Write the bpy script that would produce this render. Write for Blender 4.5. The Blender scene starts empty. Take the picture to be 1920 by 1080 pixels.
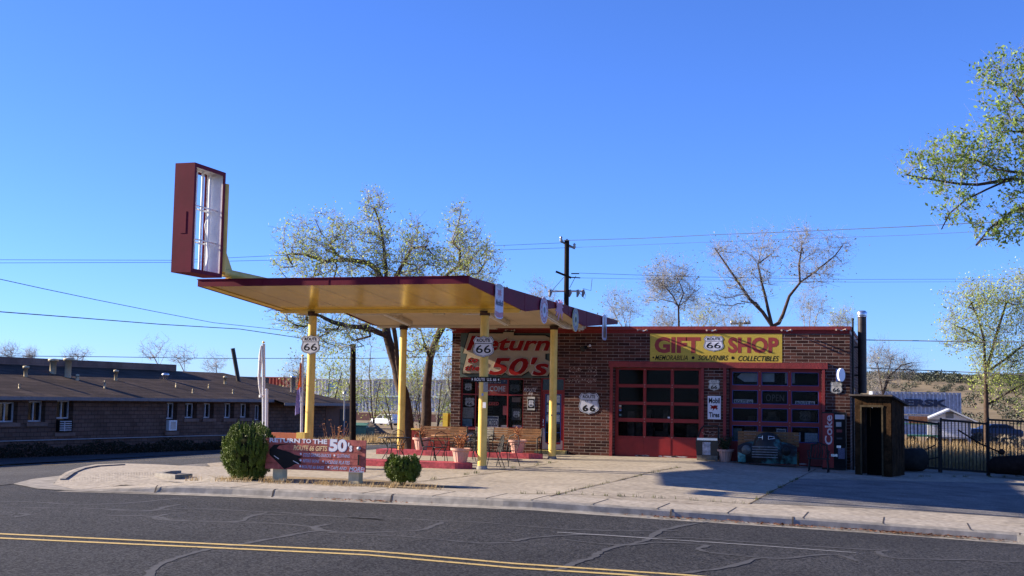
import bpy, bmesh, math, random
import numpy as np
from mathutils import Vector, Matrix
PI = math.pi
rad = math.radians
# ---------------------------------------------------------------- camera, world, sun, exposure
SC = bpy.context.scene
_a = np.array([-6500-960, -(612-540)], float); _b = np.array([1695-960, -(760-540)], float)
FPX = math.sqrt(-_a@_b)                       # focal length in photo pixels (1920 wide)
_X = -np.array([_a[0], _a[1], -FPX]); _X /= np.linalg.norm(_X)
_Y = np.array([_b[0], _b[1], -FPX]); _Y /= np.linalg.norm(_Y)
_Y -= _X*(_X@_Y); _Y /= np.linalg.norm(_Y)
_Z = np.cross(_X, _Y)
RM = np.stack([_X, _Y, _Z], 1)
HC = 2.0
cam_d = bpy.data.cameras.new('camera'); cam = bpy.data.objects.new('camera', cam_d)
SC.collection.objects.link(cam); SC.camera = cam
cam_d.sensor_width = 36; cam_d.lens = FPX/1920*36; cam_d.clip_end = 6000; cam_d.clip_start = 0.1
mw = Matrix([list(r) for r in RM.T]).to_4x4(); mw.translation = (0, 0, HC); cam.matrix_world = mw

SUN_EL = 21.7
SUN_TR = Vector((math.cos(rad(7.5)), math.sin(rad(7.5)), -math.tan(rad(SUN_EL))))   # travel direction
W = bpy.data.worlds.new('World'); SC.world = W; W.use_nodes = True
nt = W.node_tree; nt.nodes.clear()
sky = nt.nodes.new('ShaderNodeTexSky'); sky.sky_type = 'NISHITA'; sky.sun_disc = False
sky.sun_elevation = rad(SUN_EL); sky.sun_rotation = rad(270-7.5)
sky.altitude = 1600; sky.air_density = 1.0; sky.dust_density = 0.7; sky.ozone_density = 6.0
bg = nt.nodes.new('ShaderNodeBackground'); bg.inputs['Strength'].default_value = 0.062
wo = nt.nodes.new('ShaderNodeOutputWorld')
tint = nt.nodes.new('ShaderNodeVectorMath'); tint.operation = 'MULTIPLY'; tint.inputs[1].default_value = (.76, .92, 1.42)   # cool white balance of the clear high-desert sky
nt.links.new(sky.outputs[0], tint.inputs[0]); nt.links.new(tint.outputs[0], bg.inputs[0]); nt.links.new(bg.outputs[0], wo.inputs[0])
sl = bpy.data.lights.new('sun', 'SUN'); so = bpy.data.objects.new('sun', sl); SC.collection.objects.link(so)
sl.energy = 5.0; sl.angle = rad(0.53); sl.color = (1.0, 0.87, 0.70)
so.rotation_euler = SUN_TR.to_track_quat('-Z', 'Y').to_euler(); so.location = (-30, 10, 30)
SC.view_settings.view_transform = 'Standard'; SC.view_settings.look = 'None'
SC.view_settings.exposure = 1.55; SC.view_settings.gamma = 1.0

# ---------------------------------------------------------------- photogrammetry helpers (photo pixel -> world)
def ray(u, v): return RM.T@np.array([(u-960)/FPX, -(v-540)/FPX, -1.])
def at(u, v, d): p = RM.T@np.array([(u-960)/FPX*d, -(v-540)/FPX*d, -d]); return Vector((p[0], p[1], p[2]+HC))
def onY(u, v, y): d = ray(u, v); t = y/d[1]; return Vector((d[0]*t, y, HC+d[2]*t))
def onX(u, v, x): d = ray(u, v); t = x/d[0]; return Vector((x, d[1]*t, HC+d[2]*t))
def sstep(t): t = max(0., min(1., t)); return t*t*(3-2*t)
def G(x, y):
    z = -0.04*max(0., min(x, 9.)+7.)
    z -= 0.95*sstep((-19-x)/17)
    z -= 2.3*sstep((y-56)/85)
    return z
def gnd(u, v, off=0.):
    z = 0.
    d = ray(u, v)
    for _ in range(40):
        t = (z-HC)/d[2]; x, y = d[0]*t, d[1]*t
        z = 0.5*z+0.5*(G(x, y)+off)
    return Vector((x, y, z))
def F(u, v): p = onY(u, v, 44.1); return p.x, p.z

# ---------------------------------------------------------------- materials
MATS = {}
def nodes(name):
    m = bpy.data.materials.new(name); m.use_nodes = True; n = m.node_tree
    b = n.nodes['Principled BSDF']; MATS[name] = m
    return m, n, b
def mat(name, c, rough=.7, var=.25, scale=3., metal=0., bump=0., bscale=None, spec=None, c2=None, scale2=None, streak=0, stain=0):
    if name in MATS: return MATS[name]
    m, n, b = nodes(name)
    b.inputs['Roughness'].default_value = rough; b.inputs['Metallic'].default_value = metal
    b.inputs['Specular IOR Level'].default_value = spec if spec is not None else (.12 if rough >= .8 else .35)
    tc = n.nodes.new('ShaderNodeTexCoord')
    nz = n.nodes.new('ShaderNodeTexNoise'); nz.inputs['Scale'].default_value = scale; nz.inputs['Detail'].default_value = 6; nz.inputs['Roughness'].default_value = .65
    n.links.new(tc.outputs['Object'], nz.inputs['Vector'])
    rp = n.nodes.new('ShaderNodeValToRGB')
    lo = [max(0, x*(1-var)) for x in c]; hi = [min(1, x*(1+var)) for x in (c2 or c)]
    rp.color_ramp.elements[0].position = .3; rp.color_ramp.elements[1].position = .7
    rp.color_ramp.elements[0].color = (*lo, 1); rp.color_ramp.elements[1].color = (*hi, 1)
    n.links.new(nz.outputs['Fac'], rp.inputs['Fac'])
    out = rp.outputs['Color']
    if scale2:
        n2 = n.nodes.new('ShaderNodeTexNoise'); n2.inputs['Scale'].default_value = scale2; n2.inputs['Detail'].default_value = 4
        n.links.new(tc.outputs['Object'], n2.inputs['Vector'])
        mr = n.nodes.new('ShaderNodeMapRange'); mr.inputs['From Min'].default_value = .3; mr.inputs['From Max'].default_value = .7
        mr.inputs['To Min'].default_value = .7; mr.inputs['To Max'].default_value = 1.25
        n.links.new(n2.outputs['Fac'], mr.inputs['Value'])
        mx = n.nodes.new('ShaderNodeVectorMath'); mx.operation = 'SCALE'
        n.links.new(out, mx.inputs[0]); n.links.new(mr.outputs[0], mx.inputs['Scale']); out = mx.outputs[0]
    if streak:      # rain streaks, chips and grime running down painted steel
        mp = n.nodes.new('ShaderNodeMapping'); mp.inputs['Scale'].default_value = (9, 9, .7); n.links.new(tc.outputs['Object'], mp.inputs['Vector'])
        n4 = n.nodes.new('ShaderNodeTexNoise'); n4.inputs['Scale'].default_value = 1.; n4.inputs['Detail'].default_value = 7; n4.inputs['Roughness'].default_value = .7; n.links.new(mp.outputs[0], n4.inputs['Vector'])
        m4 = n.nodes.new('ShaderNodeMapRange'); m4.inputs['From Min'].default_value = .57; m4.inputs['From Max'].default_value = .75; m4.inputs['To Min'].default_value = 0.; m4.inputs['To Max'].default_value = .4; n.links.new(n4.outputs['Fac'], m4.inputs['Value'])
        mm = n.nodes.new('ShaderNodeMix'); mm.data_type = 'RGBA'; n.links.new(m4.outputs[0], mm.inputs[0]); n.links.new(out, mm.inputs[6]); mm.inputs[7].default_value = (.13, .075, .045, 1) if streak == 1 else (.055, .008, .012, 1); out = mm.outputs[2]
    if stain:       # oil drips and dirt patches on the slab
        n5 = n.nodes.new('ShaderNodeTexNoise'); n5.inputs['Scale'].default_value = 1.1; n5.inputs['Detail'].default_value = 5; n5.inputs['Distortion'].default_value = .6; n.links.new(tc.outputs['Object'], n5.inputs['Vector'])
        m5 = n.nodes.new('ShaderNodeMapRange'); m5.inputs['From Min'].default_value = .60; m5.inputs['From Max'].default_value = .72; m5.inputs['To Min'].default_value = 0.; m5.inputs['To Max'].default_value = .5; n.links.new(n5.outputs['Fac'], m5.inputs['Value'])
        v5 = n.nodes.new('ShaderNodeTexVoronoi'); v5.inputs['Scale'].default_value = 2.3; n.links.new(tc.outputs['Object'], v5.inputs['Vector'])
        m6 = n.nodes.new('ShaderNodeMapRange'); m6.inputs['From Min'].default_value = .05; m6.inputs['From Max'].default_value = .09; m6.inputs['To Min'].default_value = .55; m6.inputs['To Max'].default_value = 0.; n.links.new(v5.outputs['Distance'], m6.inputs['Value'])
        a5 = n.nodes.new('ShaderNodeMath'); a5.operation = 'MAXIMUM'; n.links.new(m5.outputs[0], a5.inputs[0]); n.links.new(m6.outputs[0], a5.inputs[1])
        mm5 = n.nodes.new('ShaderNodeMix'); mm5.data_type = 'RGBA'; n.links.new(a5.outputs[0], mm5.inputs[0]); n.links.new(out, mm5.inputs[6]); mm5.inputs[7].default_value = (.13, .10, .075, 1); out = mm5.outputs[2]
    n.links.new(out, b.inputs['Base Color'])
    if bump:
        nb = n.nodes.new('ShaderNodeTexNoise'); nb.inputs['Scale'].default_value = bscale or scale*6; nb.inputs['Detail'].default_value = 5
        n.links.new(tc.outputs['Object'], nb.inputs['Vector'])
        bp = n.nodes.new('ShaderNodeBump'); bp.inputs['Strength'].default_value = bump; bp.inputs['Distance'].default_value = .02
        n.links.new(nb.outputs['Fac'], bp.inputs['Height']); n.links.new(bp.outputs[0], b.inputs['Normal'])
    return m
def brickmat(name, bw, bh, mortar, c1, c2, cm, rough=.8, bump=.4, nvar=.35, offset=.5, spotty=None, msmooth=.1):
    m, n, b = nodes(name); L = n.links.new
    b.inputs['Roughness'].default_value = rough; b.inputs['Specular IOR Level'].default_value = .12
    tc = n.nodes.new('ShaderNodeTexCoord'); sp = n.nodes.new('ShaderNodeSeparateXYZ'); L(tc.outputs['Object'], sp.inputs[0])
    ad = n.nodes.new('ShaderNodeMath'); ad.operation = 'ADD'; L(sp.outputs[0], ad.inputs[0]); L(sp.outputs[1], ad.inputs[1])
    cb = n.nodes.new('ShaderNodeCombineXYZ'); L(ad.outputs[0], cb.inputs[0]); L(sp.outputs[2], cb.inputs[1])
    br = n.nodes.new('ShaderNodeTexBrick'); L(cb.outputs[0], br.inputs['Vector'])
    br.inputs['Scale'].default_value = 1; br.inputs['Brick Width'].default_value = bw; br.inputs['Row Height'].default_value = bh
    br.inputs['Mortar Size'].default_value = mortar; br.inputs['Mortar Smooth'].default_value = msmooth; br.offset = offset
    br.inputs['Color1'].default_value = (*c1, 1); br.inputs['Color2'].default_value = (*c2, 1); br.inputs['Mortar'].default_value = (*cm, 1)
    nz = n.nodes.new('ShaderNodeTexNoise'); nz.inputs['Scale'].default_value = .9; nz.inputs['Detail'].default_value = 8; nz.inputs['Roughness'].default_value = .7
    L(tc.outputs['Object'], nz.inputs['Vector'])
    mr = n.nodes.new('ShaderNodeMapRange'); mr.inputs['From Min'].default_value = .3; mr.inputs['From Max'].default_value = .7
    mr.inputs['To Min'].default_value = 1-nvar; mr.inputs['To Max'].default_value = 1+nvar; L(nz.outputs['Fac'], mr.inputs['Value'])
    mx = n.nodes.new('ShaderNodeVectorMath'); mx.operation = 'SCALE'; L(br.outputs['Color'], mx.inputs[0]); L(mr.outputs[0], mx.inputs['Scale'])
    L(mx.outputs[0], b.inputs['Base Color'])
    n3 = n.nodes.new('ShaderNodeTexNoise'); n3.inputs['Scale'].default_value = 30; L(tc.outputs['Object'], n3.inputs['Vector'])
    sb = n.nodes.new('ShaderNodeMath'); sb.operation = 'MULTIPLY_ADD'; L(br.outputs['Fac'], sb.inputs[0]); sb.inputs[1].default_value = -1.; L(n3.outputs['Fac'], sb.inputs[2])
    bp = n.nodes.new('ShaderNodeBump'); bp.inputs['Strength'].default_value = bump; bp.inputs['Distance'].default_value = .01
    L(sb.outputs[0], bp.inputs['Height']); L(bp.outputs[0], b.inputs['Normal'])
    return m
BR = brickmat('shop_brick', .405, .107, .0065, (.024, .009, .008), (.105, .040, .027), (.23, .18, .155))
RB = brickmat('painted_brick', .405, .107, .005, (.20, .026, .024), (.22, .032, .027), (.17, .024, .022), nvar=.2)
YB = brickmat('sign_yellow_brick', .405, .107, .004, (.48, .345, .055), (.52, .375, .065), (.42, .29, .045), nvar=.12, bump=.25)
BLK = brickmat('split_block', .42, .2, .018, (.115, .068, .050), (.16, .096, .072), (.078, .047, .035), bump=1.0, nvar=.3)
BLK2 = brickmat('upper_block', .42, .2, .01, (.19, .125, .10), (.21, .14, .11), (.16, .105, .085), bump=.4)
SHG = brickmat('shingles', .9, .14, .006, (.05, .033, .022), (.088, .060, .042), (.025, .016, .011), bump=.6, nvar=.35)
RED = mat('red_paint', (.20, .009, .008), .45, .2, 2.5, bump=.1)
RED2 = mat('red_trim', (.21, .025, .022), .6, .25, 4, bump=.3)
MAR = mat('maroon_metal', (.125, .006, .019), .6, .22, 1.2, bump=.12, bscale=2, streak=2, spec=.15)
MAR2 = mat('rusty_maroon', (.22, .04, .02), .55, .2, 1.2)
YEL = mat('yellow_paint', (.62, .40, .07), .5, .16, 1.8, bump=.1, c2=(.68, .46, .11), streak=1)
CRM = mat('cream_panel', (.48, .39, .26), .55, .12, 1.)
CRG = mat('glossy_soffit', (.58, .36, .035), .17, .18, .8, spec=.8, bump=.12, bscale=1.2)
CON = mat('concrete', (.315, .272, .212), .9, .17, .5, bump=.15, bscale=30, scale2=7, stain=1)
SWK = mat('sidewalk_concrete', (.33, .29, .235), .9, .10, .7, bump=.15, bscale=30, scale2=9)
KRB = mat('kerb_concrete', (.24, .22, .19), .9, .22, .8, bump=.12, bscale=40, scale2=5)
LINEY = mat('road_yellow', (.55, .40, .12), .8, .25, 14., scale2=60)
LINEW = mat('road_white', (.42, .42, .42), .8, .4, 14., scale2=60)
SEAL = mat('sealant', (.072, .072, .075), .85, .2, 8.)
GRAV = mat('gravel', (.16, .15, .14), 1., .55, 24., bump=1., bscale=40, scale2=1.2)
DIRT = mat('dry_ground', (.22, .165, .10), 1., .35, .4, bump=.6, bscale=14, scale2=6)
HILL = mat('hill_ground', (.20, .155, .09), 1., .28, .012, scale2=.15)
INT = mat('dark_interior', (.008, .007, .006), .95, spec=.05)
BLKM = mat('black_metal', (.009, .009, .009), .5, .3, 6., spec=.25)
GRYM = mat('grey_metal', (.30, .30, .31), .4, .2, 3., metal=.6)
CHR = mat('galvanised', (.62, .64, .66), .25, .15, 3., metal=.9)
WHT = mat('white_paint', (.74, .74, .72), .5, .08, 3.)
BLKP = mat('black_paint', (.010, .010, .010), .7, .2, 4., spec=.15)
WOOD = mat('bench_wood', (.21, .095, .03), .6, .3, 5., scale2=30)
GWD = mat('grey_wood', (.32, .29, .22), .7, .3, 5., scale2=30)
DKW = mat('weathered_wood', (.014, .008, .0045), .9, .6, 3., bump=.6, bscale=30, scale2=20, c2=(.035, .019, .009), spec=.05)
POLE = mat('pole_wood', (.022, .014, .010), .9, .4, 4., bump=.5)
TERR = mat('planter_pink', (.45, .26, .20), .7, .1, 4.)
DRYP = mat('dry_plant', (.30, .13, .06), .9, .3, 9.)
SIGNR = mat('sign_red_wood', (.32, .08, .062), .7, .3, 2., bump=.3, scale2=12)
TXR = mat('letter_red', (.17, .005, .005), .8, .1, 3., spec=.1)
TXW = mat('letter_white', (.62, .62, .64), .6, .06, 3.)
TXB = mat('letter_blue', (.28, .36, .52), .6, .1, 3.)
TXY = mat('letter_tan', (.60, .46, .22), .6, .1, 3.)
NAVY = mat('navy', (.025, .035, .09), .5)
BLUE = mat('blue_trim', (.02, .07, .26), .5)
GRNB = mat('sign_green', (.055, .075, .06), .7, .2, 2.)
TANP = mat('sign_tan', (.28, .22, .14), .6, .12, 1.5)
BARK = mat('bark', (.07, .048, .036), .95, .4, 5., bump=.9, bscale=14)
BARKL = mat('pale_bark', (.29, .27, .25), .95, .35, 3.)
TWIG = mat('twigs', (.26, .235, .20), .95, .3, 3.)
def wornline(name, c):
    m, n, b = nodes(name); b.inputs['Roughness'].default_value = .85; tc = n.nodes.new('ShaderNodeTexCoord')
    nz = n.nodes.new('ShaderNodeTexNoise'); nz.inputs['Scale'].default_value = 9.; nz.inputs['Detail'].default_value = 9; nz.inputs['Roughness'].default_value = .85; n.links.new(tc.outputs['Object'], nz.inputs['Vector'])
    rp = n.nodes.new('ShaderNodeValToRGB'); rp.color_ramp.elements[0].position = .36; rp.color_ramp.elements[1].position = .47
    rp.color_ramp.elements[0].color = (.055, .053, .05, 1); rp.color_ramp.elements[1].color = (*c, 1); n.links.new(nz.outputs['Fac'], rp.inputs['Fac']); n.links.new(rp.outputs[0], b.inputs['Base Color']); return m
LINEY = wornline('worn_yellow', (.46, .32, .10)); LINEW = wornline('worn_white', (.26, .26, .26))
def leafmat(name, c, var=.35, tr=.45):
    m, n, b = nodes(name); L = n.links.new
    b.inputs['Roughness'].default_value = .6
    tc = n.nodes.new('ShaderNodeTexCoord'); nz = n.nodes.new('ShaderNodeTexNoise'); nz.inputs['Scale'].default_value = 7.; L(tc.outputs['Object'], nz.inputs['Vector'])
    rp = n.nodes.new('ShaderNodeValToRGB'); rp.color_ramp.elements[0].position = .35; rp.color_ramp.elements[1].position = .65
    rp.color_ramp.elements[0].color = (*[x*(1-var) for x in c], 1); rp.color_ramp.elements[1].color = (*[min(1, x*(1+var)) for x in c], 1)
    L(nz.outputs['Fac'], rp.inputs['Fac']); L(rp.outputs[0], b.inputs['Base Color'])
    tl = n.nodes.new('ShaderNodeBsdfTranslucent'); L(rp.outputs[0], tl.inputs['Color'])
    ms = n.nodes.new('ShaderNodeMixShader'); ms.inputs[0].default_value = tr
    L(b.outputs[0], ms.inputs[1]); L(tl.outputs[0], ms.inputs[2]); L(ms.outputs[0], n.nodes['Material Output'].inputs['Surface'])
    return m
LEAFY = leafmat('spring_leaf', (.37, .44, .09), .3, .4)
LEAFG = leafmat('green_leaf', (.19, .28, .04), .35, .4)
LEAFP = leafmat('pale_leaf', (.26, .26, .10))
JUN = leafmat('juniper', (.095, .135, .005), .3, .0)
DGR = leafmat('dry_grass', (.36, .25, .11), .3, .3)
SCRB = leafmat('scrub', (.028, .036, .016), .4, .05)
def asphalt(name, c, agg):
    m, n, b = nodes(name); L = n.links.new
    b.inputs['Roughness'].default_value = .85; b.inputs['Specular IOR Level'].default_value = .15
    tc = n.nodes.new('ShaderNodeTexCoord')
    vo = n.nodes.new('ShaderNodeTexVoronoi'); vo.inputs['Scale'].default_value = 38; L(tc.outputs['Object'], vo.inputs['Vector'])
    n1 = n.nodes.new('ShaderNodeTexNoise'); n1.inputs['Scale'].default_value = 26; n1.inputs['Detail'].default_value = 6; n1.inputs['Roughness'].default_value = .8; L(tc.outputs['Object'], n1.inputs['Vector'])
    n2 = n.nodes.new('ShaderNodeTexNoise'); n2.inputs['Scale'].default_value = .35; n2.inputs['Detail'].default_value = 5; L(tc.outputs['Object'], n2.inputs['Vector'])
    sv = n.nodes.new('ShaderNodeSeparateColor'); L(vo.outputs['Color'], sv.inputs[0])
    a = n.nodes.new('ShaderNodeMath'); a.operation = 'MULTIPLY'; L(sv.outputs[0], a.inputs[0]); L(n1.outputs['Fac'], a.inputs[1])
    rp = n.nodes.new('ShaderNodeValToRGB'); rp.color_ramp.elements[0].position = .05; rp.color_ramp.elements[1].position = .6
    rp.color_ramp.elements[0].color = (*[x*.55 for x in c], 1); rp.color_ramp.elements[1].color = (*agg, 1)
    L(a.outputs[0], rp.inputs['Fac'])
    mr = n.nodes.new('ShaderNodeMapRange'); mr.inputs['From Min'].default_value = .3; mr.inputs['From Max'].default_value = .7
    mr.inputs['To Min'].default_value = .8; mr.inputs['To Max'].default_value = 1.2; L(n2.outputs['Fac'], mr.inputs['Value'])
    mx = n.nodes.new('ShaderNodeVectorMath'); mx.operation = 'SCALE'; L(rp.outputs[0], mx.inputs[0]); L(mr.outputs[0], mx.inputs['Scale'])
    L(mx.outputs[0], b.inputs['Base Color'])
    bp = n.nodes.new('ShaderNodeBump'); bp.inputs['Strength'].default_value = .8; bp.inputs['Distance'].default_value = .02
    L(a.outputs[0], bp.inputs['Height']); L(bp.outputs[0], b.inputs['Normal'])
    return m
ASP = asphalt('asphalt', (.010, .010, .0105), (.088, .086, .086))
ASP2 = asphalt('asphalt_side', (.045, .044, .044), (.12, .115, .112))
def glassmat(name, tint, mixf, gl=.05):
    m, n, b = nodes(name); L = n.links.new
    b.inputs['Base Color'].default_value = (*tint, 1); b.inputs['Roughness'].default_value = gl; b.inputs['Specular IOR Level'].default_value = .3
    tr = n.nodes.new('ShaderNodeBsdfTransparent'); tr.inputs[0].default_value = (.93, .95, .95, 1)
    ms = n.nodes.new('ShaderNodeMixShader'); ms.inputs[0].default_value = mixf
    L(b.outputs[0], ms.inputs[1]); L(tr.outputs[0], ms.inputs[2]); L(ms.outputs[0], n.nodes['Material Output'].inputs['Surface'])
    return m
GLS = glassmat('shop_glass', (.01, .01, .012), .86)
GLD = glassmat('dark_glass', (.015, .017, .02), .15)

# ---------------------------------------------------------------- mesh builder and object helpers
COL = SC.collection
ORG = {}
class MB:
    def __init__(s): s.v = []; s.f = []; s.sm = []
    def add(s, vs, fs, smooth=False):
        o = len(s.v); s.v += [tuple(v) for v in vs]; s.f += [tuple(i+o for i in f) for f in fs]; s.sm += [smooth]*len(fs); return s
    def box(s, a, b):
        x0, y0, z0 = [min(p, q) for p, q in zip(a, b)]; x1, y1, z1 = [max(p, q) for p, q in zip(a, b)]
        return s.add([(x0, y0, z0), (x1, y0, z0), (x1, y1, z0), (x0, y1, z0), (x0, y0, z1), (x1, y0, z1), (x1, y1, z1), (x0, y1, z1)],
                     [(0, 3, 2, 1), (4, 5, 6, 7), (0, 1, 5, 4), (1, 2, 6, 5), (2, 3, 7, 6), (3, 0, 4, 7)])
    def hexa(s, bot, top):      # 4 bottom points, 4 top points, same order
        return s.add(list(bot)+list(top), [(0, 3, 2, 1), (4, 5, 6, 7), (0, 1, 5, 4), (1, 2, 6, 5), (2, 3, 7, 6), (3, 0, 4, 7)])
    def tube(s, pts, r, n=8, caps=True, smooth=True):
        pts = [Vector(p) for p in pts]; k = len(pts); rr = r if isinstance(r, (list, tuple)) else [r]*k
        vs = []; pu = None
        for i, p in enumerate(pts):
            d = (pts[min(i+1, k-1)]-pts[max(i-1, 0)]);
            if d.length < 1e-9: d = Vector((0, 0, 1))
            d.normalize()
            if pu is None:
                a = Vector((0, 0, 1)) if abs(d.z) < .9 else Vector((1, 0, 0)); u = d.cross(a).normalized()
            else:
                u = (pu-d*pu.dot(d));
                if u.length < 1e-6: u = d.orthogonal()
                u.normalize()
            pu = u; w = d.cross(u)
            for j in range(n):
                t = 2*PI*j/n; vs.append(p+(u*math.cos(t)+w*math.sin(t))*rr[i])
        fs = [(i*n+j, i*n+(j+1) % n, (i+1)*n+(j+1) % n, (i+1)*n+j) for i in range(k-1) for j in range(n)]
        s.add(vs, fs, smooth)
        if caps: s.add(vs[:n], [tuple(range(n))[::-1]]); s.add(vs[-n:], [tuple(range(n))])
        return s
    def lathe(s, c, prof, n=20, smooth=True):
        c = Vector(c); vs = []
        for r, z in prof:
            for j in range(n): t = 2*PI*j/n; vs.append(c+Vector((r*math.cos(t), r*math.sin(t), z)))
        k = len(prof)
        return s.add(vs, [(i*n+j, i*n+(j+1) % n, (i+1)*n+(j+1) % n, (i+1)*n+j) for i in range(k-1) for j in range(n)], smooth)
    def plate(s, pts, O, ux=(1, 0, 0), uz=(0, 0, 1), t=.01):   # prism of a 2D outline; front face offset t along ux x uz
        O = Vector(O); ux = Vector(ux); uz = Vector(uz); nn = ux.cross(uz).normalized()
        k = len(pts); back = [O+ux*p[0]+uz*p[1] for p in pts]; front = [p+nn*t for p in back]
        return s.add(back+front, [tuple(range(k))[::-1], tuple(range(k, 2*k))]+[(i, (i+1) % k, k+(i+1) % k, k+i) for i in range(k)])
    def build_each(s, name, m, parent, nv=8):     # every box of the builder becomes a part of its own
        for k in range(0, len(s.v), nv):
            b = MB(); b.v = s.v[k:k+nv]; b.f = [tuple(i-k for i in f) for f in s.f if k <= f[0] < k+nv]; b.sm = [False]*len(b.f); b.build(name, m, parent)
    def build(s, name, m, parent=None, smooth=None):
        org = ORG.get(parent.name, Vector((0, 0, 0))) if parent else Vector((0, 0, 0))
        me = bpy.data.meshes.new(name)
        me.from_pydata([(v[0]-org.x, v[1]-org.y, v[2]-org.z) for v in s.v], [], s.f)
        me.polygons.foreach_set('use_smooth', s.sm if smooth is None else [smooth]*len(s.f))
        me.materials.append(m); me.update()
        o = bpy.data.objects.new(name, me); COL.objects.link(o)
        if parent: o.parent = parent
        ORG[o.name] = org
        return o
def tag(o, label=None, cat=None, group=None, kind=None):
    if label: o['label'] = label
    if cat: o['category'] = cat
    if group: o['group'] = group
    if kind: o['kind'] = kind
    return o
def thing(name, label, cat, loc=(0, 0, 0), group=None):
    o = bpy.data.objects.new(name, None); COL.objects.link(o); o.location = loc; o.empty_display_size = .2
    ORG[o.name] = Vector(loc)
    return tag(o, label, cat, group)
def single(mb, name, m, label, cat, group=None, smooth=None):
    c = Vector((0, 0, 0))
    if mb.v:
        a = np.array(mb.v); c = Vector(((a[:, 0].min()+a[:, 0].max())/2, (a[:, 1].min()+a[:, 1].max())/2, a[:, 2].min()))
    o = mb.build(name, m, None, smooth)
    o.data.transform(Matrix.Translation(-c)); o.location = c
    ORG[o.name] = c
    return tag(o, label, cat, group)
def kids(o): return [c for c in bpy.data.objects if c.parent == o]
def dup(root, loc, rz=0., label=None, sc=None, group=None):
    def rec(o, par):
        c = o.copy(); COL.objects.link(c)
        if par: c.parent = par
        for ch in kids(o): rec(ch, c)
        return c
    r = rec(root, None); r.location = loc; r.rotation_euler = (0, 0, rz)
    if sc: r.scale = sc
    if label: r['label'] = label
    if group: r['group'] = group
    return r
_tc = {}
def text2d(s, bold=0., shear=0., space=1.):
    k = (s, bold, shear, space)
    if k in _tc: return _tc[k]
    cu = bpy.data.curves.new('tmp_text', 'FONT'); cu.body = s; cu.offset = bold; cu.shear = shear; cu.resolution_u = 3; cu.space_character = space
    cu.fill_mode = 'BOTH' if False else cu.fill_mode
    o = bpy.data.objects.new('tmp_text', cu); COL.objects.link(o)
    bpy.context.view_layer.update()
    me = bpy.data.meshes.new_from_object(o.evaluated_get(bpy.context.evaluated_depsgraph_get()))
    v = [(p.co.x, p.co.y) for p in me.vertices]; f = [tuple(p.vertices) for p in me.polygons]
    bpy.data.objects.remove(o); bpy.data.curves.remove(cu); bpy.data.meshes.remove(me)
    a = np.array(v); lo = a.min(0); hi = a.max(0)
    _tc[k] = ([((x-lo[0])/(hi[0]-lo[0]), (y-lo[1])/(hi[1]-lo[1])) for x, y in v], f); return _tc[k]
def letters(mb, s, O, w, h, ux=(1, 0, 0), uz=(0, 0, 1), off=.002, t=0., bold=.0, shear=0., space=1., tilt=0.):
    v, f = text2d(s, bold, shear, space)
    O = Vector(O); ux = Vector(ux); uz = Vector(uz); nn = ux.cross(uz).normalized()
    P = [O+ux*(x*w)+uz*(y*h+tilt*x)+nn*(off+t) for x, y in v]
    mb.add(P, f)
    if t > 0:
        from collections import Counter
        ec = Counter(); dr = {}
        for fc in f:
            for i in range(len(fc)):
                a, b = fc[i], fc[(i+1) % len(fc)]; e = (min(a, b), max(a, b)); ec[e] += 1; dr[e] = (a, b)
        Q = [p-nn*t for p in P]; k = len(P)
        mb.add(P+Q, [(dr[e][0], dr[e][0]+k, dr[e][1]+k, dr[e][1]) for e, c in ec.items() if c == 1])
    return mb
def sheet(name, poly, m, off=0., step=1.2, kind='structure', zf=None):
    bm = bmesh.new(); vs = [bm.verts.new((p[0], p[1], 0)) for p in poly]; bm.faces.new(vs)
    bmesh.ops.triangulate(bm, faces=bm.faces[:])
    xs = [p[0] for p in poly]; ys = [p[1] for p in poly]
    cuts = [((1, 0, 0), x) for x in np.arange(min(xs)+step, max(xs), step)]+[((1, 0, 0), -7.0)]+[((0, 1, 0), y) for y in np.arange(min(ys)+step*2, max(ys), step*2)]
    for nrm, c in cuts:
        co = (c, 0, 0) if nrm[0] else (0, c, 0)
        bmesh.ops.bisect_plane(bm, geom=bm.verts[:]+bm.edges[:]+bm.faces[:], dist=1e-5, plane_co=co, plane_no=nrm)
    for v in bm.verts: v.co.z = (zf or G)(v.co.x, v.co.y)+off
    for f in bm.faces:
        f.normal_update()
        if f.normal.z < 0: f.normal_flip()
    me = bpy.data.meshes.new(name); bm.to_mesh(me); bm.free(); me.materials.append(m)
    o = bpy.data.objects.new(name, me); COL.objects.link(o)
    if kind: o['kind'] = kind
    return o
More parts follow.
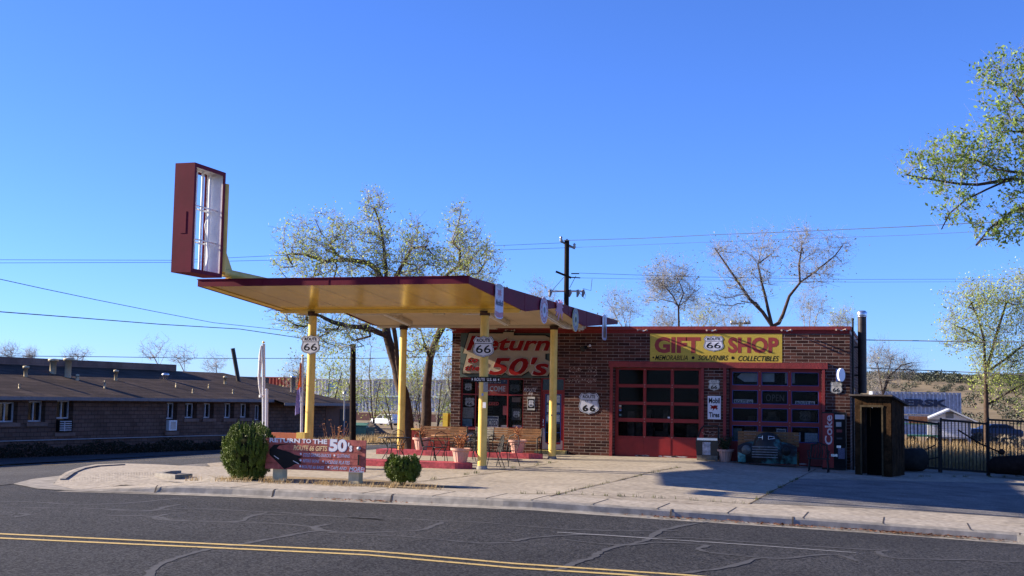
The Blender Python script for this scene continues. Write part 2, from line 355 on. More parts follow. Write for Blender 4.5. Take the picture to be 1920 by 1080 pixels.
def ribbon(mb, pts, w, off, zf=None, jit=0., seed=1, curve=False):
    rn = random.Random(seed); out = []
    if curve and len(pts) > 2:      # Catmull-Rom
        P_ = [Vector((p[0], p[1])) for p in pts]; P_ = [P_[0]]+P_+[P_[-1]]; pts = []
        for i in range(1, len(P_)-2):
            a, b, c, d = P_[i-1:i+3]
            for k in range(6): t = k/6; q = .5*((2*b)+(c-a)*t+(2*a-5*b+4*c-d)*t*t+(-a+3*b-3*c+d)*t**3); pts.append((q.x, q.y))
        pts.append((P_[-1].x, P_[-1].y))
    for a, b in zip(pts[:-1], pts[1:]):
        n = max(1, int((Vector(b[:2])-Vector(a[:2])).length/.5))
        for i in range(n): t = i/n; out.append((a[0]+(b[0]-a[0])*t, a[1]+(b[1]-a[1])*t))
    out.append(tuple(pts[-1][:2]))
    vs = []
    for i, p in enumerate(out):
        q0 = Vector(out[max(0, i-1)]); q1 = Vector(out[min(len(out)-1, i+1)]); d = (q1-q0)
        if d.length < 1e-6: d = Vector((1, 0))
        d.normalize(); nrm = Vector((-d.y, d.x)); ww = w*.5*(1+rn.uniform(-jit, jit)); sh = rn.uniform(-jit, jit)*w*.6
        for s in (1, -1):
            x, y = p[0]+nrm.x*(ww*s+sh), p[1]+nrm.y*(ww*s+sh); vs.append((x, y, (zf or G)(x, y)+off))
    mb.add(vs, [(2*i, 2*i+1, 2*i+3, 2*i+2) for i in range(len(out)-1)])
    return mb
# ================================================================ THE SETTING
def terrain():
    xs = np.concatenate([np.arange(-420, -60, 24), np.arange(-60, 24, 3.), np.arange(24, 520, 24)])
    ys = np.concatenate([np.arange(-60, -6, 9), np.arange(-6, 90, 3.), np.arange(90, 300, 12), np.arange(300, 1700, 35)])
    rn = random.Random(4); V = []
    def hz(x, y):
        z = G(x, y)-.22
        D = math.hypot(x, y)
        if D > 260 and y > 0:
            t = sstep((x/y+.36)/.28)
            z += 31*sstep((D-300)/950)*t*(1+.10*math.sin(x*.012+y*.004)+.05*math.sin(x*.05+1)+.04*math.sin(y*.03+x*.02))
        return z
    for y in ys:
        for x in xs: V.append((x, y, hz(x, y)))
    n = len(xs); F_ = [(j*n+i, j*n+i+1, (j+1)*n+i+1, (j+1)*n+i) for j in range(len(ys)-1) for i in range(n-1)]
    near = [f for f in F_ if math.hypot(*V[f[0]][:2]) < 240]; far = [f for f in F_ if math.hypot(*V[f[0]][:2]) >= 240]
    m = MB(); m.add(V, near); o = m.build('ground', DIRT); o['kind'] = 'structure'
    m = MB(); m.add(V, far, True); o = m.build('hills', HILL); o['kind'] = 'structure'
    return hz
HZ = terrain()
KP = [(-80, 923), (60, 918), (192, 921), (290, 924), (420, 928), (600, 936), (780, 944), (960, 952), (1120, 962), (1280, 973), (1500, 987), (1700, 1001), (1915, 1017), (2150, 1040)]
KW = [gnd(u, v, -.15) for u, v in KP]
def kerb_y(x):
    for a, b in zip(KW[:-1], KW[1:]):
        if a.x <= x <= b.x: return a.y+(b.y-a.y)*(x-a.x)/(b.x-a.x)
    return KW[0].y if x < KW[0].x else KW[-1].y+(x-KW[-1].x)*.2
XR = 26.
kx = [p.x for p in KW]
# main road: wide sheet in front of the kerb
rp_ = [(-90, -14), (60, -14), (60, kerb_y(60)-.0)]+[(x, kerb_y(x)) for x in np.arange(XR, -15.8, -1.5)]+[(-15.9, 23.5), (-17.8, 32), (-90, 32)]
sheet('road', rp_, ASP, -.15, 1.5)
# side street
def side_x(y): return -19.6+.02*(y-30)
pl = [(-19.62, 32), (-19.4, 60), (-19.2, 90), (-31.5, 90), (-33.2, 60), (-35.5, 32)]
sheet('side_street', [pl[0], pl[1], pl[2], pl[3], pl[4], pl[5]], ASP2, -.146, 1.5)
pl = [(-19.3, 23.4), (-19.5, 25.5), (-19.62, 32), (-35.5, 32), (-37.5, 27.5), (-30, 24.6)]
sheet('side_street', pl, ASP2, -.142, 1.2)
# centre markings
mk = MB()
def pxline(pts, ox, oy, s, off=-.15): return [gnd(ox+u/s, oy+v/s, off) for u, v in pts]
y1 = pxline([(-300, 352), (0, 363), (860, 404), (1920, 474)], 0, 820, 2)+pxline([(640, 517), (1200, 566)], 960, 820, 2)
y2 = pxline([(-300, 366), (0, 379), (860, 418), (1920, 490)], 0, 820, 2)+pxline([(430, 517), (1200, 586)], 960, 820, 2)
for i, L_ in enumerate((y1, y2)): ribbon(mk, L_, .13, -.143, jit=.06, seed=i)
o = mk.build('yellow_road_line', LINEY); o['kind'] = 'structure'
mk = MB(); ribbon(mk, pxline([(170, 357), (500, 379), (900, 405), (1290, 434)], 960, 820, 2), .055, -.142, jit=.2, seed=5)
o = mk.build('white_road_line', LINEW); o['kind'] = 'structure'
mk = MB(); ribbon(mk, [gnd(-120, 876, -.14), gnd(0, 872, -.14), gnd(240, 865, -.14), gnd(480, 856, -.14), (-25.6, 60), (-25, 88)], .12, -.136, jit=.1, seed=7)
o = mk.build('side_street_line', LINEY); o['kind'] = 'structure'
# tar sealed cracks in the road
CR = [[(0, 240), (130, 243), (280, 252), (400, 250), (500, 245), (640, 232), (760, 225), (820, 222)], [(0, 262), (200, 265), (380, 268), (560, 275), (620, 262), (675, 252)],
      [(0, 300), (60, 298), (110, 290), (60, 285)], [(380, 268), (520, 278), (700, 268), (900, 275), (1100, 285), (1300, 300), (1500, 305), (1700, 315), (1920, 328)],
      [(400, 292), (580, 298), (640, 310), (800, 318), (920, 320), (1060, 325), (1180, 338), (1220, 350), (1340, 358), (1560, 350), (1610, 338), (1660, 318)],
      [(700, 285), (620, 290), (580, 303), (640, 312), (880, 317), (930, 300), (1000, 282)], [(1220, 348), (1100, 365), (940, 395), (860, 408), (760, 425), (640, 460), (580, 490), (556, 524)],
      [(920, 290), (1200, 295), (1440, 310), (1300, 300)], [(1230, 358), (1500, 372), (1760, 395), (1920, 397)], [(1230, 326), (1180, 338), (1195, 352)],
      [(1920, 330), (2120, 345), (2340, 352), (2540, 350)], [(2650, 318), (2520, 340), (2460, 360), (2410, 390), (2320, 408), (2250, 430), (2230, 450), (2160, 470), (2110, 490), (2055, 506)],
      [(1920, 390), (2020, 375), (2220, 365), (2400, 375), (2620, 380), (2820, 395), (3120, 415), (3320, 425), (3290, 432), (3370, 455), (3620, 460), (3840, 470)],
      [(2110, 385), (2320, 405), (2480, 395), (2640, 405), (2620, 420), (2680, 435), (2920, 455), (3120, 440), (3220, 465)], [(2560, 510), (2720, 490), (2840, 455)]]
mk = MB()
for i, c in enumerate(CR): ribbon(mk, pxline(c, 0, 820, 2), .10, -.147+.0003*i, jit=.4, seed=i+11, curve=True)
o = mk.build('crack_sealant', SEAL); o['kind'] = 'structure'
# kerb
prof = [(-.42, 0.004), (0, .0), (.03, .02), (.07, .12), (.12, .150), (.26, .152)]
mk = MB(); xs_ = list(np.arange(-17.2, XR, .6)); vs = []
for x in xs_:
    y = kerb_y(x); h = min(1., max(.1, (x+17.)/2.2))
    for dy, dz in prof: vs.append((x, y+dy, G(x, y)-.15+(dz*h if dy > -.1 else dz)))
k = len(prof); mk.add(vs, [(i*k+j, (i+1)*k+j, (i+1)*k+j+1, i*k+j+1) for i in range(len(xs_)-1) for j in range(k-1)])
o = mk.build('kerb', KRB); o['kind'] = 'structure'
SW = 1.55
def zsw(x, y): return G(x, y)-.15+.15*min(1., max(.1, (x+17.)/2.2, (y-24.2)/2.2))
pts = [(x, kerb_y(x)+.26) for x in np.arange(-17.2, XR+.1, .6)]+[(x, kerb_y(x)+SW) for x in np.arange(XR, -16.9, -.6)]
sheet('sidewalk', pts, SWK, .003, .7, zf=zsw)
mk = MB()
for u, v in [(168, 905), (360, 905), (482, 908), (700, 921), (830, 926), (925, 931), (1020, 931), (1136, 937), (1256, 943), (1382, 950), (1517, 957), (1657, 966), (1810, 977)]:
    p = gnd(u, v); x = p.x; y0 = kerb_y(x)+.1; y1_ = kerb_y(x)+SW
    mk.add([(x, y0, zsw(x, y0)+.007), (x+.022, y0, zsw(x, y0)+.007), (x+.022, y1_, zsw(x, y1_)+.007), (x, y1_, zsw(x, y1_)+.007)], [(0, 1, 2, 3)])
for u in (288, 508, 730, 1255, 1484, 1912):
    p = gnd(u, 950 if u > 600 else 928, -.15); x = gnd(u, np.interp(u, [q[0] for q in KP], [q[1] for q in KP]), -.15).x; ky = kerb_y(x)
    for (ya, za), (yb, zb) in zip([(.0, .0), (.03, .02), (.07, .12), (.12, .15)], [(.03, .02), (.07, .12), (.12, .15), (.26, .152)]):
        mk.add([(x, ky+ya-.004, G(x, ky)-.15+za+.004), (x+.035, ky+ya-.004, G(x, ky)-.15+za+.004), (x+.035, ky+yb-.004, G(x, ky)-.15+zb+.004), (x, ky+yb-.004, G(x, ky)-.15+zb+.004)], [(0, 1, 2, 3)])
o = mk.build('sidewalk_joint', mat('joint_dark', (.06, .05, .045), .9)); o['kind'] = 'structure'
# corner: ramp slab, tactile strip, gutter apron, curved return kerb
cpoly = [gnd(u, v, -.12) for u, v in [(100, 907), (112, 898), (150, 885), (178, 879), (232, 877), (330, 881), (420, 884), (560, 884)]]+[Vector((-14.2, kerb_y(-14.2)+SW, 0)), Vector((-16.9, kerb_y(-16.9)+SW, 0))]
sheet('sidewalk_corner', [(p.x, p.y) for p in cpoly]+[(-17.2, kerb_y(-17.2)+.2)], SWK, .0015, .5, zf=zsw)
ap = [gnd(u, v, -.15) for u, v in [(25, 908), (60, 899), (110, 893), (150, 884), (100, 907), (200, 915), (300, 926), (160, 922), (70, 917)]]
sheet('gutter_apron', [(p.x, p.y) for p in ap], KRB, -.138, .7)
mk = MB()
for i in range(34):
    for j in range(5):
        p = gnd(118+i*5.1, 900.5-i*.16-j*1.7*(.4+.6*min(1, i/12)), -.04); mk.lathe((p.x, p.y, zsw(p.x, p.y)+.001), [(.022, 0), (.018, .004), (.0, .005)], 6)
o = mk.build('tactile_paving', SWK); tag(o, kind='structure')
mk = MB()
def curb(mk, pts, w, h, zb=-.15, zf=None):
    zf = zf or G
    pts = [Vector((p[0], p[1], 0)) for p in pts]
    L_, R_ = [], []
    for i, p in enumerate(pts):
        d = (pts[min(i+1, len(pts)-1)]-pts[max(i-1, 0)]).normalized(); n_ = Vector((-d.y, d.x, 0))*w*.5
        L_.append(p+n_); R_.append(p-n_)
    for i in range(len(pts)-1):
        q = [L_[i], L_[i+1], R_[i+1], R_[i]]
        mk.hexa([(a.x, a.y, G(a.x, a.y)-.16) for a in q], [(a.x, a.y, zf(a.x, a.y)+h) for a in q])
curb(mk, [gnd(u, v, -.02) for u, v in [(118, 894), (135, 888), (155, 881), (180, 876.5), (232, 873.5)]], .12, .035, -.12, zsw)
curb(mk, [gnd(u, v, .08) for u, v in [(356, 887), (330, 889), (298, 886), (315, 882), (336, 881)]], .16, .07, -.1)
o = mk.build('corner_kerb', KRB); o['kind'] = 'structure'
# forecourt slab
fc = [(x, kerb_y(x)+SW) for x in np.arange(-14.2, 9.1, .8)]+[(9, 60), (-1.7, 60), (-1.7, 44.3), (-16.2, 44.3), (-18.9, 44.3), (-18.9, 31.5), (-17.6, 29.6), (-16.2, 27.0)]
sheet('forecourt', fc, CON, 0., 1.0)
gv = [gnd(u, v) for u, v in [(1408, 944), (1499, 898), (1640, 901), (1780, 904), (1925, 908), (2100, 914), (2150, 990), (1930, 972), (1700, 957), (1560, 950)]]
sheet('gravel', [(p.x, p.y) for p in gv], GRAV, .006, .8)
gl_ = [(-18.9, 31.4), (-18.9, 44), (-19.6, 44), (-19.62, 28), (-18.6, 26.2), (-16.2, 25.4), (-14.3, 24.2), (-16.2, 27.0), (-17.6, 29.6)]
sheet('gravel', gl_, GRAV, -.06, .8)
sheet('planting_strip', [(p.x, p.y) for p in [gnd(u, v) for u, v in [(400, 897), (520, 893), (700, 900), (800, 908), (860, 914), (780, 917), (600, 907)]]], DIRT, .008, .6)
mk = MB()
for L_ in ([(1405, 945), (1450, 921), (1497, 897), (1530, 880)], [(1030, 931), (1090, 916), (1147, 904), (1180, 896), (1225, 884), (1276, 876)], [(770, 905), (860, 895), (950, 884), (1045, 866)], [(960, 926), (1120, 929), (1250, 935), (1405, 945)], [(1497, 897), (1700, 902), (1900, 907)]):
    ribbon(mk, [gnd(*p) for p in L_], .035, .010, jit=.6, seed=len(mk.v))
o = mk.build('slab_joint', mat('joint_brown', (.10, .075, .05), .95)); o['kind'] = 'structure'
# litter of dry leaves in the gutter
mk = MB(); rn = random.Random(9)
for (u, v, n_) in [(700, 939, 90), (1690, 1000, 260), (1470, 978, 160), (1290, 968, 120), (1800, 1004, 160), (1600, 990, 60)]:
    p = gnd(u, v, -.15)
    for _ in range(n_):
        x = p.x+rn.gauss(0, .55); y = kerb_y(x)-.03-abs(rn.gauss(0, .09)); s = rn.uniform(.015, .045); a = rn.uniform(0, PI); z = G(x, y)-.14+rn.uniform(0, .03)
        mk.add([(x+s*math.cos(a), y+s*math.sin(a), z), (x-s*math.sin(a), y+s*math.cos(a), z+rn.uniform(0, .02)), (x-s*math.cos(a), y-s*math.sin(a), z+rn.uniform(0, .02)), (x+s*math.sin(a), y-s*math.cos(a), z)], [(0, 1, 2, 3)])
o = mk.build('leaf_litter', DRYP); o['kind'] = 'stuff'
# motel side walk
sheet('sidewalk', [(-36.4, 34), (-33.4, 60), (-32.6, 74), (-34.9, 75), (-36.0, 60), (-41, 34)], ASP2, -.138, 1.5)

# ================================================================ GIFT SHOP
YW = 44.1
XA, XB = -16.2, -1.75
def FX(u, v=750): return F(u, v)[0]
def FZ(v, u=1200): return F(u, v)[1]
ZT = FZ(612, 1300); ZB = FZ(625, 1200)
shop = thing('gift_shop', 'low brown brick gift shop with red trim and two red garage doors', 'shop building', (-9, YW, 0))
def px_rect(u0, v0, u1, v1): return (FX(u0, (v0+v1)/2), FX(u1, (v0+v1)/2), FZ(v1, (u0+u1)/2), FZ(v0, (u0+u1)/2))
HW = px_rect(863, 709, 981, 803); HD = px_rect(1012, 708, 1058, 846)
HG1 = px_rect(1151, 690, 1314, 866); HG2 = px_rect(1366, 690, 1540.5, 876)
HG1 = (HG1[0], HG1[1], -.6, FZ(690, 1230)); HG2 = (HG2[0], HG2[1], -.6, FZ(691.5, 1450)); HD = (HD[0], HD[1], .14, HD[3])
holes = [HW, HD, HG1, HG2]
def wallgrid(mk, x0, x1, z0, z1, holes, y, th):
    xs = sorted({x0, x1}|{h[0] for h in holes}|{h[1] for h in holes}); zs = sorted({z0, z1}|{max(z0, h[2]) for h in holes}|{h[3] for h in holes})
    for a, b in zip(xs[:-1], xs[1:]):
        for c, d in zip(zs[:-1], zs[1:]):
            mx_, mz = (a+b)/2, (c+d)/2
            if any(h[0] < mx_ < h[1] and h[2] < mz < h[3] for h in holes): continue
            mk.add([(a, y, c), (b, y, c), (b, y, d), (a, y, d)], [(0, 1, 2, 3)])
    for h in holes:
        a, b, c, d = h; c = max(c, z0)
        mk.add([(a, y, c), (a, y+th, c), (a, y+th, d), (a, y, d)], [(0, 1, 2, 3)]); mk.add([(b, y, c), (b, y+th, c), (b, y+th, d), (b, y, d)], [(3, 2, 1, 0)])
        mk.add([(a, y, d), (b, y, d), (b, y+th, d), (a, y+th, d)], [(0, 1, 2, 3)]); mk.add([(a, y, c), (b, y, c), (b, y+th, c), (a, y+th, c)], [(3, 2, 1, 0)])
mk = MB(); wallgrid(mk, XA, XB, -.6, ZB, holes, YW, .3)
mk.add([(XB, YW, -.8), (XB, 53, -.8), (XB, 53, ZB), (XB, YW, ZB)], [(0, 1, 2, 3)])
mk.add([(XA, YW, -.8), (XA, 53, -.8), (XA, 53, ZB), (XA, YW, ZB)], [(3, 2, 1, 0)])
mk.add([(XA, 53, -.8), (XB, 53, -.8), (XB, 53, ZB), (XA, 53, ZB)], [(3, 2, 1, 0)])
mk.build('wall', BR, shop)
mk = MB(); mk.box((XA-.012, YW-.014, ZB), (XB+.0, YW+.28, ZT-.12)); mk.build('parapet_band', RB, shop)
mk = MB(); mk.box((XB, YW+.02, ZB), (XB+.02, 53, ZT-.12)); mk.box((XA-.02, YW+.3, ZB), (XA, 53, ZT-.12)); mk.build_each('parapet_band', mat('band_grey', (.42, .38, .35), .8), shop)
mk = MB(); mk.box((XA-.05, YW-.06, ZT-.12), (XB+.05, YW+.32, ZT)); mk.box((XA-.05, YW+.32, ZT-.12), (XA+.3, 53, ZT)); mk.box((XB-.3, YW+.32, ZT-.12), (XB+.05, 53, ZT)); mk.build('parapet_cap', RED2, shop)
mk = MB(); mk.box((XA+.3, YW+.32, ZT-.5), (XB-.3, 53, ZT-.4)); mk.build('roof', mat('roofing', (.3, .28, .26), .9), shop)
# dark interior
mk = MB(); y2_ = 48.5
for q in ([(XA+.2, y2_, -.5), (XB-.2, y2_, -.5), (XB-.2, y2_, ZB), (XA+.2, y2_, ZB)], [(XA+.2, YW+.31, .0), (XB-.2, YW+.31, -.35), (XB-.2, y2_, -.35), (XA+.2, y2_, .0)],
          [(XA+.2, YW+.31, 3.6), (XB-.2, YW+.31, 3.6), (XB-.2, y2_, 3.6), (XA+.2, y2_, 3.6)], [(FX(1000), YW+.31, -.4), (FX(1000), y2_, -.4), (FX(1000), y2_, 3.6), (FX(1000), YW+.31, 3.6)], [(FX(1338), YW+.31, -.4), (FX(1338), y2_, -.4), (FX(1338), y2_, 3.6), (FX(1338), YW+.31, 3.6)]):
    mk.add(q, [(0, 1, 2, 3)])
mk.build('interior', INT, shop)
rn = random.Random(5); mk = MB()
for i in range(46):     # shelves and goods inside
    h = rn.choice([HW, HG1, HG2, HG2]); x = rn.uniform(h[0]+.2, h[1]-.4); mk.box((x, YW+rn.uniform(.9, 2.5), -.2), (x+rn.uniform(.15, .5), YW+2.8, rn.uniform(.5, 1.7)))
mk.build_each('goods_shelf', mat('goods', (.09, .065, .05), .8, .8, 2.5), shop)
# garage surround trim
mk = MB(); a = onY(1142, 683, YW); b = onY(1552, 686, YW)
mk.box((a.x, YW-.06, FZ(690, 1340)), (b.x, YW-.002, FZ(679, 1340)))
for u0, u1 in ((1143.5, 1149), (1314.5, 1320), (1356, 1362), (1541.5, 1547)):
    x0, x1 = FX(u0), FX(u1); mk.box((x0, YW-.045, -.4), (x1, YW-.002, FZ(690, 1340)))
mk.build('door_surround', RED2, shop)
def garage(nm, H_, cols, rows, us, bottom_v, blue, label):
    y = YW+.2; x0, x1 = H_[0]+.005, H_[1]-.005; zb = G((x0+x1)/2, YW)-.03
    X_ = [(onY(c0, 750, y).x, onY(c1, 750, y).x) for c0, c1 in cols]; Z_ = [(onY(us, r1, y).z, onY(us, r0, y).z) for r0, r1 in rows]
    fr = MB(); ztop = H_[3]-.005
    hl = [(a, b, c, d) for a, b in X_ for c, d in Z_]
    wallgrid(fr, x0, x1, Z_[-1][0]-.06, ztop, hl, y, .04)
    d = fr.build(nm, RED, shop); d['label'] = label
    # raised stiles, rails and the bottom panels
    st = MB()
    st.box((x0, y-.012, zb), (x1, y+.03, Z_[-1][0]-.06))
    st.build('bottom_panel', RED, d)
    st = MB(); zt = Z_[-1][0]-.07
    ms = [x0+.03]+[(X_[i][1]+X_[i+1][0])/2 for i in range(2)]+[x1-.03]
    for i in range(3): st.box((ms[i]+.04, y-.024, zb+.12), (ms[i+1]-.04, y-.0125, zt))
    st.build_each('panel_moulding', RED, d)
    st = MB()
    for m_ in ms[1:3]:
        for c, dd in Z_: st.box((m_-.02, y-.016, c-.035), (m_+.02, y-.001, c+.0)); st.box((m_-.02, y-.016, dd), (m_+.02, y-.001, dd+.03))
    st.build_each('hinge', mat('hinge_metal', (.32, .16, .15), .5), d)
    g_ = MB()
    for a, b, c, e in hl: g_.box((a-.01, y+.042, c-.01), (b+.01, y+.05, e+.01))
    g_.build('glass', GLS, d)
    if blue:
        g_ = MB(); w = .018
        for a, b, c, e in hl:
            g_.box((a, y+.005, c), (a+w, y+.035, e)); g_.box((b-w, y+.005, c), (b, y+.035, e)); g_.box((a+w, y+.005, c), (b-w, y+.035, c+w)); g_.box((a+w, y+.005, e-w), (b-w, y+.035, e))
        g_.build('blue_trim', BLUE, d)
    # worn paint at foot
    w_ = MB(); r2 = random.Random(3)
    for i in range(7):
        xc = x0+.5+r2.random()*(x1-x0-1); L2 = r2.uniform(.1, .35); pts = [(xc+L2*math.cos(t)*r2.uniform(.6, 1), zb+.07+.035*math.sin(t)*r2.uniform(.4, 1)) for t in np.linspace(0, 2*PI, 14)[:-1]]
        w_.add([(p[0], y-.0145, p[1]) for p in pts], [tuple(range(13))])
    w_.build('peeled_paint', mat('bare_metal_paint', (.38, .34, .34), .7), d)
    return X_, Z_, d
GX1, GZ1, gd1 = garage('garage_door', HG1, [(1159.5, 1206), (1211.5, 1257.5), (1263, 1310)], [(694, 721), (727, 754), (759.5, 785), (792, 819)], 1235, 858, False, 'red garage door with plain dark panes')
GX2, GZ2, gd2 = garage('garage_door', HG2, [(1373, 1421), (1428, 1477), (1484, 1535)], [(698, 723), (732.5, 758), (766, 791.5), (799, 829)], 1455, 868, True, 'red garage door with blue edged panes and signs behind the glass')
# display window
wy = YW+.12
win = MB(); z0, z1 = HW[2], HW[3]; xm1, xm2 = onY(892, 760, wy).x, onY(952, 760, wy).x; zr = onY(920, 740, wy).z; w = .045
win.box((HW[0], wy-.03, z0), (HW[0]+w, wy+.03, z1)); win.box((HW[1]-w, wy-.03, z0), (HW[1], wy+.03, z1))
win.box((HW[0]+w, wy-.03, z0), (HW[1]-w, wy+.03, z0+w)); win.box((HW[0]+w, wy-.03, z1-w), (HW[1]-w, wy+.03, z1))
for xm in (xm1, xm2): win.box((xm-w/2, wy-.028, z0+w), (xm+w/2, wy+.028, z1-w))
for a, b in ((HW[0]+w, xm1-w/2), (xm1+w/2, xm2-w/2), (xm2+w/2, HW[1]-w)): win.box((a, wy-.026, zr-w/2), (b, wy+.026, zr+w/2))
wf = win.build('display_window', RED, shop)
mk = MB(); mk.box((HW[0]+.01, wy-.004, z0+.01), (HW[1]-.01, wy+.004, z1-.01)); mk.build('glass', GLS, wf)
mk = MB(); mk.box((HW[0]-.05, YW-.05, z0-.06), (HW[1]+.05, YW-.002, z0)); mk.build('sill', RED2, wf)
# entrance door
dy = YW+.14; dz0, dz1 = HD[2], HD[3]; trz = onY(1035, 733, dy).z
mk = MB(); f_ = .06
mk.box((HD[0]+.001, dy-.05, dz0), (HD[0]+f_, dy+.05, dz1)); mk.box((HD[1]-f_, dy-.05, dz0), (HD[1]-.001, dy+.05, dz1)); mk.box((HD[0]+f_, dy-.05, dz1-f_), (HD[1]-f_, dy+.05, dz1)); mk.box((HD[0]+f_, dy-.05, trz-.03), (HD[1]-f_, dy+.05, trz+.03))
dfr = mk.build('entrance_door', RED, shop); dfr['label'] = 'red glazed entrance door with worn paint below'
mk = MB(); mk.box((HD[0]+f_, dy-.004, trz+.03), (HD[1]-f_, dy+.004, dz1-f_)); mk.build('transom_glass', GLD, dfr)
lx0, lx1, lz0, lz1 = HD[0]+f_+.004, HD[1]-f_-.004, dz0+.02, trz-.034
gx0, gx1 = lx0+.11, lx1-.09; gz0, gz1 = onY(1035, 829, dy).z, onY(1035, 739, dy).z
mk = MB(); wallgrid(mk, lx0, lx1, lz0, lz1, [(gx0, gx1, gz0, gz1)], dy-.02, .045); dl = mk.build('door_leaf', RED, dfr)
mk = MB(); mk.add([(p[0], dy-.0215, p[1]) for p in [(lx0+.01, lz0+.01), (lx1-.02, lz0+.01), (lx1-.015, lz0+.32), (lx1-.08, lz0+.34), (lx1-.10, lz0+.20), (lx0+.25, lz0+.16), (lx0+.12, lz0+.27), (lx0+.10, lz0+.75), (lx0+.02, lz0+.8)]], [tuple(range(9))]); mk.build('peeled_paint', mat('bare_metal_paint', (.38, .34, .34), .7), dfr)
mk = MB(); mk.box((gx0, dy-.004, gz0), (gx1, dy+.004, gz1)); mk.build('glass', GLD, dfr)
mk = MB()
for i in range(6):
    z = gz0+(gz1-gz0)*i/5; mk.box((gx0, dy-.018, z-.012), (gx1, dy-.006, z+.012))
for x in (gx0, gx1-.024): mk.box((x, dy-.017, gz0+.012), (x+.024, dy-.007, gz1-.012))
mk.build('blue_trim', BLUE, dfr)
pm = mat('paper_mix', (.30, .34, .36), .6, .4, 14.); mk = MB()
for i in (2, 3, 4): z = gz0+(gz1-gz0)*i/5; mk.box((gx0+.05, dy-.0055, z+.04), (gx1-.05, dy-.0045, z+.30))
mk.build('notice', pm, dfr)
mk = MB(); mk.tube([(lx0+.05, dy-.06, lz0+.95), (lx0+.05, dy-.06, lz0+1.1)], .012, 8); mk.lathe((lx0+.05, dy-.06, lz0+.85), [(0, 0), (.03, .01), (.03, .05), (0, .06)], 10); mk.build('handle', CHR, dfr)
mk = MB(); mk.box((HD[0]-.1, YW-.32, G(-12, 44)), (HD[1]+.12, YW-.003, .14)); mk.build('door_step', mat('step_yellow', (.45, .36, .14), .8, .3, 5., scale2=9), shop)
# painted GIFT SHOP sign on the brick
mu = px_rect(1219, 626, 1466.5, 680); mk = MB(); mk.box((mu[0], YW-.006, mu[2]), (mu[1], YW-.0005, FZ(625.5, 1340))); ms_ = mk.build('painted_sign', YB, shop); ms_['label'] = 'yellow painted GIFT SHOP sign'
def fp(u, v, off=.0): return onY(u, v, YW-off)
def ftext(mk, s, u0, v0, u1, v1, off=.009, **kw):
    a = fp(u0, v1, off); b = fp(u1, v1, off); c = fp((u0+u1)/2, v0, off); c2 = fp((u0+u1)/2, v1, off)
    letters(mk, s, a, b.x-a.x, c.z-c2.z, off=0, tilt=(b.z-a.z)*.0, **kw)
mk = MB(); ftext(mk, 'GIFT', 1227, 631.5, 1313.5, 662, bold=.045); ftext(mk, 'SHOP', 1365, 632, 1460, 662, bold=.045); mk.build('lettering', mat('mural_red', (.28, .035, .03), .7, .15, 5.), ms_)
mk = MB(); ftext(mk, 'MEMORABILIA', 1228, 666, 1289.5, 675, shear=.3, bold=.012); ftext(mk, 'SOUVENIRS', 1309, 666, 1365.5, 675.5, shear=.3, bold=.012); ftext(mk, 'COLLECTIBLES', 1384, 667, 1460.5, 677, shear=.3, bold=.012)
for u, v, r in ((1225, 670.3, .035), (1299.5, 670.8, .055), (1374, 671, .055)):
    p = fp(u, v, .009); mk.add([(p.x+r*math.cos(t), p.y, p.z+r*math.sin(t)) for t in np.linspace(0, 2*PI, 17)[:-1]], [tuple(range(16))])
mk.build('lettering', BLKP, ms_)
# ghost lettering: old fixing holes and paint flecks
mk = MB(); rn = random.Random(2)
for i in range(90):
    u = 1062+rn.random()*58; v = rn.choice([690, 694, 697, 704, 712, 716])+rn.uniform(-1.5, 1.5); p = fp(u, v, .0015); s = rn.uniform(.006, .02)
    mk.add([(p.x-s, p.y, p.z-s*.6), (p.x+s, p.y, p.z-s*.6), (p.x+s, p.y, p.z+s*.6), (p.x-s, p.y, p.z+s*.6)], [(0, 1, 2, 3)])
mk.build('old_sign_marks', mat('flecks', (.4, .3, .25), .8, .4, 9.), shop)
# spill of tan on the bricks near the door
mk = MB(); ftext(mk, 'ROUTE', 982, 727, 1006, 734, off=.002, shear=.3, bold=.0, ); ftext(mk, '66', 991, 735, 999, 740, off=.002, shear=.3); mk.build('chalk_writing', mat('chalk', (.45, .4, .38), .8), shop)
# side wall window
mk = MB(); mk.box((XB+.002, 46.6, 1.9), (XB+.04, 47.4, 2.6)); mk.build('side_window', GLD, shop)

# ---- wall lamps along the parapet
def wall_lamp(u, v, i):
    p = fp(u, v, .0); t = thing('wall_lamp', '', 'lamp', (p.x, YW-.014, p.z), 'twin lamps along the red parapet')
    m_ = MB(); m_.box((p.x-.03, YW-.05, p.z-.025), (p.x+.03, YW-.016, p.z+.025)); m_.build('mount', WHT, t)
    for s in (-1, 1):
        m_ = MB(); m_.tube([(p.x+s*.04, YW-.05, p.z), (p.x+s*.12, YW-.16, p.z+.02)], .012, 6); m_.tube([(p.x+s*.12, YW-.12, p.z+.03), (p.x+s*.17, YW-.26, p.z+.0)], [.018, .034], 10); m_.build('lamp_head', mat('lamp_dull', (.26, .19, .17), .5), t)
    return t
for i, (u, v, lb) in enumerate([(850, 620, 'small twin lamp on the red parapet at the left corner of the shop'), (960, 620, 'small twin lamp on the red parapet above the large red lettered wall sign'), (1087, 620, 'small twin lamp on the red parapet behind the round hanging sign'), (1207, 620, 'small twin lamp left of the yellow GIFT SHOP sign'),
                                (1336, 620, 'small twin lamp above the shield of the GIFT SHOP sign'), (1476, 620, 'small twin lamp just right of the yellow GIFT SHOP sign'), (1578, 619, 'small twin lamp at the right corner of the shop parapet')]):
    wall_lamp(u, v, i)['label'] = lb
p = fp(1102, 651, 0); t = thing('floodlight', 'black floodlight on the bare brick wall below the canopy end', 'floodlight', p)
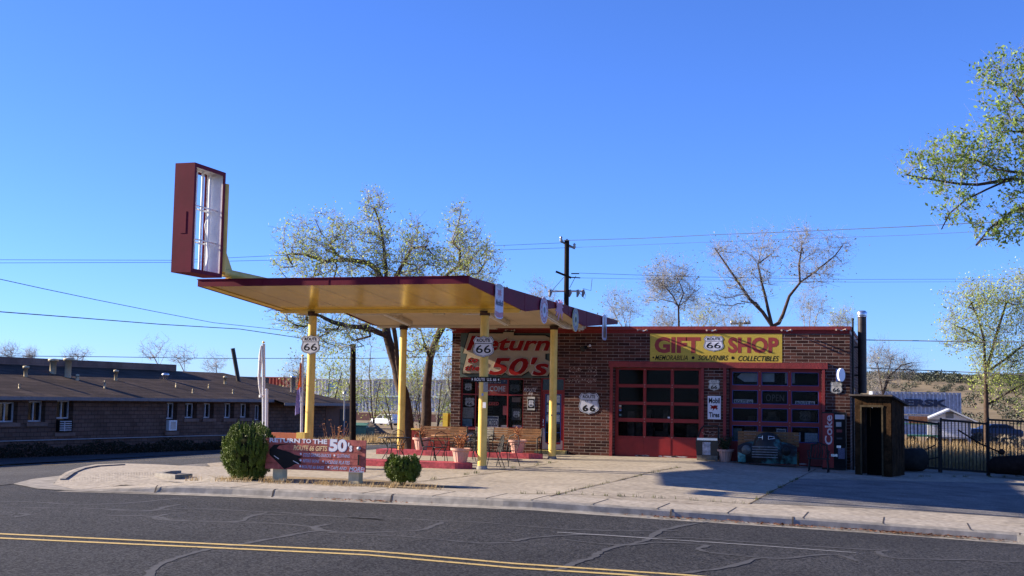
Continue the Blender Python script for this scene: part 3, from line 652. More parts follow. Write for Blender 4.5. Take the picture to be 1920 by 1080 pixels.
mk = MB(); mk.box((p.x-.04, YW-.12, p.z-.05), (p.x+.04, YW-.002, p.z+.05)); mk.build('bracket', BLKM, t)
mk = MB(); mk.tube([(p.x-.05, YW-.12, p.z), (p.x-.12, YW-.3, p.z-.08)], [.06, .11], 12); mk.build('lamp_head', BLKM, t)
mk = MB(); mk.tube([(p.x+.04, YW-.1, p.z+.02), (p.x+.14, YW-.22, p.z+.05)], [.03, .045], 12); mk.build('lamp_head', mat('lamp_white', (.55, .5, .46)), t)

# ================================================================ CANOPY
XL, XRC = -17.78, -10.19
TOP = 4.97
prof = [(28.86, 4.79), (33.3, 4.47), (33.75, 4.46), (37.1, 4.80), (40.3, 4.46), (40.8, 4.46), (45.6, 4.83)]
cn = thing('station_canopy', 'flat petrol station canopy with maroon fascia on four yellow columns', 'canopy', (-14, 36, 0))
e = .05
mk = MB(); mk.add([(XL+e, 28.9, TOP-.01), (XRC-e, 28.9, TOP-.01), (XRC-e, 45.55, TOP-.01), (XL+e, 45.55, TOP-.01)], [(0, 1, 2, 3)]); mk.build('roof_sheet', mat('roofing', (.3, .28, .26)), cn)
def soff(y): 
    for a, b in zip(prof[:-1], prof[1:]):
        if a[0] <= y <= b[0]: return a[1]+(b[1]-a[1])*(y-a[0])/(b[0]-a[0])
    return prof[0][1] if y < prof[0][0] else prof[-1][1]
def soffit(nm, i0, i1, m_, lab):
    k_ = MB()
    for a, b in zip(prof[i0:i1], prof[i0+1:i1+1]):
        n = 5 if b[0]-a[0] > 1 else 1      # metal decking panels, with thin seams
        xs = np.linspace(XL+e, XRC-e, 8)
        for x0, x1 in zip(xs[:-1], xs[1:]):
            k_.add([(x0+.006, a[0], a[1]+.03), (x1-.006, a[0], a[1]+.03), (x1-.006, b[0], b[1]+.03), (x0+.006, b[0], b[1]+.03)], [(3, 2, 1, 0)])
            k_.add([(x1-.006, a[0], a[1]+.034), (x1+.006, a[0], a[1]+.034), (x1+.006, b[0], b[1]+.034), (x1-.006, b[0], b[1]+.034)], [(3, 2, 1, 0)])
    o_ = k_.build(nm, m_, cn); o_['label'] = lab
soffit('soffit', 0, 1, CRG, 'glossy golden front soffit'); soffit('soffit', 1, 6, CRM, 'cream rear soffit')
mk = MB()
for s, x in ((-1, XL), (1, XRC)):
    xi = x-s*.035
    for a, b in zip(prof[:-1], prof[1:]):
        q = lambda X, y, z: (X, y, z)
        bot = [(x, a[0], a[1]), (x, b[0], b[1]), (xi, b[0], b[1]), (xi, a[0], a[1])]; top = [(x, a[0], TOP), (x, b[0], TOP), (xi, b[0], TOP), (xi, a[0], TOP)]
        mk.hexa(bot, top)
mk.box((XL, 28.82, prof[0][1]), (XRC, 28.858, TOP)); mk.box((XL, 45.602, prof[-1][1]), (XRC, 45.64, TOP))
mk.build('fascia', MAR, cn)
mk = MB()   # fascia seams and drip edge
for x in np.linspace(XL+1.9, XRC-1.9, 3): mk.box((x-.008, 28.812, prof[0][1]-.004), (x+.008, 28.819, TOP+.004))
for y in np.arange(31.2, 45, 2.4): mk.box((XRC+.001, y-.008, soff(y)), (XRC+.006, y+.008, TOP+.003))
mk.box((XL-.02, 28.80, TOP+.001), (XRC+.02, 28.86, TOP+.02)); mk.build_each('fascia_seam', MAR, cn)
mk = MB(); mk.box((XL+.06, 33.32, 4.40), (XRC-.06, 33.44, 4.495)); mk.build('beam', YEL, cn)
mk = MB(); mk.add([(XL+.045, 28.9, 4.80), (XL+.30, 28.9, 4.80), (XL+.30, 33.3, 4.485), (XL+.045, 33.3, 4.485)], [(0, 1, 2, 3)]); mk.build('soffit_trim', YEL, cn)
mk = MB(); mk.box((XL+.06, 40.5, 4.39), (XRC-.06, 40.62, 4.485)); mk.build('beam', CRM, cn)
def col_mesh(x, y, zt):
    m_ = MB(); m_.lathe((x, y, G(x, y)), [(.125, 0), (.125, zt-.12)], 20); c_ = m_.build('column', YEL, cn)
    m_ = MB(); m_.lathe((x, y, zt-.13), [(0, 0), (.15, 0), (.14, .06), (.16, .13), (0, .13)], 16); m_.build('rusty_cap', mat('rust', (.06, .035, .025), .9, .5, 12.), c_)
    m_ = MB(); m_.lathe((x, y, G(x, y)+.002), [(.17, 0), (.15, .05), (.128, .09), (.128, .1)], 16); m_.build('base_collar', KRB, c_)
    return c_
COLS = [(-16.69, 33.42), (-11.31, 33.42), (-16.66, 40.41), (-11.21, 40.41)]
for x, y in COLS: col_mesh(x, y, 4.45)
for x0, y0, y1_ in ((-16.1, 35.2, 39.6), (-12.6, 35.2, 39.6), (-10.75, 37.5, 42.6)):
    m_ = MB(); N = 6
    for i in range(N):
        ya, yb_ = y0+(y1_-y0)*i/N, y0+(y1_-y0)*(i+1)/N; za, zb_ = soff(ya)-.0, soff(yb_)-.0
        m_.hexa([(x0-.1, ya, za-.10), (x0+.1, ya, za-.10), (x0+.1, yb_, zb_-.10), (x0-.1, yb_, zb_-.10)], [(x0-.1, ya, za+.02), (x0+.1, ya, za+.02), (x0+.1, yb_, zb_+.02), (x0-.1, yb_, zb_+.02)])
    l_ = m_.build('strip_light', mat('fixture', (.5, .44, .33), .5), cn)
    m_ = MB()
    for s in (-.045, .045): m_.tube([(x0+s, y0+.1, soff(y0+.1)-.13), (x0+s, (y0+y1_)/2, soff((y0+y1_)/2)-.13), (x0+s, y1_-.1, soff(y1_-.1)-.13)], .018, 6)
    m_.build('tube', WHT, l_)
for (x, y) in ((-17.2, 33.9), (-14.3, 34.1), (-13.0, 34.2), (-13.6, 41.0), (-10.9, 41.5)):
    m_ = MB(); m_.box((x-.16, y-.1, soff(y)-.1), (x+.16, y+.1, soff(y)-.0)); m_.build('junction_box', mat('fixture', (.5, .44, .33), .5), cn)

# ---- empty frame sign on the canopy
sx = -16.97
ym = 28.5
pb0 = onX(425, 325, sx+.22); pb1 = onX(415, 516, sx+.22); pf0 = onX(366, 304, sx+.22); pf1 = onX(357, 515, sx+.22)
yb_, yf_ = (pb0.y+pb1.y)/2, (pf0.y+pf1.y)/2; zt_, zb2 = (pb0.z+pf0.z)/2, (pb1.z+pf1.z)/2
xr_ = sx+.22; xl_ = onY(329, 306, yf_).x
ps = thing('frame_sign', 'tall empty maroon sign box with white inside on the canopy corner', 'sign', (sx, yb_, TOP))
mk = MB(); t_ = .03
mk.box((xl_, yf_, zb2), (xr_, yf_+t_, zt_)); mk.box((xl_, yb_-t_, zb2), (xr_, yb_, zt_)); mk.box((xl_, yf_+t_, zt_-t_), (xr_, yb_-t_, zt_)); mk.box((xl_, yf_+t_, zb2), (xr_, yb_-t_, zb2+t_))
for x in (xl_, xr_-.05):
    pass
mk.build('box_frame', MAR, ps)
mk = MB(); w = .07
for x0 in (xl_+.002, xr_-.022):
    mk.box((x0, yf_+t_, zb2+t_), (x0+.02, yf_+t_+w, zt_-t_)); mk.box((x0, yb_-t_-w, zb2+t_), (x0+.02, yb_-t_, zt_-t_)); mk.box((x0, yf_+t_+w, zt_-t_-w), (x0+.02, yb_-t_-w, zt_-t_)); mk.box((x0, yf_+t_+w, zb2+t_), (x0+.02, yb_-t_-w, zb2+t_+w))
mk.build_each('retaining_rim', MAR, ps)
mk = MB(); mk.box((xl_+.03, yb_-t_-.012, zb2+t_+.002), (xr_-.03, yb_-t_-.002, zt_-t_-.002)); mk.box((xl_+.03, yf_+t_+.002, zb2+t_+.002), (xr_-.03, yf_+t_+.012, zt_-t_-.002)); mk.box((xl_+.03, yf_+.05, zt_-t_-.012), (xr_-.03, yb_-.05, zt_-t_-.002)); mk.build('white_lining', mat('lining_white', (.72, .71, .7), .6, .15, 2.5), ps)
xc_ = (xl_+xr_)/2; Ly = yb_-yf_
for i, fy in enumerate((.13, .42, .62, .86)):
    m_ = MB(); m_.tube([(xc_-.05, yf_+Ly*fy, zb2+.05), (xc_-.05, yf_+Ly*fy, zt_-.05)], .035, 10); m_.build('lamp_tube', WHT, ps)
mk = MB()
for z in (zb2+(zt_-zb2)*.31, zb2+(zt_-zb2)*.62): mk.tube([(xc_-.12, yf_+.05, z), (xc_-.12, yb_-.05, z)], .025, 8); mk.tube([(xc_+.1, yf_+.05, z+.03), (xc_+.1, yb_-.05, z+.03)], .02, 8)
mk.build('cross_bar', CHR, ps)
mk = MB(); mk.tube([(xc_+.1, yb_-.5, zb2+.9), (xc_+.12, yb_-.65, zb2+1.3), (xc_+.1, yb_-.45, zb2+1.6)]+[], .015, 6); mk.tube([(xc_+.1, yb_-.55, zb2+.05), (xc_+.12, yb_-.45, zb2+.5), (xc_+.1, yb_-.5, zb2+.9)], .015, 6); mk.build('loose_wire', WHT, ps)
mk = MB(); q0 = onY(339, 396, yf_); q1 = onY(348, 437, yf_); mk.box((q0.x, yf_-.008, q1.z), (q1.x, yf_-.002, q0.z)); mk.build('access_hatch', MAR, ps)
mk = MB(); mtop = onX(426, 347, sx).z
mk.tube([(sx, yb_+.34, TOP+.17), (sx, yb_+.34, mtop)], .115, 16); mk.tube([(sx, yb_+.34, TOP+.17), (sx, 33.3, TOP+.12)], .115, 14); mk.build('mast', YEL, ps)
mk = MB(); mk.hexa([(sx-.02, yb_+.4, TOP+.27), (sx+.02, yb_+.4, TOP+.27), (sx+.02, yb_+.85, TOP+.27), (sx-.02, yb_+.85, TOP+.27)], [(sx-.02, yb_+.4, TOP+.8), (sx+.02, yb_+.4, TOP+.8), (sx+.02, yb_+.45, TOP+.8), (sx-.02, yb_+.45, TOP+.8)])
mk.box((sx-.1, 29.0, TOP), (sx+.1, 29.4, TOP+.06)); mk.box((sx-.1, 32.6, TOP), (sx+.1, 33.0, TOP+.04)); mk.build('bracket', YEL, ps)
# ================================================================ SIGNS
SH = [(0, 1), (.1, .955), (.22, .935), (.32, .965), (.36, .99), (.5, .80), (.455, .71), (.435, .62), (.455, .52), (.49, .42), (.5, .32), (.47, .22), (.38, .13), (.25, .075), (.1, .045), (0, 0)]
SHO = SH+[(-x, y) for x, y in SH[1:-1][::-1]]
WGR = mat('shield_white', (.50, .50, .53), .5, .08, 3.)
CRW = mat('shield_cream', (.50, .46, .38), .6, .15, 6.)
def shield(name, label, C, w, h, style='route', pm=None, ux=(1, 0, 0), group=None, th=.012, parent=None, cat='sign', dark=False):
    """C: centre-bottom point on the mounting plane"""
    ux = Vector(ux); uz = Vector((0, 0, 1)); nn = ux.cross(uz); C = Vector(C)
    pm = pm or WGR; ink = BLKP
    t = parent or thing(name, label, cat, C, group)
    def sc(s): return [(x*w*s, (y-.5)*h*s+.5*h) for x, y in SHO]
    m_ = MB(); m_.plate(sc(1), C, ux, uz, th); m_.build('border' if True else '', ink, t)
    m_ = MB(); m_.plate(sc(.965), C+nn*th, ux, uz, .002); pl_ = m_.build('plate', pm, t)
    m_ = MB(); n_ = C+nn*(th+.002)
    def ring(a, b):
        A, B = sc(a), sc(b); k = len(A); P = [n_+nn*.0015+ux*p[0]+uz*p[1] for p in A+B]
        m_.add(P, [(i, (i+1) % k, k+(i+1) % k, k+i) for i in range(k)])
    ring(.91, .87)
    m_.add([n_+nn*.0016+ux*x+uz*y for x, y in [(-.40*w, .635*h), (.40*w, .635*h), (.40*w, .665*h), (-.40*w, .665*h)]], [(0, 1, 2, 3)])
    def T(s, x0, z0, x1, z1, **k): letters(m_, s, n_+ux*(x0*w)+uz*(z0*h), (x1-x0)*w, (z1-z0)*h, ux, uz, off=.0018, **k)
    if style == 'route': T('ROUTE', -.32, .71, .32, .87, bold=.04); T('66', -.35, .20, .35, .58, bold=.01)
    elif style == 'us': T('ROUTE', -.30, .73, .30, .87, bold=.035); T('U', -.17, .55, -.07, .64, bold=.01); T('S', .07, .55, .17, .64, bold=.01); T('66', -.31, .14, .31, .44, bold=.05, space=1.25)
    else: T('ROUTE', -.26, .73, .26, .85); T('US', -.12, .53, .12, .62); T('66', -.28, .16, .28, .48, bold=.03)
    m_.build('lettering', ink, t)
    return t
def colsign(x, y, v0, v1, u0, u1, label):
    a = onY((u0+u1)/2, v1, y-.15); b = onY((u0+u1)/2, v0, y-.15); w = onY(u1, 645, y-.15).x-onY(u0, 645, y-.15).x
    return shield('shield_sign', label, (a.x, y-.137, a.z), w, b.z-a.z, 'route', group='route shields on the canopy columns')
colsign(*COLS[0], 628, 665, 563.5, 599.5, 'white ROUTE 66 shield on the front left yellow column')
colsign(*COLS[1], 629.5, 670.5, 886, 926, 'white ROUTE 66 shield on the front right yellow column over the street name plate')
p = fp(1338, 659.5, .007); q = fp(1338, 629, .007); sg = shield('x', '', (p.x, YW-.0075, p.z), fp(1358, 640).x-fp(1319.5, 640).x, q.z-p.z, 'route', parent=shop, th=.004, pm=mat('mural_white', (.6, .6, .66), .6))
def wshield(u0, u1, v0, v1, style, label, pm=None, off=0.004, group=None):
    uc = (u0+u1)/2; a = fp(uc, v1, off); b = fp(uc, v0, off)
    return shield('shield_sign', label, (a.x, YW-off, a.z), fp(u1, v1).x-fp(u0, v1).x, b.z-a.z, style, pm, group=group)
wshield(1084.5, 1124, 735.5, 777.5, 'us', 'large white ROUTE US 66 shield on bare brick left of the first garage door')
wshield(1328, 1350, 711, 733, 'old', 'small old cream 66 shield above the narrow white winged horse sign', CRW)
wshield(1556, 1580, 715, 739, 'old', 'small old cream 66 shield below the white oval sign', CRW)
# street name plate on the column
x, y = COLS[1]; a = onY(882.5, 716, y-.16); b = onY(937.5, 707, y-.16)
t = thing('street_name_sign', 'black ROUTE U.S. 66 street name plate on the front right column', 'sign', (a.x, y-.15, a.z))
mk = MB(); mk.box((a.x, y-.15, a.z), (b.x, y-.137, b.z)); mk.build('plate', BLKP, t)
mk = MB(); letters(mk, 'ROUTE  U.S. 66', (a.x+.11, y-.15, a.z+.03), b.x-a.x-.22, b.z-a.z-.06, off=.002, bold=.01)
for s, xx in ((1, a.x+.03), (-1, b.x-.03)): mk.add([(xx, y-.152, a.z+.03), (xx+s*.035, y-.152, (a.z+b.z)/2), (xx, y-.152, b.z-.03)], [(0, 1, 2) if s > 0 else (2, 1, 0)])
mk.build('lettering', TXW, t)
a = onY(906, 735, y-.14); m_ = MB(); m_.box((a.x, y-.14, a.z), (a.x+.13, y-.13, a.z+.32)); single(m_, 'notice', mat('notice_grey', (.22, .22, .22), .6, .6, 30.), 'small grey notice under the street name plate on the column', 'notice')
for i, (u, v, w_, h_, c, lb) in enumerate([(903, 742, .05, .07, (.2, .3, .55), 'small blue and white sticker on the front right column'), (905, 765, .09, .16, (.72, .72, .72), 'white paper label low on the front right column'), (1033, 780, .05, .05, (.1, .06, .06), 'round dark sticker on the rear right column')]):
    cx, cy = COLS[1] if i < 2 else COLS[3]
    a = onY(u, v, cy-.13); m_ = MB(); m_.box((a.x, cy-.131, a.z), (a.x+w_, cy-.118, a.z+h_)); single(m_, 'sticker', mat('sticker_%d' % i, c, .6, .3, 30.), lb, 'sticker')
# ---- big wall sign
def s5(u, v, off): return onY(820+u/7.2, 600+v/7.2, YW-off)
t = thing('wall_sign', 'large sign with red slanted letters above the window', 'sign', s5(320, 770, 0))
t['label'] = 'large tan wall sign with red slanted letters above the display window'
a = s5(318, 770, 0); b = s5(1532, 172, 0); mk = MB(); mk.box((a.x, YW-.10, a.z), (b.x, YW-.004, FZ(625, 950)+.0)); mk.build('backing_board', GRNB, t)
TO = [(440, 180), (895, 185), (905, 165), (1040, 165), (1040, 210), (1460, 212), (1526, 240), (1526, 450), (1465, 455), (1465, 530), (1526, 560), (1526, 700), (1490, 755), (1290, 755), (1240, 690), (1140, 750), (980, 750), (920, 710), (880, 748), (700, 720), (355, 720), (355, 690), (415, 460), (360, 450)]
P = [s5(u, v, .10) for u, v in TO][::-1]; O = Vector((P[0].x, YW-.102, P[0].z)); mk = MB(); mk.plate([(q.x-O.x, q.z-O.z) for q in P], O, t=.09); mk.build('letter_panel', TANP, t)
cx_ = sum(q.x for q in P)/len(P); cz_ = sum(q.z for q in P)/len(P)
O2 = Vector((cx_, YW-.1005, cz_)); mk = MB(); mk.plate([((q.x-cx_)*1.022, (q.z-cz_)*1.05) for q in P], O2, t=.06); mk.build('panel_edge', BLKP, t)
def s5t(mk, s, u0, v0, u1, v1, off, grow=0, tt=.03, **k):
    a = s5(u0-grow, v1+grow, off); b = s5(u1+grow, v1+grow, off); c = s5(u0-grow, v0-grow, off); letters(mk, s, a, b.x-a.x, c.z-a.z, off=0, t=tt, **k)
rw = MB(); rd = MB()
for s, u0, v0, u1, v1 in (('Return', 392, 215, 1522, 412), ('to', 410, 505, 550, 578), ('the', 372, 606, 575, 684), ("50's", 695, 500, 1505, 742)):
    big = s in ('Return', "50's")
    s5t(rw, s, u0, v0, u1, v1, .195, grow=3, tt=.04, bold=.04, shear=.25)
    s5t(rd, s, u0, v0, u1, v1, .236, tt=.02, bold=.026, shear=.25)
rw.build('letter_outline', mat('letter_edge', (.42, .36, .32), .6), t); rd.build('letters', TXR, t)
# ---- small signs on the wall
def flat(name, label, u0, v0, u1, v1, yy, m_, th=.012, cat='sign', group=None):
    uc, vc = (u0+u1)/2, (v0+v1)/2; a = onY(u0, vc, yy); b = onY(u1, vc, yy); z0, z1 = onY(uc, v1, yy).z, onY(uc, v0, yy).z
    t = thing(name, label, cat, (a.x, yy, z0), group); k = MB(); k.box((a.x, yy-th, z0), (b.x, yy, z1)); k.build('plate', m_, t); t['_r'] = 0; del t['_r']
    return t, (a.x, b.x, z0, z1, yy-th)
def ft(t, R_, items, m_, nm='lettering'):
    x0, x1, z0, z1, y = R_; k = MB()
    for s, a, b, c, d, kw in items: letters(k, s, (x0+(x1-x0)*a, y, z0+(z1-z0)*b), (x1-x0)*(c-a), (z1-z0)*(d-b), off=.003, **kw)
    k.build(nm, m_, t)
HORSE = [(0, .42), (.12, .5), (.2, .62), (.12, .78), (.02, .86), (.18, .9), (.3, .82), (.42, .78), (.5, .95), (.58, .80), (.7, 1), (.72, .82), (.9, .92), (.8, .72), (.95, .66), (.78, .6), (.82, .48), (.98, .40), (.86, .38), (.8, .2), (.9, .05), (.74, .2), (.68, .36), (.52, .32), (.42, .1), (.30, .0), (.36, .18), (.38, .34), (.28, .38), (.2, .25), (.06, .2), (.16, .34), (.2, .44), (.08, .40)]
t, R_ = flat('tyre_sign', 'narrow white tyre sign with a red winged horse on the brick pier', 1327, 742.5, 1351.5, 786, YW-.004, mat('enamel_white', (.60, .60, .64), .3, .05))
ft(t, R_, [('Mobil', .08, .68, .92, .92, dict(bold=.03)), ('Tires', .1, .08, .9, .30, dict(bold=.03))], BLKP)
mk = MB(); x0, x1, z0, z1, yy = R_; mk.plate([(p[0]*(x1-x0)*.72, p[1]*(z1-z0)*.27) for p in HORSE[::-1]], (x0+(x1-x0)*.14, yy-.003, z0+(z1-z0)*.36), t=.001); mk.build('winged_horse', TXR, t)
t, R_ = flat('route_sign', 'small framed black and white 66 shield sign between window and door', 989, 744, 1003, 769, YW-.004, mat('enamel_cream', (.42, .40, .34), .5))
x0, x1, z0, z1, yy = R_; mk = MB(); mk.box((x0+.02, yy-.003, z0+.07), (x1-.02, yy-.0005, z1-.07)); mk.build('black_field', BLKP, t)
shield('x', '', ((x0+x1)/2, yy-.003, z0+.1), (x1-x0)*.72, (z1-z0)*.58, 'old', WGR, parent=t, th=.002)
# ---- oval sign on the right corner
p = onY(1577, 703, YW-.5); t = thing('oval_sign', 'white oval sign on a blue bracket at the right corner of the shop', 'sign', (p.x, YW-.1, p.z))
ux = Vector((.72, .69, 0)); nn = Vector((.69, -.72, 0)); mk = MB()
mk.plate([(.145*math.cos(a_), .225*math.sin(a_)) for a_ in np.linspace(0, 2*PI, 33)[:-1]], p-nn*.04, ux, (0, 0, 1), .08); mk.build('panel', mat('bright_white', (.85, .86, .9), .3, .03), t)
mk = MB(); q = onY(1571, 703, YW-.1); mk.box((q.x-.04, YW-.5, p.z-.22), (q.x+.03, YW-.002, p.z+.2)); mk.build('bracket', BLUE, t)
# ---- signs hung on the right fascia (plane x = const, facing +X)
XF = XRC+.03
def fx(u, v): return onX(u, v, XF)
LG = mat('enamel_pale', (.48, .48, .58), .4, .12, 5.); PUR = mat('faded_red', (.40, .17, .20), .5, .25, 7.)
def hang(name, label, outline, u, v0, v1, w, m_):
    a = fx(u, v1); b = fx(u, v0); h = b.z-a.z
    t = thing(name, label, 'sign', a, 'signs hung along the canopy edge'); k = MB()
    k.plate([(x*w, z*h) for x, z in outline], a, (0, 1, 0), (0, 0, 1), .02); k.build('plate', m_, t)
    k = MB(); k.tube([a+Vector((-.0, 0, h*.93)), a+Vector((-.03, 0, h*.93))], .03, 8); k.build('hanger', MAR, t)
    return t, a+Vector((.02, 0, 0)), h
can = [(-.5+.0, .06), (-.3, .01), (0, -.0), (.3, .01), (.5, .06), (.5, .94), (.3, .99), (0, 1), (-.3, .99), (-.5, .94)]
t, a, h = hang('oil_can_sign', 'oil can shaped sign nearest the street on the canopy edge', can, 934.5, 598, 532, .66, LG) if False else hang('oil_can_sign', 'oil can shaped sign nearest the street on the canopy edge', can, 934.5, 532, 598, .66, LG)
mk = MB(); mk.plate([(-.33, .16*h), (-.2, .11*h), (0, .10*h), (.2, .11*h), (.33, .16*h), (.33, .28*h), (0, .24*h), (-.33, .28*h)][::1], a+Vector((0, 0, -.06)), (0, 1, 0), (0, 0, 1), .002); mk.build('red_band', PUR, t)
mk = MB(); mk.plate([(p_[0]*.4, p_[1]*.26) for p_ in HORSE[::-1]], a+Vector((0, -.2, .58*h)), (0, 1, 0), (0, 0, 1), .003); mk.build('winged_horse', PUR, t)
mk = MB(); letters(mk, 'Mobiloil', a+Vector((0, -.29, .37*h)), .58, .16, (0, 1, 0), (0, 0, 1), off=.003, bold=.03); mk.build('lettering', NAVY, t)
mk = MB(); k_ = [(.28*math.cos(q_), .065*h*math.sin(q_)) for q_ in np.linspace(0, 2*PI, 25)[:-1]]; mk.plate(k_, a+Vector((0, 0, .93*h)), (0, 1, 0), (0, 0, 1), .002); mk.build('can_lid', GRYM, t)
circ = [(.5*math.cos(q_), .5+.5*math.sin(q_)) for q_ in np.linspace(0, 2*PI, 33)[:-1]]
def round_sign(label, u, v0, v1, m1, m2, m3, u_v=None):
    t, a, h = hang('round_sign', label, circ, u, v0, v1, abs(fx(u, v0).z-fx(u, v1).z), m1)
    def disc(r, off, mm, nm): k = MB(); k.plate([(r*h*math.cos(q_), r*h*math.sin(q_)) for q_ in np.linspace(0, 2*PI, 33)[:-1]], a+Vector((off, 0, h/2)), (0, 1, 0), (0, 0, 1), .002); k.build(nm, mm, t)
    disc(.46, 0, m2, 'coloured_ring'); disc(.27, .003, m1, 'centre_disc'); disc(.12, .006, m3, 'emblem')
    k = MB()
    for i in range(14):
        q_ = 2*PI*i/14; c = a+Vector((.0032, .37*h*math.cos(q_), h/2+.37*h*math.sin(q_))); k.box(c-Vector((0, .03, .03)), c+Vector((.0012, .03, .03)))
    k.build('ring_marks', m1, t)
round_sign('round red and white sign in the middle of the canopy edge', 1019, 556, 607, LG, PUR, mat('emblem_grey', (.2, .2, .22)))
round_sign('round yellow and blue sign farther back on the canopy edge', 1078, 577, 622, mat('enamel_olive', (.42, .42, .22), .5, .2, 9.), mat('enamel_slate', (.16, .18, .28), .5, .3, 9.), mat('emblem_dark', (.04, .05, .06)))
t, a, h = hang('winged_horse_sign', 'red winged horse cut-out between the two round signs', [(p_[0]-.5, p_[1]) for p_ in HORSE[::-1]], 1048, 560, 602, 1.0, mat('faded_pink', (.42, .19, .27), .5, .2, 6.))
t, a, h = hang('bottle_sign', 'narrow pale bottle sign at the rear end of the canopy edge', can, 1132.5, 590, 638, .62, LG)
mk = MB(); mk.plate([(-.2, .1*h), (.2, .1*h), (.2, .45*h), (.07, .7*h), (.06, .9*h), (-.06, .9*h), (-.07, .7*h), (-.2, .45*h)], a, (0, 1, 0), (0, 0, 1), .003); mk.build('bottle', mat('bottle_brown', (.25, .17, .1), .4, .3, 5.), t)
# ---- signs and posters behind the glass
GY = YW+.16
PAP = mat('poster_white', (.50, .50, .52), .6, .1, 8.); PDK = mat('poster_dark', (.05, .05, .055), .6, .4, 12.)
ws = 'posters behind the display window'
for (u0, u1, v0, v1, lb) in [(871, 885, 718, 733, 'small 66 shield in the upper left pane of the display window'), (871, 890, 745, 763, '66 shield in the lower left pane of the display window'), ]:
    a = onY((u0+u1)/2, v1, GY); b = onY((u0+u1)/2, v0, GY); shield('window_shield', lb, (a.x, GY, a.z), onY(u1, v0, GY).x-onY(u0, v0, GY).x, b.z-a.z, 'old', WGR, group=ws, th=.004)
t, R_ = flat('welcome_sign', 'red WELCOME sign in the top middle pane of the display window', 894.5, 719.5, 951, 738.5, GY, mat('poster_red', (.42, .06, .04), .6))
ft(t, R_, [('WELCOME', .04, .25, .94, .78, dict(bold=.02))], TXW)
t, R_ = flat('souvenirs_banner', 'navy SOUVENIRS banner with a star above the WELCOME sign', 894.5, 711.5, 951, 719.2, GY, NAVY)
ft(t, R_, [('SOUVENIRS  *', .04, .12, .94, .88, dict(bold=.0))], TXW)
t, R_ = flat('closed_board', 'white and navy CLOSED board standing in the display window', 907, 780, 934.5, 802, GY, PAP)
x0, x1, z0, z1, yy = R_; mk = MB(); mk.box((x0+.02, yy-.002, z1-.1), (x1-.02, yy-.0002, z1-.02)); mk.build('navy_band', NAVY, t)
ft(t, R_, [('CLOSED', .04, .12, .96, .72, dict(bold=.02))], NAVY)
t = thing('neon_sign', 'red neon CLOSED lettering hanging in the display window', 'neon sign', onY(908, 760, GY)); mk = MB(); a = onY(908, 759.5, GY); b = onY(935, 754, GY); letters(mk, 'CLOSED', a, b.x-a.x, b.z-a.z, off=0, t=.02); mk.build('tube_letters', mat('neon_red', (.5, .05, .05), .4), t)
a = onY(965, 735.5, GY); b = onY(965, 720, GY); t = shield('neon_sign', 'dark red neon 66 shield in the upper right pane', (a.x, GY, a.z), onY(977, 730, GY).x-onY(957, 730, GY).x, b.z-a.z, 'old', PDK, th=.004, cat='neon sign')
t, R_ = flat('shield_poster', 'poster with a white 66 shield on black in the lower right pane', 960, 766, 977, 787.5, GY, PDK, group=ws); x0, x1, z0, z1, yy = R_; shield('x', '', ((x0+x1)/2, yy, z0+.08), (x1-x0)*.75, (z1-z0)*.62, 'old', WGR, parent=t, th=.002)
for (u0, v0, u1, v1, m_, lb) in [(866.5, 764, 889, 784, mat('poster_grey', (.24, .24, .23), .6, .5, 14.), 'grey sketch poster in the lower left pane'), (866.5, 785, 885.5, 800, mat('poster_blue', (.10, .20, .28), .6, .5, 9.), 'blue picture at the bottom of the lower left pane'), (943, 761, 953, 778, mat('poster_maroon', (.28, .05, .07), .6, .3, 18.), 'small maroon notice beside the right mullion'),
        (960, 745, 976, 754, mat('poster_brown', (.16, .10, .08), .6, .3, 18.), 'brown card near the top of the lower right pane'), (961, 797, 978, 802, PAP, 'white strip sticker with a red heart at the bottom right pane'), (939, 797, 950, 802, PAP, 'white strip sticker beside the CLOSED board')]:
    flat('window_poster', lb, u0, v0, u1, v1, GY+.01*random.Random(u0).random(), m_, cat='poster', th=.004)
# garage door 2 signs
G2Y = YW+.30
gs = 'signs behind the panes of the right garage door'
for i, (u0, v0, u1, v1, tx) in enumerate([(1376, 749, 1412, 757.5, 'route sign plate in the second row left pane'), (1491, 752, 1528, 759.5, 'route sign plate in the second row right pane')]):
    t, R_ = flat('route_plate', 'white ROUTE 66 plate behind the '+('left' if i == 0 else 'right')+' pane, second row of the garage door', u0, v0, u1, v1, G2Y, PAP, group=gs); ft(t, R_, [('ROUTE 66', .05, .15, .95, .85, dict(bold=.02))], BLKP)
t = thing('arrow_sign', 'big faded white arrow board across the top panes of the right garage door', 'sign', onY(1382, 715, G2Y+.1)); mk = MB()
P = [onY(u, v, G2Y+.1) for u, v in [(1382, 707), (1390, 700), (1452, 700), (1452, 716), (1396, 716)]][::-1]; mk.plate([(q.x-P[0].x, q.z-P[0].z) for q in P], P[0], t=.02); mk.build('board', mat('board_grey', (.30, .33, .36), .6, .2, 3.), t)
t, R_ = flat('white_board', 'narrow white board in the top right panes of the garage door', 1472, 699, 1490, 719, G2Y+.1, mat('board_grey', (.30, .33, .36)))
t = thing('neon_sign', 'unlit OPEN neon in the middle pane of the right garage door', 'neon sign', onY(1436, 755, G2Y)); mk = MB(); a = onY(1436, 752, G2Y); b = onY(1470, 740, G2Y); letters(mk, 'OPEN', a, b.x-a.x, b.z-a.z, off=0, t=.01, space=1.1); mk.build('tube_letters', mat('neon_off', (.09, .08, .08), .4), t)
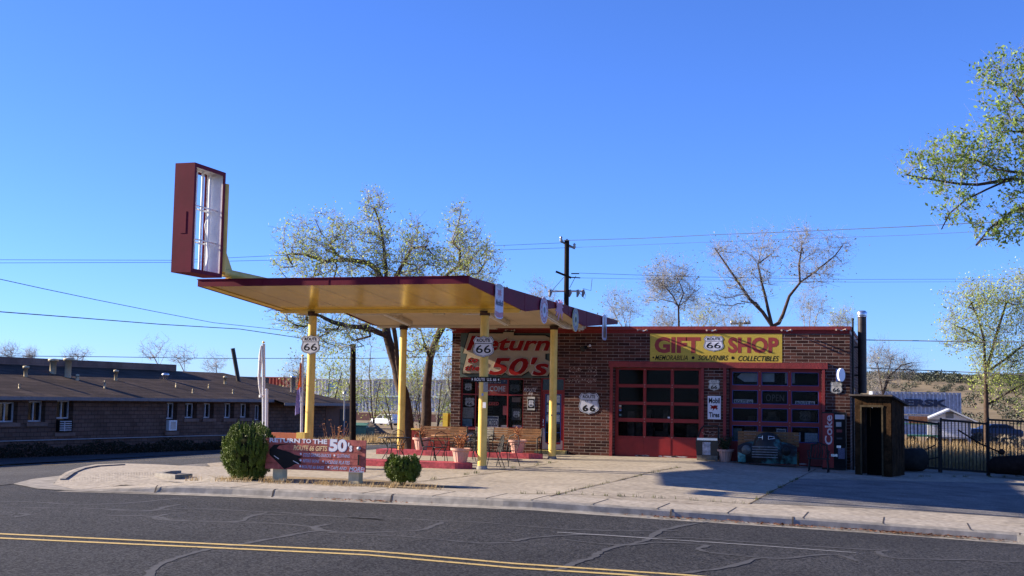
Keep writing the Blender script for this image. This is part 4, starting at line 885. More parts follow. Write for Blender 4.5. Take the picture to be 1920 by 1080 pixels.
a = onY(1510, 790, G2Y); b = onY(1510, 770, G2Y); shield('neon_sign', 'dark ROUTE 66 shield in the third row right pane of the garage door', (a.x, G2Y, a.z), onY(1521, 780, G2Y).x-onY(1498, 780, G2Y).x, b.z-a.z, 'route', mat('shield_dark', (.09, .075, .065)), th=.004, cat='neon sign')
t = thing('neon_sign', 'dark GIFTS lettering in the third row middle pane', 'neon sign', onY(1443, 788, G2Y)); mk = MB(); letters(mk, 'GIFTS', onY(1443, 787.5, G2Y), onY(1461, 782, G2Y).x-onY(1443, 787.5, G2Y).x, .1, off=0, t=.01, bold=.02); mk.build('tube_letters', BLKP, t)
for i, (u0, v0, u1, v1, m_, lb) in enumerate([(1375, 803, 1391, 828, mat('poster_teal', (.10, .16, .15), .6, .5, 16.), 'teal poster in the bottom left garage pane'), (1395, 808, 1418, 826, PAP, 'white printed poster in the bottom left garage pane'), (1436, 811, 1447, 826, PAP, 'small white card in the bottom middle garage pane'),
        (1456, 804, 1474, 826, PAP, 'white shield poster in the bottom middle garage pane'), (1489, 811, 1501, 828, PAP, 'narrow shield card in the bottom right garage pane'), (1509, 812, 1533, 829, mat('poster_pale', (.42, .44, .45), .6, .4, 20.), 'pale picture in the bottom right garage pane')]):
    t, R_ = flat('garage_poster', lb, u0, v0, u1, v1, G2Y, m_, cat='poster', group=gs, th=.004)
    if m_ is PAP:
        x0, x1, z0, z1, yy = R_
        if i == 1: ft(t, R_, [('RETRO', .2, .66, .8, .86, {}), ('ROUTE 66', .08, .14, .92, .5, dict(bold=.02))], NAVY) if False else None
        mk = MB(); mk.plate([(x_*(x1-x0)*.6, z_*(z1-z0)*.5) for x_, z_ in SHO], ((x0+x1)/2, yy-.0015, z0+(z1-z0)*.12), t=.0012); mk.box((x0+.03, yy-.0025, z1-(z1-z0)*.25), (x1-.03, yy-.0015, z1-(z1-z0)*.1)); mk.build('print', mat('print_grey', (.12, .13, .16), .6), t)
# stickers on the left garage door
for u, v, c, lb in [(1163, 761, (.5, .5, .45), 'top sticker of the column on the left garage door pane'), (1163, 765, (.35, .1, .06), 'orange sticker on the left garage door pane'), (1163, 769, (.08, .15, .4), 'blue sticker on the left garage door pane'), (1163, 778, (.1, .2, .25), 'teal sticker low on the left garage door pane'), (1254, 783, (.6, .6, .6), 'round white sticker on the middle pane of the left garage door')]:
    a = onY(u-2, v+1.5, YW+.235); b = onY(u+2, v-1.5, YW+.235); m_ = MB(); m_.box((a.x, YW+.232, a.z), (b.x, YW+.2415, b.z)); single(m_, 'sticker', mat('st_%d_%d' % (u, v), c, .6), lb, 'sticker')

# ---- roadside board
yB = 26.05
A_ = onY(502, 820, yB); B_ = onY(688.5, 826, yB); C_ = onY(686, 886.5, yB); D_ = onY(500, 878, yB)
x0, x1 = D_.x-.02, C_.x; zt_, zb_ = (A_.z+B_.z)/2, (C_.z+D_.z)/2
rs = thing('roadside_sign', 'low red plank sign with white lettering on two stubby cream posts', 'sign', ((x0+x1)/2, yB, G(-13, 26)))
n_ = 5; hh = (zt_-zb_)/n_; rn = random.Random(8)
mk = MB()
for i in range(n_): mk.box((x0+rn.uniform(0, .01), yB-.04-rn.uniform(0, .004), zb_+i*hh+.004), (x1-rn.uniform(0, .01), yB, zb_+(i+1)*hh-.004))
mk.box((x0+.02, yB, zb_+.01), (x1-.02, yB+.02, zt_-.01)); pb = mk.build('plank_board', SIGNR, rs)
for u in (524, 666):
    c = onY(u, 895, yB+.12); mk = MB(); mk.box((c.x-.125, yB+.025, G(-13, 26)-.1), (c.x+.125, yB+.26, zb_+.3)); mk.build('post', mat('post_cream', (.55, .46, .26), .7, .2, 4.), rs)
SF = 1851/240.
def rb(u, v): return onY(480+u/SF, 780+v/SF, yB-.048)
def rt(mk, s, u0, v0, u1, v1, **k):
    a = rb(u0, v1); b = rb(u1, v1+.028*(u1-u0)); letters(mk, s, (a.x, yB-.0475, a.z), b.x-a.x, rb(u0, v0).z-a.z, off=0, **k)
mk = MB(); rt(mk, 'RETURN', 195, 315, 635, 378, bold=.035); rt(mk, 'TO', 665, 328, 795, 392, bold=.035); rt(mk, 'THE', 820, 333, 1028, 400, bold=.035); rt(mk, "50", 1058, 332, 1310, 512, bold=.045); rt(mk, "'s", 1328, 385, 1390, 515, bold=.04)
# slab serifs on the big words
mk.build('lettering', TXW, pb)
mk = MB(); rt(mk, '50', 1050, 328, 1318, 518, bold=.06);
for vv in range(len(mk.v)): mk.v[vv] = (mk.v[vv][0], yB-.0462, mk.v[vv][2])
mk.build('letter_shade', TXB, pb)
mk = MB(); rt(mk, 'ROUTE 66 GIFTS', 540, 420, 1028, 495, shear=.2, bold=.015); mk.build('lettering', TXY, pb)
mk = MB()
for s, u0, v0, u1, v1 in [('COLD DRINKS-SNACKS', 680, 535, 1085, 585), ('CLOTHING', 1168, 552, 1358, 598), ('RETRO SIGNS', 675, 625, 915, 668), ('LICENSE PLATES', 1000, 640, 1358, 690), ('ROUTE 66 BAGS', 662, 712, 985, 755), ('CAPS AND', 1078, 728, 1310, 772), ('MORE!', 1345, 735, 1568, 800)]:
    rt(mk, s, u0, v0, u1, v1, shear=.25, bold=.014)
a = rb(1340, 812); b = rb(1560, 818); mk.add([(a.x, yB-.0476, a.z), (b.x, yB-.0476, b.z), (b.x, yB-.0476, b.z+.01), (a.x, yB-.0476, a.z+.01)], [(0, 1, 2, 3)])
mk.build('lettering', TXB, pb)
mk = MB()
for u, v in [(648, 548), (1133, 570), (645, 640), (970, 655), (640, 727), (1047, 742)]:
    p = rb(u, v); mk.add([(p.x+.024*math.cos(t_), yB-.0477, p.z+.024*math.sin(t_)) for t_ in np.linspace(0, 2*PI, 13)[:-1]], [tuple(range(12))])
mk.build('bullet_dots', TXW, pb)
mk = MB(); P = [rb(u, v) for u, v in [(195, 480), (260, 415), (470, 402), (330, 430), (300, 470), (480, 520), (560, 560), (680, 590), (610, 620), (660, 690), (560, 700), (500, 735), (410, 770), (300, 660), (195, 560)]][::-1]
mk.add([(p.x, yB-.0464, p.z) for p in P], [tuple(range(len(P)))]); mk.build('painted_road', BLKP, pb)
mk = MB()
for u0, v0, u1, v1 in [(535, 642, 620, 686), (260, 570, 330, 615)]:
    a, b = rb(u0, v0), rb(u1, v1); mk.add([(a.x, yB-.0478, a.z), (a.x, yB-.0478, a.z-.012), (b.x, yB-.0478, b.z-.018), (b.x, yB-.0478, b.z)], [(0, 1, 2, 3)])
mk.build('road_dash', TXW, pb)
p = rb(1490, 472); mk = MB(); mk.lathe((0, 0, 0), [(.05, 0), (.05, .02), (.03, .04), (0, .045)], 14); mk.v = [(p.x+v[0], yB-.045-v[2], p.z+v[1]) for v in mk.v]; mk.build('badge', GRYM, pb)
a, b = rb(1478, 560), rb(1492, 712); mk = MB(); mk.box((a.x, yB-.07, b.z), (b.x, yB-.045, a.z)); mk.build('bolt_bar', BLKM, pb)
# ================================================================ ISLANDS, LOW WALL, FURNITURE
IRED = mat('island_red', (.40, .06, .07), .6, .25, 3., scale2=12)
def island(poly, h, label):
    m_ = MB(); P = [Vector((p[0], p[1], G(p[0], p[1])-.05)) for p in poly]; k = len(P); top = [Vector((p.x, p.y, p.z+h+.05)) for p in P]
    m_.add(P+top, [tuple(range(k, 2*k))]+[(i, (i+1) % k, k+(i+1) % k, k+i) for i in range(k)]); return single(m_, 'pump_island', IRED, label, 'kerbed island', 'red pump islands')
island([(-17.8, 33.1), (-12.0, 33.1), (-11.6, 33.45), (-12.0, 33.9), (-17.8, 33.9)], .17, 'red painted island under the front columns nearest the street')
island([(-17.4, 40.0), (-11.9, 40.0), (-11.5, 40.3), (-11.9, 40.75), (-17.4, 40.75)], .17, 'red painted island under the rear columns')
a = onY(773, 803, 44.25); b = onY(843, 802, 44.25)
t = thing('low_wall', 'low red brick wall with a yellow pillar left of the shop', 'wall', (a.x, 44.3, 0)); mk = MB(); mk.box((a.x, 44.2, -.2), (XA-.06, 44.4, a.z-.06)); mk.build('wall', RB, t)
mk = MB(); mk.box((a.x-.02, 44.18, a.z-.058), (XA-.3, 44.42, a.z)); mk.build('coping', YEL, t)
p0, p1 = onY(831, 802, 44.25), onY(841, 775, 44.25); mk = MB(); mk.box((p0.x, 44.17, p0.z+.001), (p1.x, 44.43, p1.z)); mk.build('pillar', mat('yellow_block', (.62, .42, .04), .7, .2, 5.), t)
# fluted planter
def planter_proto():
    t = thing('planter', '', 'planter')
    m_ = MB(); n = 32; vs = []
    prof_ = [(.2, 0), (.22, .02), (.30, .40), (.36, .42), (.37, .50), (.33, .5), (.30, .44), (.0, .44)]
    for r, z in prof_:
        for j in range(n): rr = r*(1-.05*(j % 2)) if .01 < z < .41 else r; vs.append((rr*math.cos(2*PI*j/n), rr*math.sin(2*PI*j/n), z))
    m_.add(vs, [(i*n+j, i*n+(j+1) % n, (i+1)*n+(j+1) % n, (i+1)*n+j) for i in range(len(prof_)-1) for j in range(n)]); m_.build('pot', TERR, t)
    m_ = MB(); m_.lathe((0, 0, .43), [(0, .01), (.31, .0)], 16); m_.build('soil', mat('soil', (.05, .035, .025), 1.), t); return t
def dry_plant(parent_loc, name, label, h, w, n, m_, seed, cat='plant'):
    rn = random.Random(seed); t = thing(name, label, cat, parent_loc); k = MB(); lf = MB(); o = Vector(parent_loc)
    for i in range(n):
        a_ = rn.uniform(0, 2*PI); r = rn.uniform(.1, 1)*w; hh = h*rn.uniform(.4, 1); p = [o+Vector((rn.uniform(-.08, .08), rn.uniform(-.08, .08), 0))]
        q = Vector((r*math.cos(a_), r*math.sin(a_), hh)); p += [o+q*.5+Vector((rn.uniform(-.05, .05), rn.uniform(-.05, .05), .05)), o+q]
        k.tube(p, [.009, .006, .003], 4, False)
        for j in range(9):
            f_ = rn.uniform(.4, 1.05); c = p[0].lerp(p[2], f_)+Vector([rn.gauss(0, .035) for _ in range(3)]); s = rn.uniform(.012, .035); d = Vector([rn.gauss(0, 1) for _ in range(3)]).normalized(); e_ = d.orthogonal().normalized()
            lf.add([c-d*s, c+e_*s*.6, c+d*s, c-e_*s*.6], [(0, 1, 2, 3)])
    k.build('stems', m_, t); lf.build('leaves', m_, t); return t
pl0 = planter_proto(); first = True
PLS = [((gnd(790, 845)+Vector((0, .0, 0))), .17, .85, 'pink fluted planter on the left end of the rear red island', .45, 'dry brown stalks in the leftmost pink planter'), (gnd(863.5, 871), .17, .80, 'pink fluted planter on the right end of the front red island', .50, 'tall dry brown plant in the planter nearest the street'),
       (gnd(969, 858), .17, .88, 'pink fluted planter beside the bench on the rear red island', .5, 'bushy dry plant in the planter right of the front column'), (gnd(1359, 866), 0., .86, 'shaded planter between the black car door and the truck front', .5, 'dark leafy plant in the shaded planter by the car door'), (gnd(1527, 873), 0., .9, 'shaded planter in front of the right garage door beside the truck front', .6, 'dark bushy plant in the shaded planter by the vending machine')]
zp = [(-15.6, 40.35), None, (-12.0, 40.35), None, None]
for i, (p, dz, s, lb, hp, lb2) in enumerate(PLS):
    if i == 0: p = Vector((onY(790, 840, 40.4).x, 40.4, 0))
    if i == 1: p = Vector((onY(863.5, 865, 33.5).x, 33.5, 0))
    if i == 2: p = Vector((onY(970, 850, 40.4).x, 40.4, 0))
    loc = Vector((p.x, p.y, G(p.x, p.y)+dz)); o = pl0 if i == 0 else dup(pl0, loc, i*1.1, sc=(s, s, s)); o.location = loc; o['label'] = lb; o['group'] = 'pink and shaded planters'
    if i == 0: o.scale = (s, s, s)
    dry_plant(loc+Vector((0, 0, .44*s)), 'dry_plant' if i < 3 else 'potted_plant', lb2, hp, .26 if i < 3 else .35, 26 if i < 3 else 60, DRYP if i < 3 else mat('dark_leaf', (.035, .045, .02), .8, .4, 9.), 20+i)
# wrought iron chair
def chair_proto():
    t = thing('iron_chair', '', 'chair'); r = .011
    m_ = MB(); m_.lathe((0, 0, .44), [(0, 0), (.2, 0), (.205, .01), (.2, .02), (0, .02)], 20); m_.build('seat', BLKM, t)
    m_ = MB(); P = [(-.2, .16, .44), (-.215, .24, .7), (-.17, .28, .88), (0, .30, .95), (.17, .28, .88), (.215, .24, .7), (.2, .16, .44)]; m_.tube(P, r, 6)
    for i in range(-5, 6):
        x = i*.034; zt = .945-abs(x)*.35; m_.tube([(x, .2, .46), (x*1.05, .26, .7), (x, .29, zt)], .004, 4, False)
    for z in (.56, .68, .8): m_.tube([(-.2, .2+(z-.44)*.17, z), (0, .225+(z-.44)*.17, z), (.2, .2+(z-.44)*.17, z)], .004, 4, False)
    m_.build('backrest', BLKM, t)
    for s in (-1, 1):
        m_ = MB(); m_.tube([(s*.21, .2, .62), (s*.25, .02, .66), (s*.25, -.16, .63), (s*.2, -.17, .45)], r, 6); m_.build('armrest', BLKM, t)
        m_ = MB(); m_.tube([(s*.17, -.14, .45), (s*.21, -.2, .2), (s*.23, -.25, 0)], r, 6); m_.build('leg', BLKM, t)
        m_ = MB(); m_.tube([(s*.17, .14, .45), (s*.2, .22, .2), (s*.22, .3, 0)], r, 6); m_.build('leg', BLKM, t)
    return t
def table_proto(top, name, w=.5):
    t = thing(name, '', 'table'); m_ = MB(); m_.lathe((0, 0, .72), [(0, 0), (w, 0), (w+.01, .012), (w, .026), (0, .026)], 28); m_.build('table_top', top, t)
    for i in range(4):
        a_ = PI/4+i*PI/2; c, s = math.cos(a_), math.sin(a_); m_ = MB(); m_.tube([(c*w*.82, s*w*.82, .72), (c*w*.45, s*w*.45, .46), (c*w*.42, s*w*.42, .36), (c*w*.9, s*w*.9, 0)], .013, 6); m_.build('leg', BLKM, t)
    m_ = MB(); m_.tube([(w*.43*math.cos(q), w*.43*math.sin(q), .42) for q in np.linspace(0, 2*PI, 21)], .008, 5, False); m_.build('ring_brace', BLKM, t); return t
def fl(u, v, y): p = onY(u, v, y); return Vector((p.x, y, G(p.x, y)))
t1 = table_proto(BLKM, 'iron_table'); t1.location = fl(739, 855, 35.6); t1['label'] = 'round black iron table standing alone at the left of the patio'; t1['group'] = 'patio tables'
o = dup(t1, fl(882, 855, 38.0), .3, 'round black iron table behind the front planter', group='patio tables')
t2 = table_proto(WOOD, 'wood_table', .6); t2.location = fl(842, 850, 39.0); t2['label'] = 'round wood topped table among the chairs in the patio centre'; t2['group'] = 'patio tables'
c0 = chair_proto(); CH = [(fl(741, 850, 36.5), .1, 'iron chair behind the lone iron table'), (fl(803, 862, 36.6), 1.9, 'leftmost iron chair of the middle patio group, by the pink planter'), (fl(823, 866, 36.2), -2.6, 'iron chair in front of the wood topped table'), (fl(872, 862, 37.0), -2.2, 'iron chair behind the tall front planter'),
      (fl(924, 878, 34.4), -1.0, 'iron chair just right of the front right column'), (fl(952, 874, 35.4), -.4, 'rightmost iron chair of the patio'), (fl(899, 858, 38.6), .4, 'iron chair farther back between the iron table and the benches')]
for i, (p, rz, lb) in enumerate(CH):
    o = c0 if i == 0 else dup(c0, p, rz); o.location = p; o.rotation_euler = (0, 0, rz); o['label'] = lb; o['group'] = 'wrought iron patio chairs'
def bench_proto(m_, w, name):
    t = thing(name, '', 'bench'); k = MB()
    for i in range(4): k.box((-w/2, -.24+i*.115, .43), (w/2, -.24+i*.115+.095, .455))
    k.build('seat', m_, t); k = MB()
    for i in range(5): z = .52+i*.085; k.hexa([(-w/2, .235+i*.016, z), (w/2, .235+i*.016, z), (w/2, .26+i*.016, z), (-w/2, .26+i*.016, z)], [(-w/2, .245+i*.016, z+.07), (w/2, .245+i*.016, z+.07), (w/2, .27+i*.016, z+.07), (-w/2, .27+i*.016, z+.07)])
    k.build('backrest', m_, t)
    for s in (-1, 1):
        x = s*(w/2+.02); k = MB(); k.tube([(x, -.26, 0), (x, -.24, .4), (x, -.25, .62), (x, .1, .66), (x, .24, .62)], .02, 6); k.tube([(x, .3, 0), (x, .2, .42), (x, .34, .95)], .022, 6); k.tube([(x, -.24, .42), (x, .2, .42)], .018, 6); k.build('end_frame', BLKM, t)
    return t
b1 = bench_proto(WOOD, 1.75, 'wood_bench'); b1.location = fl(965, 850, 42.4); b1['label'] = 'orange brown slatted bench left of the shop door'; b1['group'] = 'patio benches'
o = dup(b1, fl(826, 845, 42.6), .02, 'orange brown slatted bench at the left end of the shop wall', group='patio benches')
b2 = bench_proto(GWD, 1.2, 'grey_bench'); b2.location = fl(917, 842, 43.2)+Vector((0, 0, .12)); b2.rotation_euler = (0, 0, 0); b2['label'] = 'weathered grey slatted bench below the display window'; b2['group'] = 'patio benches'
b2.location.z = G(-13, 43)
t, R_ = flat('licence_plate_sign', 'small dark blue plate sign leaning on the wall below the display window', 864, 811, 887, 828, 43.9, NAVY, .015); ft(t, R_, [('66', .1, .15, .5, .8, {}), ('US', .6, .3, .9, .8, {})], TXW)
# ================================================================ SHADED RIGHT SIDE OBJECTS
# black vehicle door display on a stand
yy = 43.3
A_ = onY(1305, 866, yy); B_ = onY(1349, 866, yy)
def q_(u, v): p = onY(u, v, yy); return (p.x-A_.x, p.z-G(A_.x, yy))
t = thing('car_door', 'black vehicle door standing on a block beside the left garage door', 'car door', (A_.x, yy, G(A_.x, yy))); base = Vector((A_.x, yy, G(A_.x, yy)))
mk = MB(); mk.plate([q_(u, v) for u, v in [(1307, 855), (1347, 857), (1348, 826), (1345, 824), (1306, 822), (1305, 830)]], base, t=.1); mk.build('door_panel', mat('black_gloss', (.012, .012, .013), .25), t)
mk = MB(); mk.tube([base+Vector((q_(u, v)[0], -.05, q_(u, v)[1])) for u, v in [(1308, 823), (1314, 805), (1320, 799), (1346, 799), (1348, 803), (1347, 825)]], .03, 8); mk.build('window_frame', BLKM, t)
mk = MB(); a, b = q_(1308, 825), q_(1346, 823.5); mk.box(base+Vector((a[0], -.125, a[1])), base+Vector((b[0], -.102, b[1]+.03))); mk.build('chrome_strip', CHR, t)
mk = MB(); a, b = q_(1318, 852.5), q_(1333, 829); mk.box(base+Vector((a[0], -.108, a[1])), base+Vector((b[0], -.102, b[1]))); mk.build('poster', mat('poster_collage', (.32, .32, .34), .6, .7, 9.), t)
mk = MB(); mk.box(base+Vector((.05, -.14, 0)), base+Vector((B_.x-A_.x-.05, .1, .17))); mk.build('stone_base', mat('stone_base', (.14, .12, .09), .9, .5, 9.), t)
mk = MB(); rn = random.Random(3)
for i in range(16): c = base+Vector((q_(1318+i*1.6, 812)[0], -.06, q_(1330, 813+rn.uniform(-4, 5))[1])); mk.lathe(c, [(0, -.02), (.03, 0), (0, .02)], 6)
mk.build('flower_string', mat('flower_mix', (.25, .16, .12), .8, .9, 7.), t)
# truck front with bench back
yy = 42.9; A_ = onY(1383, 872, yy); base = Vector((onY(1438, 870, yy).x, yy, G(A_.x, yy)-.02)); cxu = 1438.
def q_(u, v, dy=0): p = onY(u, v, yy+dy); return Vector((p.x, yy+dy, p.z))
t = thing('truck_front_bench', 'rusty black and turquoise truck front turned into a bench, in the shade', 'truck front', base)
TBL = mat('truck_black', (.012, .011, .01), .45, .6, 4.)
_r = [n_ for n_ in TBL.node_tree.nodes if n_.type == 'VALTORGB'][0]; _r.color_ramp.elements[0].position = .50; _r.color_ramp.elements[1].position = .60; _r.color_ramp.elements[1].color = (.05, .17, .16, 1); _r.color_ramp.elements[0].color = (.014, .012, .010, 1)
[n_ for n_ in TBL.node_tree.nodes if n_.type == 'TEX_NOISE'][0].inputs['Scale'].default_value = 1.6; TQ = mat('turquoise', (.07, .22, .21), .5, .7, 3., scale2=5)
def zz(v): return q_(1438, v).z-base.z
HX = q_(1494, 850).x-base.x; HXL = q_(1382, 850).x-base.x
# body cross-section extruded with bulging fenders and hood (grid surface)
nu, nv = 40, 16; vs = []
for j in range(nv+1):
    for i in range(nu+1):
        s = -1+2*i/nu; x = s*(HX-HXL)/2+(HX+HXL)/2
        hood = .78+.32*max(0, 1-(s/.42)**2)**.5 if abs(s) < .42 else .78
        fend = .62+.16*math.sin(min(1, (1-abs(s))/.5)*PI/2)
        top = max(hood if abs(s) < .42 else 0, fend); z = .06+(top-.06)*(j/nv)
        bul = -.18*max(0, 1-((abs(s)-.68)/.32)**2)*math.sin(PI*min(1, j/nv*1.1))-.26*max(0, 1-(s/.5)**2)*(.6+.4*math.sin(PI*j/nv))
        vs.append((base.x+x, yy+bul+.12*(j/nv)**3, base.z+z))
fs = [(j*(nu+1)+i, j*(nu+1)+i+1, (j+1)*(nu+1)+i+1, (j+1)*(nu+1)+i) for j in range(nv) for i in range(nu)]
bk = MB(); bk.add(vs, fs, True); vb = [(v[0], yy+.35, v[2]) for v in vs]
k0 = (nu+1)*nv; topf = [(k0+i, k0+i+1, k0+i+1+len(vs), k0+i+len(vs)) for i in range(nu)]; m2 = MB(); m2.v = list(vs)+vb
bk.add(list(vs)+vb, topf, True); body = bk.build('body', TBL, t)
mk = MB()
for s0, s1, z0, z1 in ((-.96, -.70, .08, .36),):
    n = 10; g_ = []
    for j in range(5):
        for i in range(n+1):
            s = s0+(s1-s0)*i/n; z = z0+(z1-z0)*j/4*(1-.25*math.sin(5*s+j)); x = s*(HX-HXL)/2+(HX+HXL)/2; jj = (z-.06)/.72
            bul = -.18*max(0, 1-((abs(s)-.68)/.32)**2)*math.sin(PI*min(1, max(0, jj)*1.1))-.26*max(0, 1-(s/.5)**2)*(.6+.4*math.sin(PI*max(0, jj)))
            g_.append((base.x+x, yy+bul-.012, base.z+z))
    mk.add(g_, [(j*(n+1)+i, j*(n+1)+i+1, (j+1)*(n+1)+i+1, (j+1)*(n+1)+i) for j in range(4) for i in range(n)], True)
mk.build('turquoise_paint', TQ, body)
for i in range(5):
    mk = MB(); z = base.z+.26+i*.085; mk.box((base.x-.46, yy-.33, z), (base.x+.38, yy-.28, z+.03)); mk.build('grille_bar', mat('dull_chrome', (.16, .16, .17), .45, .4, 9., metal=.5), body)
for s in (-1, 1):
    xh = base.x+(.66*s*(HX-HXL)/2)+(HX+HXL)/2; mk = MB(); mk.lathe((0, 0, 0), [(.15, 0), (.16, .03), (.13, .05), (.0, .075)], 20); mk.v = [(xh+v[0], yy-.17-v[2], base.z+.5+v[1]) for v in mk.v]; mk.build('headlight', mat('lamp_dim', (.10, .10, .09), .35, .5, 9.) if s < 0 else BLKM, body)
mk = MB(); mk.tube([(base.x-.26, yy-.27, base.z+.92), (base.x-.12, yy-.29, base.z+.93)], .014, 6); mk.tube([(base.x-.12, yy-.29, base.z+.86), (base.x-.12, yy-.29, base.z+.99)], .012, 6); mk.tube([(base.x+.08, yy-.29, base.z+.87), (base.x+.08, yy-.29, base.z+.98), (base.x+.26, yy-.27, base.z+.96), (base.x+.28, yy-.27, base.z+.9), (base.x+.08, yy-.29, base.z+.87)], .012, 6); mk.build('hood_emblem', CHR, body)
mk = MB()
for i in range(5): z = base.z+.62+i*.1; mk.box((base.x-1.02, yy+.4, z), (base.x+1.02, yy+.43, z+.085))
mk.build('backrest', WOOD, t)
mk = MB(); mk.box((base.x-1., yy+.02+.34, base.z+.4), (base.x+1., yy+.8, base.z+.44)); mk.box((base.x-1., yy+.4, base.z), (base.x-.94, yy+.78, base.z+.4)); mk.box((base.x+.94, yy+.4, base.z), (base.x+1., yy+.78, base.z+.4)); mk.build('seat', WOOD, t)
# vending machine
yv = 43.25; A_ = onY(1541, 860, yv); B_ = onY(1586, 860, yv); zb = G(A_.x, yv); zt_ = onY(1563, 773, yv).z
t = thing('vending_machine', 'old black and red drinks vending machine at the right corner of the shop', 'vending machine', (A_.x, yv, zb))
mk = MB(); mk.box((A_.x, yv+.02, zb), (B_.x, YW-.07, zt_)); mk.build('cabinet', BLKM, t)
mk = MB(); mk.box((A_.x+.02, yv, zb+.06), (A_.x+(B_.x-A_.x)*.50, yv+.018, zt_-.04)); fp_ = mk.build('front_panel', mat('drink_red', (.25, .012, .012), .35, .1), t)
mk = MB(); mk.box((A_.x+(B_.x-A_.x)*.51, yv, zb+.06), (B_.x-.02, yv+.018, zt_-.04)); fr_ = mk.build('side_panel', BLKP, t)
mk = MB(); w_ = B_.x-A_.x; letters(mk, 'Coke', (A_.x+w_*.44, yv, zb+.82), .98, w_*.31, ux=(0, 0, 1), uz=(-1, 0, 0), off=.003, bold=.02)
mk.v = [(v[0], yv-.003, v[2]) for v in mk.v]; mk.f = [f[::-1] for f in mk.f]; mk.build('lettering', mat('drink_white', (.62, .5, .5), .5), fp_)
for (u0, v0, u1, v1, m_) in [(.56, .90, .95, .98, PAP), (.6, .77, .82, .85, GRYM), (.62, .67, .85, .72, mat('tag_red', (.2, .05, .05))), (.62, .55, .85, .58, PDK), (.62, .40, .80, .44, CHR), (.38, .245, .66, .29, CHR)]:
    mk = MB(); mk.box((A_.x+w_*u0, yv-.006, zb+(zt_-zb)*(v0-.02)), (A_.x+w_*u1, yv-.001, zb+(zt_-zb)*(v1-.02))); mk.build('selector_plate', m_, fr_)
mk = MB(); mk.box((A_.x+w_*.68, yv-.006, zb+.36), (A_.x+w_*.96, yv-.001, zb+.72)); mk.build('sticker', mat('sticker_dark', (.12, .12, .18), .6, .6, 30.), fr_)
# cast iron bench end / tilted iron chair
t = thing('iron_bench', 'ornate black cast iron bench standing in front of the vending machine', 'bench', fl(1535, 882, 41.6)); o = ORG[t.name]
mk = MB()
for s in (-.3, .3):
    m2 = MB(); m2.tube([o+Vector((s, -.28, 0)), o+Vector((s*1.0, -.2, .16)), o+Vector((s*.9, -.22, .40))], .025, 7); m2.build('leg', BLKM, t)
    m2 = MB(); m2.tube([o+Vector((s, .3, 0)), o+Vector((s, .2, .2)), o+Vector((s*.9, .2, .40)), o+Vector((s*.8, .28, .86))], .025, 7); m2.build('leg', BLKM, t)
mk.box(o+Vector((-.34, -.24, .40)), o+Vector((.34, .22, .43))); mk.build('seat', BLKM, t)
mk = MB()
for i in range(7): x = -.27+.09*i; mk.tube([o+Vector((x, .22, .44)), o+Vector((x+.03, .26, .62)), o+Vector((x*.8, .28, .82+.05*math.cos(x*5)))], .012, 5)
mk.tube([o+Vector((-.27, .28, .82)), o+Vector((0, .29, .91)), o+Vector((.27, .28, .82))], .022, 7); mk.build('backrest', BLKM, t)
for s in (-1, 1): mk = MB(); mk.tube([o+Vector((s*.3, .24, .64)), o+Vector((s*.34, -.05, .66)), o+Vector((s*.3, -.22, .43))], .018, 6); mk.build('armrest', BLKM, t)
# weathered shed
ys = 41.3; A_ = onY(1600, 880, ys); B_ = onY(1672, 884, ys); zs = G(-.9, ys); zt_ = onY(1640, 745, ys).z
dpt = 1.5; t = thing('wooden_shed', 'small weathered plank shed with a dark doorway beside the shop', 'shed', (B_.x, ys, zs)); t.rotation_euler = (0, 0, rad(-15))
d0, d1 = onY(1614, 800, ys).x, onY(1654, 800, ys).x; dz = onY(1635, 765, ys).z
rn = random.Random(6); mk = MB()
def planks(mk, p0, p1, z0, z1, th=.025, n=None, jz=0.):
    p0, p1 = Vector(p0), Vector(p1); L_ = (p1-p0).length; n = n or max(1, int(L_/.15)); d = (p1-p0)/n; nn = Vector((d.y, -d.x, 0)).normalized()
    for i in range(n):
        a_ = p0+d*i+d*.03; b_ = p0+d*(i+1)-d*.03; o_ = nn*rn.uniform(0, .012); za = z1-rn.uniform(0, jz); q = [a_+o_, b_+o_, b_+o_-nn*th, a_+o_-nn*th]
        mk.hexa([(v.x, v.y, z0) for v in q], [(v.x, v.y, za) for v in q])
planks(mk, (A_.x, ys, 0), (d0, ys, 0), zs, zt_); planks(mk, (d1, ys, 0), (B_.x, ys, 0), zs, zt_); planks(mk, (d0, ys, 0), (d1, ys, 0), dz, zt_)
planks(mk, (B_.x, ys+.03, 0), (B_.x, ys+dpt, 0), zs, zt_-.08); planks(mk, (A_.x, ys+dpt, 0), (A_.x, ys+.03, 0), zs, zt_-.08); mk.build('plank_wall', DKW, t)
mk = MB()
for x in (d0-.03, d1+.0): mk.box((x-.02, ys-.045, zs), (x+.03, ys-.016, dz+.03))
mk.box((d0-.05, ys-.044, dz+.031), (d1+.05, ys-.016, dz+.09)); mk.build('door_frame', mat('frame_wood', (.045, .034, .02), .9, .4, 8.), t)
mk = MB(); mk.add([(d0, ys+.5, zs), (d1, ys+.5, zs), (d1, ys+.5, dz), (d0, ys+.5, dz)], [(0, 1, 2, 3)]); mk.build('doorway_shade', INT, t)  # black sheet stands in for the shade inside the shed
zr = zt_+.06; mk = MB(); mk.hexa([(A_.x-.12, ys-.22, zr-.02), (B_.x+.10, ys-.22, zr-.02), (B_.x+.12, ys+dpt+.2, zr-.32), (A_.x-.12, ys+dpt+.2, zr-.32)], [(A_.x-.12, ys-.22, zr+.03), (B_.x+.10, ys-.22, zr+.03), (B_.x+.12, ys+dpt+.2, zr-.27), (A_.x-.12, ys+dpt+.2, zr-.27)]); mk.build('roof', mat('shed_roof', (.06, .05, .045), .9, .4, 5.), t)
